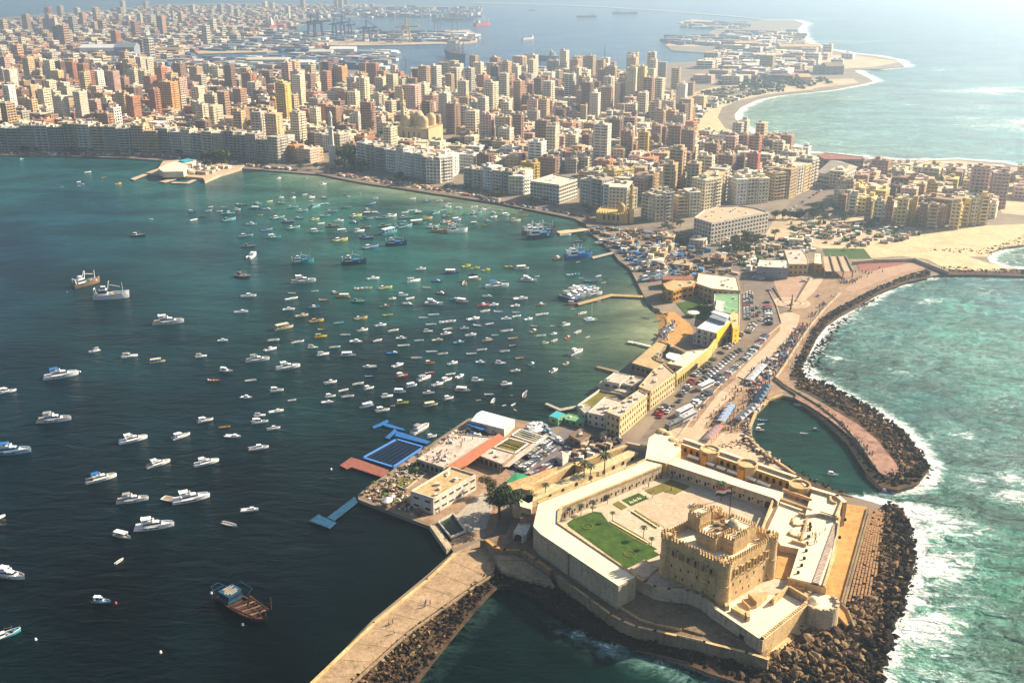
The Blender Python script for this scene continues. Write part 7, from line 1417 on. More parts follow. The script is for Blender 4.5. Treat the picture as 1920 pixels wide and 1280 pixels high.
def boat_parts(ty, c, v=0):
    "list of (part name, MB, materials) for a boat ten metres long"
    H = 'hull ' + c; out = []
    def add(n, m, fn): b = MB(); fn(b); out.append((n, b, m))
    if ty == 'yacht':
        add('hull', [H, 'deckwood' if v % 2 else 'gel', 'smoke'], lambda b: (hullm(b, 10, 3.1, 1.0, .38, 0, 1, .02), b.box(-4.9, 0, .15, .9, 2.3, .2, 0, 0), [b.box(x, s * 1.37, .55, 1.0, .12, .22, 0, 2) for x in (-2.4, -.9, .6) for s in (-1, 1)]))
        add('cabin', [H if c == 'l' else 'gel', 'gel', 'smoke'], lambda b: cabin(b, -2.9, 2.4, 1.2, .75, 1.0, 2.05, 1.5, 0))
        add('flybridge', ['gel', 'interior'], lambda b: (b.box(-1.7, 0, 2.05, 3.0, 2.0, .14, 0, 0), [b.box(-1.7, s * .95, 2.15, 2.9, .1, .42, 0, 0) for s in (-1, 1)], b.box(-.3, 0, 2.15, .12, 1.8, .5, 0, 0), b.box(-1.8, 0, 2.18, .8, 1.2, .3, 0, 1)))
        cc = ('hull b', 'gel', 'hull b', 'interior', 'gel')[v % 5]
        add('canopy', [cc, 'gel'], lambda b: (b.prism([Vector((-3.2, -1.0, 3.05)), Vector((-.9, -.95, 3.2)), Vector((-.9, .95, 3.2)), Vector((-3.2, 1.0, 3.05))], 2.95), [b.beam((x, s * .9, 2.1), (x - .3, s * .9, 3.0), .09, .09, 1) for x in (-2.6, -.9) for s in (-1, 1)]))
        add('rail', ['gel'], lambda b: [b.beam((.5 + k, s * (1.35 - .06 * k * k), 1.2 + .05 * k), (1.5 + k, s * (1.35 - .06 * (k + 1) ** 2), 1.27 + .05 * k), .05, .3) for k in range(4) for s in (-1, 1)])
        if v % 3 == 1: add('radar_arch', ['gel'], lambda b: (b.beam((-2.8, -1.1, 1.9), (-3.2, -.7, 3.3), .25, .12), b.beam((-2.8, 1.1, 1.9), (-3.2, .7, 3.3), .25, .12), b.beam((-3.2, -.75, 3.3), (-3.2, .75, 3.3), .3, .12)))
    elif ty == 'cabin':
        add('hull', [H, 'interior', 'smoke'], lambda b: (hullm(b, 10, 3.3, .95, .45, 0, 1 if v % 2 else 0, .35 if v % 2 else .05), b.box(-4.7, 0, .4, .7, .9, .8, 0, 2)))
        add('cabin', ['gel' if c in 'wbtnr' else H, 'gel', 'smoke'], lambda b: cabin(b, (-1.2, -2.6, .1)[v % 3], (2.0, 1.2, 3.0)[v % 3], 1.15, .8, 1.0, (2.3, 2.6, 1.9)[v % 3], .8, 0))
        if v % 3 == 1: add('canopy', ['gel' if v % 2 else 'interior', 'gel'], lambda b: (b.box(-2.2, 0, 2.85, 3.4, 2.2, .14, 0, 0), [b.box(x, s * 1, 1.0, .1, .1, 1.9, 0, 1) for x in (-3.6, -.8) for s in (-1, 1)]))
    elif ty == 'open':
        add('hull', [H, 'interior'], lambda b: hullm(b, 10, 3.0 if v % 2 else 2.5, .8, .35, 0, 1, .45, bowpow=2.6))
        add('thwart', ['wood' if v % 2 else 'gel'], lambda b: ([b.box(x, 0, .62, .55, 2.3 if x < 1.5 else 1.7, .1) for x in (-2.9, -.6, 1.9)], b.box(-4.6, 0, .5, .8, .7, .9)))
    elif ty == 'roofed':
        add('hull', [H, 'interior'], lambda b: hullm(b, 10, 3.2, .9, .35, 0, 1, .3))
        add('canopy', ['gel' if c != 'c' else H, 'gel'], lambda b: (b.box(-.9, 0, 2.5, 6.6, 2.9, .16, 0, 0), [b.box(x, s * 1.25, .8, .12, .12, 1.8, 0, 1) for x in (-3.9, -1.7, .5, 2.1) for s in (-1, 1)]))
        add('bench', ['hull b' if v % 2 else 'wood'], lambda b: [b.box(-.9, s * .95, .8, 5.6, .45, .4) for s in (-1, 1)])
    elif ty == 'fishing':
        add('hull', [H, 'wood', 'gel'], lambda b: (hullm(b, 10, 3.3, 1.0, .85, 0, 1, .3, bowpow=2.6, stern=.75), [b.beam((-4.8 + k * 1.6, s * 1.66 * (1 - max(0, (k * 1.6 / 10 - .38) / .62) ** 2.6), 1.08 + .85 * (k * .16) ** 2.2), (-3.2 + k * 1.6, s * 1.66 * (1 - max(0, ((k + 1) * .16 - .38) / .62) ** 2.6), 1.08 + .85 * ((k + 1) * .16) ** 2.2), .14, .16, 2) for k in range(6) for s in (-1, 1)]))
        add('wheelhouse', ['gel' if v % 2 else H, 'gel', 'smoke'], lambda b: cabin(b, -3.2, -1.2 + (v % 3) * .4, .95, .85, .8, 2.6, .2, 0))
        add('mast', ['wood'], lambda b: (b.box(1.8, 0, .9, .14, .14, 3.2), b.beam((1.8, 0, 3.2), (-1.2, 0, 3.9), .08, .08)))
        add('deck_gear', ['hull ' + ('b' if c in 'tbD' else 'y' if c == 'g' else 'n'), 'interior'], lambda b: [b.box(R.uniform(-.8, 3.0), R.uniform(-.7, .7), .85, R.uniform(.6, 1.6), R.uniform(.5, 1.1), R.uniform(.3, .8), R.uniform(0, 3), k % 2) for k in range(7)])
    elif ty == 'vessel':
        add('hull', [H, 'wood', 'gel'], lambda b: hullm(b, 10, 3.2, 1.35, .75, 0, 1, .3, bowpow=2.8, stern=.8))
        add('wheelhouse', ['gel', 'gel', 'smoke'], lambda b: (cabin(b, -3.6, -1.0, 1.1, 1.0, 1.2, 2.8, .2, 0), cabin(b, -3.0, -1.4, .8, .75, 2.8, 3.7, .15, 0)))
        add('mast', ['gel'], lambda b: (b.beam((-1, -.6, 2.6), (-.4, -.3, 5.2), .16, .16), b.beam((-1, .6, 2.6), (-.4, .3, 5.2), .16, .16), b.beam((-.4, -.4, 5.0), (-.4, .4, 5.0), .14, .14), b.beam((-.6, 0, 4.2), (2.6, 0, 3.4), .12, .12), b.box(3.2, 0, 1.6, .14, .14, 3)))
        add('gallows', ['gel'], lambda b: (b.beam((-4.4, -1.1, 1.3), (-4.6, -.8, 3.2), .18, .18), b.beam((-4.4, 1.1, 1.3), (-4.6, .8, 3.2), .18, .18), b.beam((-4.6, -.9, 3.1), (-4.6, .9, 3.1), .18, .18)))
        add('net_heap', ['hull ' + ('b' if c in 'btD' else 'n'), 'hull t', 'orange'], lambda b: [b.dome((R.uniform(-.6, 3.0), R.uniform(-.8, .8), 1.15), R.uniform(.35, .9), 7, 3, R.uniform(.3, .8), k % 3 if c == 'w' else k % 2) for k in range(10)])
        add('cover', ['hull b'], lambda b: b.prism([Vector((-.4, -1.1, 2.0)), Vector((2.2, -.9, 2.1)), Vector((2.2, .9, 2.1)), Vector((-.4, 1.1, 2.0))], 1.8)) if c in 'btD' else None
    elif ty == 'barge':
        add('hull', ['rust', 'rust'], lambda b: hullm(b, 10, 3.2, .6, .12, 0, 1, .15, bowpow=4))
        add('deckhouse', ['blue_dark', 'stone_grey', 'smoke'], lambda b: (cabin(b, -4.0, -1.7, 1.3, 1.3, .6, 1.8, .1, 0), b.box(-2.9, 0, 1.8, 2.2, 2.5, .1, 0, 0), [b.box(-3.7 + k * .35, R.uniform(-.3, .3), 1.9, .1, R.uniform(.8, 2.2), .08, 0, 1) for k in range(6)]))
        add('pipework', ['rust', 'stone_dark'], lambda b: ([b.beam((-.6 + k * .7, -1.5, .95), (.2 + k * .75, 1.4, 1.0), .12, .18, k % 2) for k in range(6)], [b.beam((-.8, s * 1.7, 1.0), (4.2, s * 1.2, 1.1), .14, .2) for s in (-1, 1)], b.beam((3.8, -1.6, 1), (4.4, 1.7, 2.2), .12, .12)))
        add('boom', ['rust'], lambda b: (b.beam((4.2, 1.6, 1.0), (4.8, 1.2, 3.4), .14, .14), b.beam((1.0, 0, 1), (1.4, .3, 2.6), .2, .2)))
        add('blue_frame', ['blue_dark'], lambda b: [b.beam(a, c, .07, .07) for a, c in (((-4.9, -1.2, 1), (-6.6, -.6, 1.3)), ((-4.9, 1.2, 1), (-6.6, .6, 1.3)), ((-6.6, -.6, 1.3), (-6.6, .6, 1.3)), ((-5.7, -.9, 1.1), (-5.7, .9, 1.1)), ((-1.2, 1.6, 1), (-1.2, 2.6, 1.6)), ((-4, 1.6, 1), (-4, 2.6, 1.6)), ((-4, 2.6, 1.6), (-1.2, 2.6, 1.6)))])
    elif ty == 'catamaran':
        add('hull', [H, 'gel'], lambda b: (hullm(b, 10, 1.2, .9, .2), ))
        out.pop(); b = MB()
        for s in (-1, 1): i = len(b.v); hullm(b, 10, 1.3, .9, .2, 0, 0, 0); b.v[i:] = [(x, y + s * 2.0, z) for x, y, z in b.v[i:]]
        b.box(-1, 0, .7, 6.4, 4.2, .25, 0, 0); out.append(('hull', b, [H]))
        add('cabin', ['gel', 'gel', 'smoke'], lambda b: cabin(b, -2.8, 1.6, 1.7, 1.2, .95, 1.9, .9, 0)); add('mast', ['gel'], lambda b: (b.cyl((.6, 0), .09, 1.8, 14, 6), b.beam((.6, 0, 2.7), (-3.6, 0, 2.6), .2, .3)))
    elif ty == 'raft': add('deck', ['wood', 'gel'], lambda b: (b.box(0, 0, 0, 10, 5, .5, 0, 0), wallrun(b, [Vector((-5, -2.5, .8)), Vector((5, -2.5, .8)), Vector((5, 2.5, .8)), Vector((-5, 2.5, .8)), Vector((-5, -2.5, .8))], .4, .4, None, 1)))
    return out
BC = {}; bit = []
DESC = {'yacht': 'motor yacht', 'cabin': 'cabin boat', 'open': 'open boat', 'roofed': 'boat with a flat canopy', 'fishing': 'wooden fishing boat', 'vessel': 'trawler', 'barge': 'barge', 'catamaran': 'sailing catamaran', 'raft': 'floating pontoon'}
def boat(x, y, L, ty, c, tilt=6, label=None, v=None, split=None, flip=False, z=0.0, cap=None):
    tilt = rad(tilt); dx, dy = math.cos(tilt) * L / 2, math.sin(tilt) * L / 2; A, B_ = P(x - dx, y + dy, z), P(x + dx, y - dy, z); d = B_ - A; Lw = d.length
    p = (A + B_) / 2; rz = math.atan2(d.y, d.x) + (math.pi if flip else 0); v = R.randrange(6) if v is None else v; s = Lw / 10 * (1.03 if ty != 'catamaran' else .85)
    if cap: s = min(s, cap / 10)
    split = (L >= 26) if split is None else split; key = (ty, c, v)
    if key not in BC: BC[key] = boat_parts(ty, c, v)
    nm = {'yacht': 'motor_yacht', 'cabin': 'cabin_boat', 'open': 'open_boat', 'roofed': 'canopy_boat', 'fishing': 'fishing_boat', 'vessel': 'trawler', 'barge': 'work_barge', 'catamaran': 'catamaran', 'raft': 'floating_pontoon'}[ty]
    if split:
        t = bpy.data.objects.new(nm, None); col.objects.link(t)
        k2 = key + ('m',)
        if k2 not in BC: BC[k2] = [(n, b.data(n, m)) for n, b, m in BC[key]]
        for n, me in BC[k2]:
            o = bpy.data.objects.new(n, me); col.objects.link(o); o.parent = t
            if n in ('rail', 'thwart', 'deck_gear', 'net_heap', 'bench', 'pipework', 'blue_frame'): o['kind'] = 'stuff'
    else:
        k2 = key + ('j',)
        if k2 not in BC:
            J = MB(); ms = []
            for n, b, m in BC[key]:
                i = len(J.v); J.v += b.v; J.f += [tuple(i + q for q in f) for f in b.f]; J.m += [len(ms) + q for q in b.m]; J.c += b.c; ms += m
            BC[k2] = J.data(nm, ms)
        t = bpy.data.objects.new(nm, BC[k2]); col.objects.link(t)
    t.location = (p.x, p.y, z - .05); t.rotation_euler.z = rz; t.scale = (s, s * R.uniform(.92, 1.08), s * (1 if Lw > 7 else 1.15))
    tag(t, label or '', 'boat' if ty not in ('yacht', 'barge') else ty if ty == 'yacht' else 'barge', 'boats moored in the harbour')
    if not label:
        sz = 'long' if Lw > 13 else 'small' if Lw < 8 else 'mid-sized'; bit.append((t, f'{sz} {CN[c]} {DESC[ty]}', x, y))
    return t
def batch(txt, ox, oy, k, tilt=6):
    TY = {'y': 'yacht', 'c': 'cabin', 'o': 'open', 'k': 'roofed', 'f': 'fishing', 'F': 'vessel'}
    for s in txt.split():
        q = s.split(','); x, y, L = float(q[0]), float(q[1]), float(q[2]); ty = TY[q[3][0]]; c = q[3][1]; tl = float(q[4]) if len(q) > 4 else tilt + R.gauss(0, 5) + (180 if R.random() < .1 else 0)
        boat(ox + x / k, oy + y / k, L / k, ty, c, tl, split=(L / k >= 26))
batch('''92,82,65,cb 108,148,60,ow 180,122,50,od 237,70,50,ow 250,38,40,ow 370,40,50,ow 330,75,50,ow 480,62,55,cw 520,22,90,ot 590,55,35,od 405,98,110,ct 410,155,115,ft 660,12,65,ct 735,60,75,cw 815,60,50,ot 855,10,70,fn 955,48,95,ft 1040,75,90,ft 1148,42,90,ft
1235,15,80,cw 1410,48,90,ft 1630,15,75,fb 1290,85,95,fb 1230,120,85,ft 1500,120,95,fg 675,108,50,oc 830,138,110,ft 1012,140,75,fb 915,172,105,fb 965,222,105,ft 1145,150,75,fg 1350,158,80,cw 1200,180,55,ow 1480,175,75,cb 1590,148,110,ft 1600,65,50,cn 1600,98,80,kn 1665,95,70,kw
1715,140,100,ft 1800,120,90,fw 600,190,100,cw 735,240,95,fb 1295,208,110,fn 1365,255,105,kw 1580,215,90,fn 1525,248,90,cw 1745,205,105,fe 1160,255,115,ct 555,295,125,ft 795,302,115,ct 1785,262,135,kt 1365,330,125,fg,9 1590,308,110,fb 1625,392,135,fb 580,382,110,fn,0
610,462,80,cw,35 1645,655,105,cw 1560,740,150,oc 1750,738,115,fg 575,805,135,cw 945,778,65,ow 1145,760,60,ow 945,825,105,ow 1320,775,60,cn 1385,810,115,ky 1225,838,85,oo,0 1520,855,115,fe 1810,825,60,cw 1890,795,60,cw 1740,892,90,cn 920,918,105,cw 1135,900,100,cb
1030,972,115,cc 1770,965,85,og,8 1540,997,110,fy 1160,1020,120,fy,8 510,940,125,cw 1348,1033,85,ot 1710,1055,95,cw 880,1078,160,kc,12 1205,1090,70,oo 1555,1097,90,cw 1820,1097,85,ow 1195,1152,110,cy 1405,1135,85,ow 1500,1195,115,cw 1685,1182,70,ow 790,1180,100,ow,8
1000,1195,105,ow,12 355,1185,90,cw 765,1260,105,cw 1128,1245,90,cw 1315,1240,95,ow''', 340, 380, 4.571)
batch('''90,85,55,ow 155,70,80,ow 210,95,80,kt 465,15,50,cw 455,40,60,cw 550,52,45,cw 665,42,20,ow 755,62,60,cw 350,97,80,ft 425,72,55,cw 470,100,60,cg 440,122,70,ft 610,108,65,ft 700,97,95,ft 680,130,60,cw 855,97,55,cw 850,125,55,cw 950,108,65,kw 800,160,50,ct 878,155,30,oc 1095,82,50,cy
1110,115,60,oy 1150,112,50,ot 1035,160,90,cc 685,183,65,ky 770,200,50,cy 95,138,110,fe 65,168,60,ft 275,142,95,fg 530,150,75,kw 440,172,80,fo 200,185,140,kt 85,215,130,ft 330,212,110,fe 500,192,90,cw 1000,70,40,og 1465,280,90,ow 1590,335,95,od 1395,478,75,cn 1573,508,30,ow 225,572,85,cw
615,548,75,cg 690,565,80,cg 785,580,70,cg 980,555,80,cg,-6 1095,568,110,kw 670,622,75,cd 685,665,110,ky 600,695,35,oc,80 555,680,50,od 1220,632,40,ow 950,673,75,ot 160,678,120,cw 362,678,85,cb 277,732,75,ow,-4 402,782,85,cn,-8 72,797,85,cw 135,822,70,ow 510,830,75,cb 580,850,105,kw,-8
795,808,90,cw 112,872,90,cw 1077,828,125,cw 760,882,90,cr 850,880,80,cw 780,930,75,ow 890,937,80,ow,-3 1033,888,80,cw 1043,942,65,ow 1047,975,70,ow 1255,877,80,cn,12 1265,960,105,ow 245,988,75,ow 335,963,90,ow 675,1000,105,cw 957,1000,90,cw 1147,1002,70,cw 312,1045,85,ow 455,1025,140,ow,8
712,1057,75,ow 810,1043,70,ow 597,1080,75,cw 285,1107,80,cw 452,1087,80,ow 440,1128,95,cw 1203,1060,65,oc 1190,1103,60,cn,25 1357,1057,45,ow 1467,1052,75,cw,15 963,1100,100,ow 860,1137,60,ow 652,1138,95,cw 58,1167,95,cw 208,1183,80,ow 365,1182,95,cc 548,1202,95,ct 792,1183,85,cc 1015,1165,80,oo
1250,1143,90,ow,8 1365,1127,55,cw,15 1375,1182,50,ow,25 1483,1158,50,cr,25 1573,1110,60,ow,25 1655,1153,40,ow,18 1020,1225,70,od 1290,1207,60,cc,12 78,1227,100,ow 748,1262,85,ow 943,1275,85,ow 1535,915,45,ow 1748,845,30,ow 1615,948,65,ow,20 1530,620,110,ot 1510,637,60,ot 1750,630,45,ow 1815,652,35,od 1680,678,120,ot,-3 1790,687,35,ow 1605,648,40,ot''', 740, 380, 4.571)
batch('''225,155,80,cw 388,160,95,kw 675,148,85,cb 525,235,90,cw 707,225,72,cw 825,177,70,ow 925,137,72,ow 995,150,65,ow 1180,150,65,ow 1490,177,50,oo 912,210,62,co 1060,212,62,cw 1238,206,65,cw 1365,212,70,cw 1570,215,40,ct,25 1790,213,38,cc,25 1462,260,62,cw 1710,260,52,cw,25 527,295,60,ob 732,293,78,cr
275,335,80,cw,12 452,342,70,ow,12 520,372,65,cw,15 358,384,62,ow,15 273,424,68,cw,10 385,424,80,ow,8 253,463,78,cw,3 25,448,55,ow 913,271,60,or,12 877,310,88,cw,20 795,355,70,kw 963,348,72,cw,15 1020,320,72,cw,20 1046,281,60,ow,12 1107,296,52,cw,25 1217,323,78,cw 1405,347,70,cw,10 720,395,78,kw 638,425,75,cw,10
903,403,75,cw 1033,437,65,cw,15 1125,385,95,kw 1295,411,62,ow 1225,446,32,ow 1320,452,35,ow,60 1390,480,25,ow,20 1438,415,20,ow 1520,415,30,ow,80 1533,390,15,ow,60 1450,475,30,ow,30 1463,512,22,ow,-30 503,488,90,kw 608,515,90,cw,10 675,482,30,ow,10 735,467,80,cg,8 918,480,90,kc,10 925,682,65,cw,15''', 540, 620, 3.4286)
batch('''402,714,24,oo,0 424,696,25,cw 470,714,22,ow 519,733,26,cw 462,746,22,cw 385,789,30,cw,12 437,819,30,cw 421,801,22,oo,8 487,780,22,cw,8 518,772,28,cw,10 487,792,32,cw 513,804,25,cw 485,841,38,cw,8 377,669,22,cw 295,679,30,kc,8 243,669,31,cw,8 177,659,21,cw 468,957,33,cw,5 431,984,28,ow,-14 224,1052,18,ow,35 13,735,36,cw,10
522.6,334.8,9,cw 573,337,9,cw 606,346,12,cw 539,354,4,od 550,362,6,ow 572,365,8,ow 584,371,13,cw 582,377,8,ow 550,371,9,cw 527,371,10,cw 648,366,8,cd 673,365,9,cw 653,370,10,cw 704,372,10,cw 774,373,11,ow 610,373,14,ct 800,379,14,cb 824,377,12,cw 840,384,12,cw 506,378,11,oc 480,392,18,kt 40,299,6,ct 165,323,12,ow 156,346,7,cw 150,349,8,ow 195,333,8,oo 222,345,12,cy 115,350,6,ow
283,411,7,ow 148,341,7,ow 200,333,9,ot 860,390,12,cw 890,388,12,ow 918,392,10,cw 940,396,9,cw 964,402,10,cg''', 0, 0, 1)
batch('145,970,60,ob,-3 125,1020,50,cw,-4 130,990,35,ow 320,888,40,cw,-15 430,945,40,cw,-15 455,930,50,ow 490,985,45,cb,-15 525,1025,30,ob,-8 355,1037,42,ow,-4 420,1022,40,cD,-15 505,1252,58,cw,-6', 1380, 440, 2.783)
boat(1660, 922, 20, 'cabin', 'b', -20)
# named yachts and vessels
for a in ((317, 606, 56, 'yacht', 'w', 4, 'white triple-deck motor yacht near the two trawlers', 1), (116, 706, 64, 'yacht', 'w', 8, 'white motor yacht with a flat blue flybridge canopy, far left', 0), (103, 789, 62, 'yacht', 'w', 4, 'white motor yacht with grey deck lying below the blue-canopied one at far left', 3),
          (24, 849, 70, 'yacht', 'l', 3, 'pale blue motor yacht at the left edge of the photo', 2), (251, 826, 52, 'yacht', 'w', 12, 'white motor yacht with tall flybridge and open foredeck rails', 4), (340, 819, 34, 'cabin', 'w', 18, 'white sharp-bowed speedboat left of centre, alone', 1), (298, 871, 44, 'yacht', 'w', 16, 'slim white yacht with a raised aft sunshade', 1), (388, 869, 46, 'yacht', 'w', 12, 'white yacht with an orange and yellow sun canopy', 6),
          (191, 899, 57, 'yacht', 'w', 13, 'white yacht with a blue folded canopy on its flybridge', 5), (250, 939, 58, 'yacht', 'w', 6, 'broad white yacht with a grey curved canopy', 3), (360, 937, 68, 'yacht', 'w', 10, 'large white yacht with round radar hood and blue cockpit beside a dark raft', 4), (291, 989, 72, 'yacht', 'w', 6, 'largest white yacht, with a square flybridge hardtop', 4),
          (21, 1081, 52, 'yacht', 'w', -10, 'white yacht with a green screen at the left edge', 1), (0, 971, 22, 'yacht', 'w', 25, 'white bow of a yacht cut by the left edge of the photo', 1), (484, 676, 43, 'yacht', 'w', 6, 'white yacht left of a similar one in the middle of the bay', 3), (541, 690, 44, 'yacht', 'w', 8, 'white yacht right of a similar one in the middle of the bay', 4), (570, 529, 45, 'yacht', 'w', 4, 'white yacht below the big teal fishing vessel', 1),
          (933, 538, 42, 'yacht', 'w', 4, 'white yacht in the middle of the moored boats near the marina', 2), (814, 571, 34, 'yacht', 'w', -3, 'white yacht with a high rounded cabin among small boats', 4), (992, 527, 30, 'yacht', 'w', -6, 'small white yacht above the marina, left of the jetty', 1), (1081, 662, 25, 'yacht', 'w', 22, 'white yacht alone above the small wooden jetty', 1), (789, 806, 34, 'yacht', 'w', 28, 'white yacht moored beside the blue jetty of the club', 3),
          (230, 1006, 32, 'roofed', 'w', -14, 'small white canopied boat left of the largest yacht', 0), (191, 1128, 34, 'cabin', 'l', -3, 'pale blue boat with a bright green top, lower left', 1), (15, 1191, 52, 'fishing', 't', 20, 'teal wooden boat cut by the left edge near the bottom', 1), (210, 559, 66, 'vessel', 'w', 3, 'white trawler with twin gallows, behind the white yacht at left', 0), (163, 534, 50, 'vessel', 'n', 14, 'green and brown trawler with blue gear beyond the white trawler', 0),
          (259, 443, 27, 'fishing', 'd', 0, 'dark wooden boat alone in the open left part of the bay', 1), (568, 494, 42, 'vessel', 't', 4, 'teal fishing vessel covered in blue tarpaulins', 0), (664, 495, 46, 'vessel', 'D', 2, 'dark blue fishing vessel with white masts and blue gear', 0), (743, 460, 40, 'vessel', 'D', 2, 'dark blue fishing vessel with blue deck cover near the moored crowd', 0), (456, 520, 26, 'fishing', 'n', -12, 'dark brown boat under way with a small wake', 0),
          (847, 512, 27, 'roofed', 'b', 0, 'blue flat-topped boat lying alone under the boat line', 0), (825, 435, 30, 'vessel', 'o', 0, 'boat with an orange roof in the fishing fleet', 0), (858, 436, 37, 'vessel', 'w', 4, 'white and blue trawler with a long boom at the edge of the fleet', 0), (1108, 600, 28, 'catamaran', 'w', 4, 'white sailing catamaran with a tall mast below the marina', 0), (317, 936, 22, 'raft', 'n', -12, 'dark square raft beside the large yacht', 0)):
    boat(a[0], a[1], a[2], a[3], a[4], a[5], a[6], a[7], split=True)
b_ = boat(458, 1142, 94, 'barge', 'n', -31, 'rusty brown work barge with a blue and white deckhouse', 0, True)
# marina and shipyard clusters
for x, y, L, ty, c, tl, lb in ((1078, 556, 44, 'yacht', 'w', -18, 'first white yacht at the left end of the marina berth'), (1088, 552, 40, 'yacht', 'w', -12, 'second white yacht from the left end of the marina berth'), (1098, 549, 38, 'yacht', 'l', -10, 'third yacht from the left of the marina berth'), (1106, 545, 34, 'yacht', 'w', 6, 'fourth yacht from the left of the marina berth'), (1112, 553, 34, 'yacht', 'w', 8, 'yacht lying nearest the marina jetty'), (1075, 571, 24, 'cabin', 'r', 4, 'red and white boat under the marina jetty end'), (1068, 562, 34, 'yacht', 'b', -20, 'blue-hulled yacht outermost at the marina berth'), (1116, 541, 20, 'cabin', 'w', 0, 'small white boat behind the marina yachts')): boat(x, y, L, ty, c, tl, lb, R.randrange(5), True, cap=17)
for x, y, L, ty, c, tl, lb in ((1014, 446, 52, 'vessel', 'D', 4, 'outermost dark trawler at the tan shipyard jetty'), (1020, 438, 46, 'vessel', 'd', 6, 'dark trawler behind the outermost one at the tan jetty'), (1000, 436, 38, 'vessel', 'n', 8, 'brown trawler at the left tip of the tan jetty'), (1086, 484, 48, 'vessel', 'b', 5, 'bright blue fishing vessel at the end of the narrow jetty'), (1078, 479, 36, 'vessel', 'b', 8, 'smaller blue vessel behind the bright blue one')): boat(x, y, L, ty, c, tl, lb, 0, True)
yard = [(1110 + R.uniform(0, 105), 0) for _ in range(44)]; SP = [(1100, 432), (1150, 445), (1190, 470), (1240, 455), (1290, 490), (1290, 512), (1215, 530), (1165, 480), (1120, 452)]
n = 0
while n < 56:
    x, y = R.uniform(1100, 1290), R.uniform(430, 530)
    if inpoly(x, y, SP): n += 1; boat(x, y, R.uniform(16, 34), R.choice(('fishing', 'fishing', 'cabin', 'open', 'vessel')), R.choice('bbtwcndrl'), R.uniform(-14, 16), z=2.0 if x > 1150 else .1, split=False)
n = 0
while n < 16:
    x, y = R.uniform(990, 1050), R.uniform(795, 830)
    if inpoly(x, y, [(985, 800), (1010, 795), (1050, 815), (1045, 830), (1010, 822)]): n += 1; boat(x, y, R.uniform(16, 30), 'cabin', R.choice('wwwl'), R.uniform(-30, -5), z=1.9, split=False)
BM = [('the white trawler with gallows', 210, 559), ('the big teal fishing vessel', 568, 494), ('the dark blue vessel with white masts', 664, 495), ('the marina jetty', 1090, 560), ('the catamaran', 1108, 600), ('the sea pool', 735, 850), ('the yacht club quay', 360, 325), ('the shipyard trawlers', 1015, 445),
      ('the largest yacht', 291, 989), ('the white trawler with boom', 858, 436), ('the middle pair of yachts', 512, 684), ('the sheltered cove mole', 1560, 850), ('the yacht near the marina', 933, 538), ('the shipyard slips', 1200, 480), ('the small wooden jetty', 1117, 690), ('the waterfront crowd beach', 800, 360), ('the club boat park', 1020, 812), ('the round-cabined white yacht', 814, 571), ('the blue boat in the lower fleet', 737, 663), ('the dark boat in the open bay', 259, 443), ('the cluster above the club quay', 880, 735), ('the left edge of the photo', 0, 735)]
autolabel(bit, BM)
# mooring buoys
for i, (x, y, c) in enumerate(((150, 697, 'white'), (67, 1199, 'white'), (301, 1223, 'white'), (217, 1131, 'red'), (126, 548, 'blue'), (396, 1112, 'white'), (621, 880, 'white'), (455, 1171, 'white'))):
    p = P(x, y, 0); b = MB(); b.cyl((p.x, p.y), .5, -.3, .35, 10, r1=.4); b.dome((p.x, p.y, .35), .4, 10, 3); o = b.build('mooring_buoy', {'white': 'white', 'red': 'red', 'blue': 'blue_light'}[c]); tag(o, f'{c} mooring buoy ' + ('off the bow of the blue-canopied yacht', 'right of the teal boat at the left edge', 'alone in the black water at the bottom left', 'beside the pale blue and green boat', 'beside the green and brown trawler', 'behind the rusty barge', 'left of the red pontoon', 'beside the rusty barge')[i], 'buoy')
# ================================================================ FAR HARBOUR: ships, cranes, warehouses
def ship(px, py, Lpx, hpx, hullc, label, tilt=0, house=-.35, cranes=3, name='cargo_ship', deck='rust'):
    A, B_ = P(px - Lpx / 2, py + math.tan(rad(tilt)) * Lpx / 2, 0), P(px + Lpx / 2, py - math.tan(rad(tilt)) * Lpx / 2, 0); d = B_ - A; L = min(d.length, 260); p = (A + B_) / 2; s = L / 10
    t = bpy.data.objects.new(name, None); col.objects.link(t); t.location = p; t.rotation_euler.z = math.atan2(d.y, d.x); tag(t, label, 'ship', 'ships in the far harbour'); H = L * .075
    def mk(n, fn, ms):
        b = MB(); fn(b); o = b.build(n, ms); o.parent = t
        if n == 'deck_crane': o['kind'] = 'stuff'
    mk('hull', lambda b: hullm(b, L, L * .15, H, .25, 0, 1, .0, bowpow=4), [hullc, deck])
    mk('superstructure', lambda b: [b.box(house * L, 0, H + i * L * .022, L * (.11 - .015 * i), L * (.12 - .01 * i), L * .022) for i in range(5)] + [b.cyl((house * L - L * .04, 0), L * .012, H, H + L * .15, 8)], ['offwhite'])
    if cranes: mk('deck_crane', lambda b: [(b.box((-.15 + .5 * k / max(1, cranes - 1)) * L, 0, H, L * .015, L * .015, L * .11), b.beam(((-.15 + .5 * k / max(1, cranes - 1)) * L, 0, H + L * .1), ((-.07 + .5 * k / max(1, cranes - 1)) * L, 0, H + L * .14), L * .008, L * .008)) for k in range(cranes)], ['offwhite'])
    return t
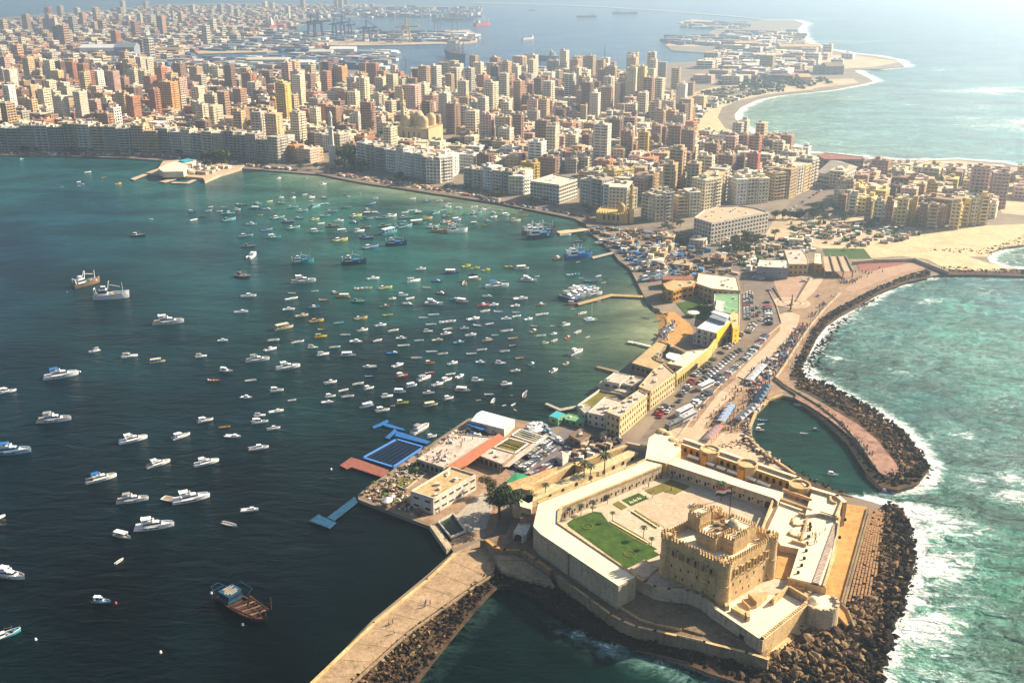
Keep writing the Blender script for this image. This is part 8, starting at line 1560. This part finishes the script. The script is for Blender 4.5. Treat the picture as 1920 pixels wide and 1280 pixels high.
for a in ((522, 55, 46, 0, 'red', 'bright red cargo ship moored at the far quay', 8), (560, 95, 90, 0, 'red', 'long dark red ship alongside the low quay in the basin', 2), (400, 90, 60, 0, 'red', 'dark red ship at the left end of the basin', 3), (712, 100, 46, 0, 'steel', 'grey naval ship by the white warehouse quay', 0), (858, 112, 30, 0, 'navy', 'dark blue ship with cranes anchored behind the towers', -24), (990, 74, 22, 0, 'offwhite', 'white ferry with a wake crossing the far harbour', 6),
          (1018, 112, 60, 0, 'steel', 'grey warship moored behind the pointed tower', -6), (1100, 33, 38, 0, 'navy', 'long low ship with a tall bridge near the outer breakwater', 0), (1172, 27, 48, 0, 'navy', 'long low tanker right of the tall-bridged ship', 0), (850, 40, 76, 0, 'steel', 'long grey ship behind the port quay', 0), (824, 28, 56, 0, 'steel', 'flat ship beyond the long grey ship', 0), (905, 48, 30, 0, 'red', 'small reddish ship off the right end of the port quay', 5), (996, 20, 14, 0, 'navy', 'tiny dark ship on the horizon water', 0), (864, 92, 8, 0, 'navy', 'tiny dark boat in the middle of the far basin', 0), (630, 92, 60, 0, 'red', 'red ship on the outer side of the middle quay', 0)):
    ship(a[0], a[1], a[2], a[3], a[4], a[5], a[6], house=R.choice((-.36, -.3, .3)))
def gantry(px, py, h, label, m='navy', w_=1.0):
    p = P(px, py, 2.5); s = FOC / math.hypot(p.x, p.y, CAMH); h = h / s; t = thing('dock_crane', label, 'crane', p, 'cranes on the port quay'); W_ = h * .35 * w_; b = MB()
    for a in (-1, 1):
        for c in (-1, 1): b.beam((p.x + a * W_ / 2, p.y + c * W_ / 2, 2.5), (p.x + a * W_ * .35, p.y + c * W_ * .35, 2.5 + h * .6), h * .05, h * .05)
        b.beam((p.x + a * W_ / 2, p.y - W_ / 2, 2.5 + h * .3), (p.x + a * W_ / 2, p.y + W_ / 2, 2.5 + h * .3), h * .04, h * .04); b.beam((p.x - W_ / 2, p.y + a * W_ * .4, 2.5 + h * .58), (p.x + W_ / 2, p.y + a * W_ * .4, 2.5 + h * .58), h * .05, h * .05)
    b.build('legs', m, t); b = MB(); b.beam((p.x - W_ * 1.3, p.y, 2.5 + h * .62), (p.x + W_ * 1.7, p.y - W_, 2.5 + h * .68), h * .06, h * .06); b.beam((p.x, p.y, 2.5 + h * .6), (p.x, p.y, 2.5 + h), h * .06, h * .06); b.beam((p.x, p.y, 2.5 + h), (p.x + W_ * 1.6, p.y - W_ * .9, 2.5 + h * .68), h * .025, h * .025); b.build('boom', m, t)
    b = MB(); b.box(p.x - W_ * .2, p.y, 2.5 + h * .6, W_ * .6, W_ * .5, h * .12); b.build('machine_house', m, t)
for x, y, h, lb, m in ((585, 70, 38, 'dark blue dock crane at the left end of the quay', 'navy'), (598, 72, 44, 'tallest dark crane near the left end of the quay', 'navy'), (628, 70, 34, 'first slim leg of the dark blue rig', 'navy'), (643, 70, 38, 'second slim leg of the dark blue rig', 'navy'), (657, 70, 32, 'third slim leg of the dark blue rig', 'navy'), (688, 78, 36, 'big navy gantry crane on the middle of the quay', 'navy'), (702, 76, 26, 'small navy crane right of the big navy gantry', 'navy'), (762, 80, 42, 'tall yellow portal crane on the quay', 'yellow'), (853, 58, 30, 'pale lattice crane tower on the right of the quay', 'steel'), (818, 60, 30, 'slim crane left of the pale lattice tower', 'steel'), (388, 122, 14, 'small crane by the left of the basin', 'steel'), (424, 122, 16, 'small crane by the middle of the basin shore', 'steel'), (995, 128, 26, 'small dock crane beside the pointed tower', 'navy'), (1010, 126, 22, 'second small dock crane behind the pointed tower', 'navy'), (710, 128, 20, 'thin crane among the basin sheds', 'steel'), (1040, 128, 22, 'thin crane right of the pointed tower', 'steel')): gantry(x, y, h, lb, m, .6 if 'slim' in lb else 1)
def shed(px, py, wpx, hpx, m, label, dep=40, rot=0):
    p = P(px, py, 1.5); s = FOC / math.hypot(p.x, p.y, CAMH); w_ = wpx / s; h = hpx / s; t = thing('warehouse', label, 'warehouse', p, 'warehouses round the far harbour'); b = MB(); b.box(p.x, p.y + dep / 2, 1.5, w_, dep, h, rad(rot)); b.build('wall', m, t); ca, sa = math.cos(rad(rot)), math.sin(rad(rot))
    q = [(p.x + ca * a - sa * c, p.y + dep / 2 + sa * a + ca * c) for a, c in ((-w_ / 2 - 1, -dep / 2 - 1), (w_ / 2 + 1, -dep / 2 - 1), (w_ / 2 + 1, dep / 2 + 1), (-w_ / 2 - 1, dep / 2 + 1))]; z = 1.5 + h; r0 = ((q[0][0] + q[3][0]) / 2, (q[0][1] + q[3][1]) / 2, z + h * .35); r1 = ((q[1][0] + q[2][0]) / 2, (q[1][1] + q[2][1]) / 2, z + h * .35); g = [(*v, z) for v in q]
    b = MB(); b.face([g[0], g[1], r1, r0]); b.face([r0, r1, g[2], g[3]]); b.face([g[0], r0, g[3]]); b.face([g[1], g[2], r1]); b.build('roof', m, t)
    b = MB(); n = max(2, int(w_ / 14)); [b.box(p.x + ca * ((k + .5) / n - .5) * w_, p.y + .1 + sa * ((k + .5) / n - .5) * w_, 1.5, w_ / n * .5, .4, h * .6, rad(rot)) for k in range(n)]; b.build('doors', 'steel', t, 'stuff')
for a in ((190, 106, 70, 14, 'white', 'long white warehouse left of the basin'), (642, 103, 44, 10, 'white', 'bright white warehouse on the middle quay'), (600, 106, 40, 8, 'offwhite', 'pale shed left of the bright white warehouse'), (235, 112, 34, 20, 'steel', 'blue glass-fronted hall right of the long white warehouse'), (310, 104, 50, 9, 'stone_dark', 'brown shed by the left tip of the basin'), (500, 122, 70, 9, 'offwhite', 'long pale shed on the basin shore'), (560, 126, 50, 8, 'white', 'white shed right of the long pale shed'), (420, 56, 60, 5, 'offwhite', 'far pale shed beyond the basin'), (690, 103, 30, 6, 'steel', 'grey shed right of the bright white warehouse'), (1130, 122, 30, 7, 'blue', 'blue shed behind the grey towers'), (1440, 112, 50, 8, 'pink_roof', 'pink barrack hall on the far point'), (1500, 100, 70, 11, 'stone', 'long arcaded palace building on the far point'), (1440, 128, 110, 6, 'offwhite', 'long low white building on the far point'), (1400, 90, 40, 8, 'stone', 'cream palace wing on the far point'), (1565, 140, 30, 14, 'stone_dark', 'square tower-like block above the far shingle'), (1510, 158, 20, 12, 'stone', 'small cream block by the far beach road'), (1455, 138, 100, 4, 'red_wood', 'long low red-brown barrack on the far point')): shed(*a)
# mixed low port buildings as one mass
b = MB(); rr = random.Random(3)
for x0, x1, y0, y1, n, h in ((575, 890, 61, 80, 170, 9), (560, 740, 98, 116, 110, 9), (365, 600, 84, 96, 90, 8), (560, 900, 16, 34, 260, 16), (330, 720, 112, 130, 200, 10), (100, 360, 90, 125, 220, 9), (1280, 1400, 40, 54, 40, 8), (1250, 1345, 68, 86, 60, 9), (1350, 1500, 60, 150, 260, 9), (0, 560, 40, 88, 500, 10), (820, 1100, 132, 140, 60, 8)):
    for _ in range(n):
        x, y = rr.uniform(x0, x1), rr.uniform(y0, y1); p = P(x, y, 1.5); s = p.length / 3000
        c = rr.choice(((.10, .13, .18), (.35, .30, .26), (.5, .46, .40), (.22, .10, .08), (.12, .14, .16), (.6, .58, .54), (.06, .10, .18)))
        b.box(p.x, p.y, 1.5, rr.uniform(10, 38) * min(1.6, s + .4), rr.uniform(10, 30), rr.uniform(.4, 1.1) * h, rad(-20 + rr.uniform(-5, 5)), 0, c)
o = b.build('port_sheds', 'facade', kind='stuff'); o['label'] = 'mass of low sheds, stacks and yards round the far port'
b = MB()
for _ in range(260):
    x, y = rr.choice(((rr.gauss(1440, 45), rr.gauss(155, 8)), (rr.uniform(200, 700), rr.uniform(120, 135)), (rr.uniform(0, 500), rr.uniform(60, 100)))); p = P(x, y, 1.5); e = rr.uniform(5, 10)
    for k in range(5): b.dome((p.x + rr.uniform(-e, e), p.y + rr.uniform(-e, e), 1.5 + rr.uniform(0, 3)), rr.uniform(2, 5), 6, 2, rr.uniform(3, 6))
o = b.build('distant_trees', 'leaf_dark', kind='stuff'); o['label'] = 'distant groves of dark trees beyond the city'
# ================================================================ SMALL THINGS THAT FILL THE GROUND
def clutter(name, label, poly, n, hs, cols, z=1.6, size=(.6, 2.4), seed=1, umb=0):
    q = random.Random(seed); pl = [(P(x, y, z).x, P(x, y, z).y) for x, y in poly]; X = [p[0] for p in pl]; Y = [p[1] for p in pl]; b = MB(); k = g = 0
    while k < n and g < n * 40:
        g += 1; x, y = q.uniform(min(X), max(X)), q.uniform(min(Y), max(Y))
        if not inpoly(x, y, pl): continue
        k += 1; c = q.choice(cols); a = rad(-20 + q.choice((0, 90)) + q.gauss(0, 8))
        if q.random() < umb: b.cyl((x, y), .06, z, z + 2.3, 4, cc=(.2, .15, .1)); b.cyl((x, y), 1.4, z + 2.1, z + 2.7, 8, r1=.1, cc=c)
        else: b.box(x, y, z, q.uniform(*size), q.uniform(*size) * .7, q.uniform(*hs), a, 0, c)
    o = b.build(name, 'facade', kind='stuff'); o['label'] = label
WHT, TAN_, BRN, DRK, BLU, GRN = (.66, .63, .57), (.46, .36, .25), (.20, .13, .09), (.06, .05, .045), (.08, .22, .42), (.06, .11, .03)
clutter('terrace_furniture', 'tables, chairs and planters crowding the club terrace', [(676, 928), (770, 866), (800, 885), (760, 920), (772, 950), (800, 978)], 300, (.3, .8), (WHT, TAN_, BRN, BRN, DRK, GRN), 1.6, (.4, 1.2), 2, .04)
clutter('terrace_furniture', 'tables and loungers along the seaward edge of the club', [(780, 858), (880, 790), (905, 796), (800, 862)], 70, (.4, .9), (BRN, WHT, TAN_), 1.6, (.4, 1.3), 3, .05)
clutter('deck_furniture', 'chairs and tables standing on the pale pink hall roof', [(782, 862), (830, 836), (850, 846), (838, 874), (828, 876)], 26, (.3, .6), (BRN, DRK), 5.3, (.3, .7), 4)
clutter('yard_clutter', 'crates, dinghies and gear in the club yard', [(868, 812), (890, 796), (945, 812), (925, 826), (880, 822)], 90, (.4, 1.8), (DRK, BRN, WHT, BLU), 1.6, (.6, 2.6), 5)
clutter('yard_clutter', 'sheds, timber and gear lying round the shipyard', [(1105, 430), (1180, 428), (1300, 452), (1380, 506), (1390, 515), (1225, 525), (1200, 500), (1150, 465)], 400, (.5, 3.0), (BRN, TAN_, DRK, BLU, TAN_, BRN, BRN, DRK), 1.6, (.8, 5.5), 6)
clutter('yard_clutter', 'kiosks and low walls round the neck of land', [(1300, 455), (1400, 440), (1500, 455), (1530, 470), (1440, 505), (1400, 506), (1340, 470)], 200, (.6, 3.2), (TAN_, WHT, BRN, GRN), 1.6, (1, 6), 7)
clutter('yard_clutter', 'scattered huts, walls and bushes on the dry ground by the beach', [(1480, 420), (1600, 418), (1740, 432), (1700, 450), (1620, 462), (1500, 455)], 200, (.5, 3), (TAN_, WHT, BRN, GRN), 1.6, (1, 6), 8)
clutter('yard_clutter', 'huts, walls and wrecks scattered over the far sandy point', [(1540, 296), (1700, 304), (1880, 318), (1920, 330), (1860, 350), (1700, 325), (1560, 312)], 300, (1, 5), (TAN_, WHT, BRN, (.5, .34, .28)), 1.6, (3, 14), 9)
clutter('yard_clutter', 'rough sheds and parked trucks on the ground behind the far beach', [(1240, 235), (1250, 200), (1330, 172), (1420, 160), (1480, 165), (1400, 182), (1320, 210), (1300, 245), (1400, 262), (1340, 262)], 420, (1, 5), (TAN_, WHT, BRN, DRK, GRN), 1.6, (3, 12), 10)
clutter('promenade_stalls', 'stalls, chairs and parasols along the crowded promenade', [(1400, 720), (1440, 680), (1476, 640), (1500, 612), (1480, 660), (1440, 712), (1412, 748)], 170, (.5, 1.6), (WHT, BRN, TAN_, BLU, (.5, .2, .15)), 1.65, (.5, 2.0), 11, .08)
clutter('promenade_stalls', 'stalls, chairs and goods by the cove wall', [(1392, 800), (1404, 775), (1436, 742), (1440, 752), (1414, 778), (1404, 806), (1420, 838), (1470, 872), (1440, 866), (1400, 832)], 150, (.4, 1.3), (WHT, BRN, TAN_, DRK), 1.72, (.4, 1.8), 12, .04)
clutter('beach_furniture', 'parasols and chairs on the little golden beach', [(1236, 640), (1250, 612), (1266, 606), (1262, 624), (1246, 642)], 40, (.4, .8), (WHT, BLU, BRN), 1.64, (.5, 1.4), 13, .3)
clutter('shore_clutter', 'beached boats, rubble and stalls along the corniche shore', [(640, 330), (700, 340), (860, 364), (940, 378), (938, 374), (860, 358), (700, 334), (600, 322)], 260, (.5, 2), ((.5, .28, .2), WHT, TAN_, BRN), 1.6, (1, 5), 14)
clutter('shore_clutter', 'beach rubble and kiosks along the left corniche', [(-20, 289), (280, 293), (560, 321), (560, 318), (280, 290), (-20, 286)], 300, (.5, 2.5), (WHT, TAN_, BRN, (.5, .3, .2)), 1.6, (1, 5), 15)
clutter('pergola_frames', 'huts and sheds near the fort gate and car park', [(1060, 860), (1090, 830), (1130, 815), (1180, 828), (1130, 850), (1080, 868)], 60, (.8, 2.8), (BRN, TAN_, DRK, WHT), 1.6, (1, 4), 16)
clutter('quay_stores', 'low stores and walls on the yacht club quay', [(300, 322), (330, 308), (400, 312), (440, 312), (390, 328), (330, 326)], 60, (.8, 4), (WHT, TAN_, (.5, .42, .3)), 2.5, (2, 9), 17)

# parapet and joints of the breakwater, lamp posts
kerbline('breakwater_parapet', 'low stone parapet along the harbour side of the breakwater', [(852, 1037), (801, 1085), (701, 1166), (576, 1286), (480, 1390)], .7, .7, 'stone', 2.3)
kerbline('breakwater_kerb', 'worn kerb between the breakwater path and its rocks', [(925, 1076), (878, 1106), (760, 1190), (652, 1288), (560, 1384)], .35, .8, 'stone_dark', 2.3)
bw = thing('paving_joints', 'darker cross joints in the breakwater paving', 'paving joints', P(760, 1130, 2.3)); 
for k in range(9):
    t_ = (k + .4) / 9; a, c = P(852, 1040, 2.32).lerp(P(576, 1288, 2.32), t_), P(925, 1072, 2.32).lerp(P(652, 1284, 2.32), t_); b = MB(); b.beam(a, c, .09, .04); b.build('joint', 'stone_dark', bw)
lit = []
for pts, n in (([(1300, 800), (1360, 716), (1436, 640)], 9), ([(1470, 700), (1515, 622), (1572, 556)], 7), ([(1222, 790), (1300, 716), (1386, 630), (1395, 530)], 10), ([(100, 290), (420, 302), (700, 342), (1000, 388)], 16)):
    A = [P(x, y, 1.6) for x, y in pts]; L = [0]
    for a, c in zip(A, A[1:]): L.append(L[-1] + (c - a).length)
    for k in range(n):
        s = L[-1] * (k + .5) / n; i = max(j for j in range(len(A) - 1) if L[j] <= s); p = A[i].lerp(A[i + 1], (s - L[i]) / (L[i + 1] - L[i])); t = thing('street_lamp', '', 'street lamp', p, 'street lamps along the shore roads')
        b = MB(); b.cyl((p.x, p.y), .14, 1.6, 9.6, 6, r1=.08); b.beam((p.x - 1.3, p.y, 9.7), (p.x + 1.3, p.y, 9.7), .1, .1); b.build('mast', 'steel', t); b = MB(); b.box(p.x - 1.4, p.y, 9.6, .8, .3, .18); b.build('lamp_head', 'steel', t); b = MB(); b.box(p.x + 1.4, p.y, 9.6, .8, .3, .18); b.build('lamp_head', 'steel', t); lit.append((t, 'tall grey double street lamp', *PX(p)))
autolabel(lit, VM)
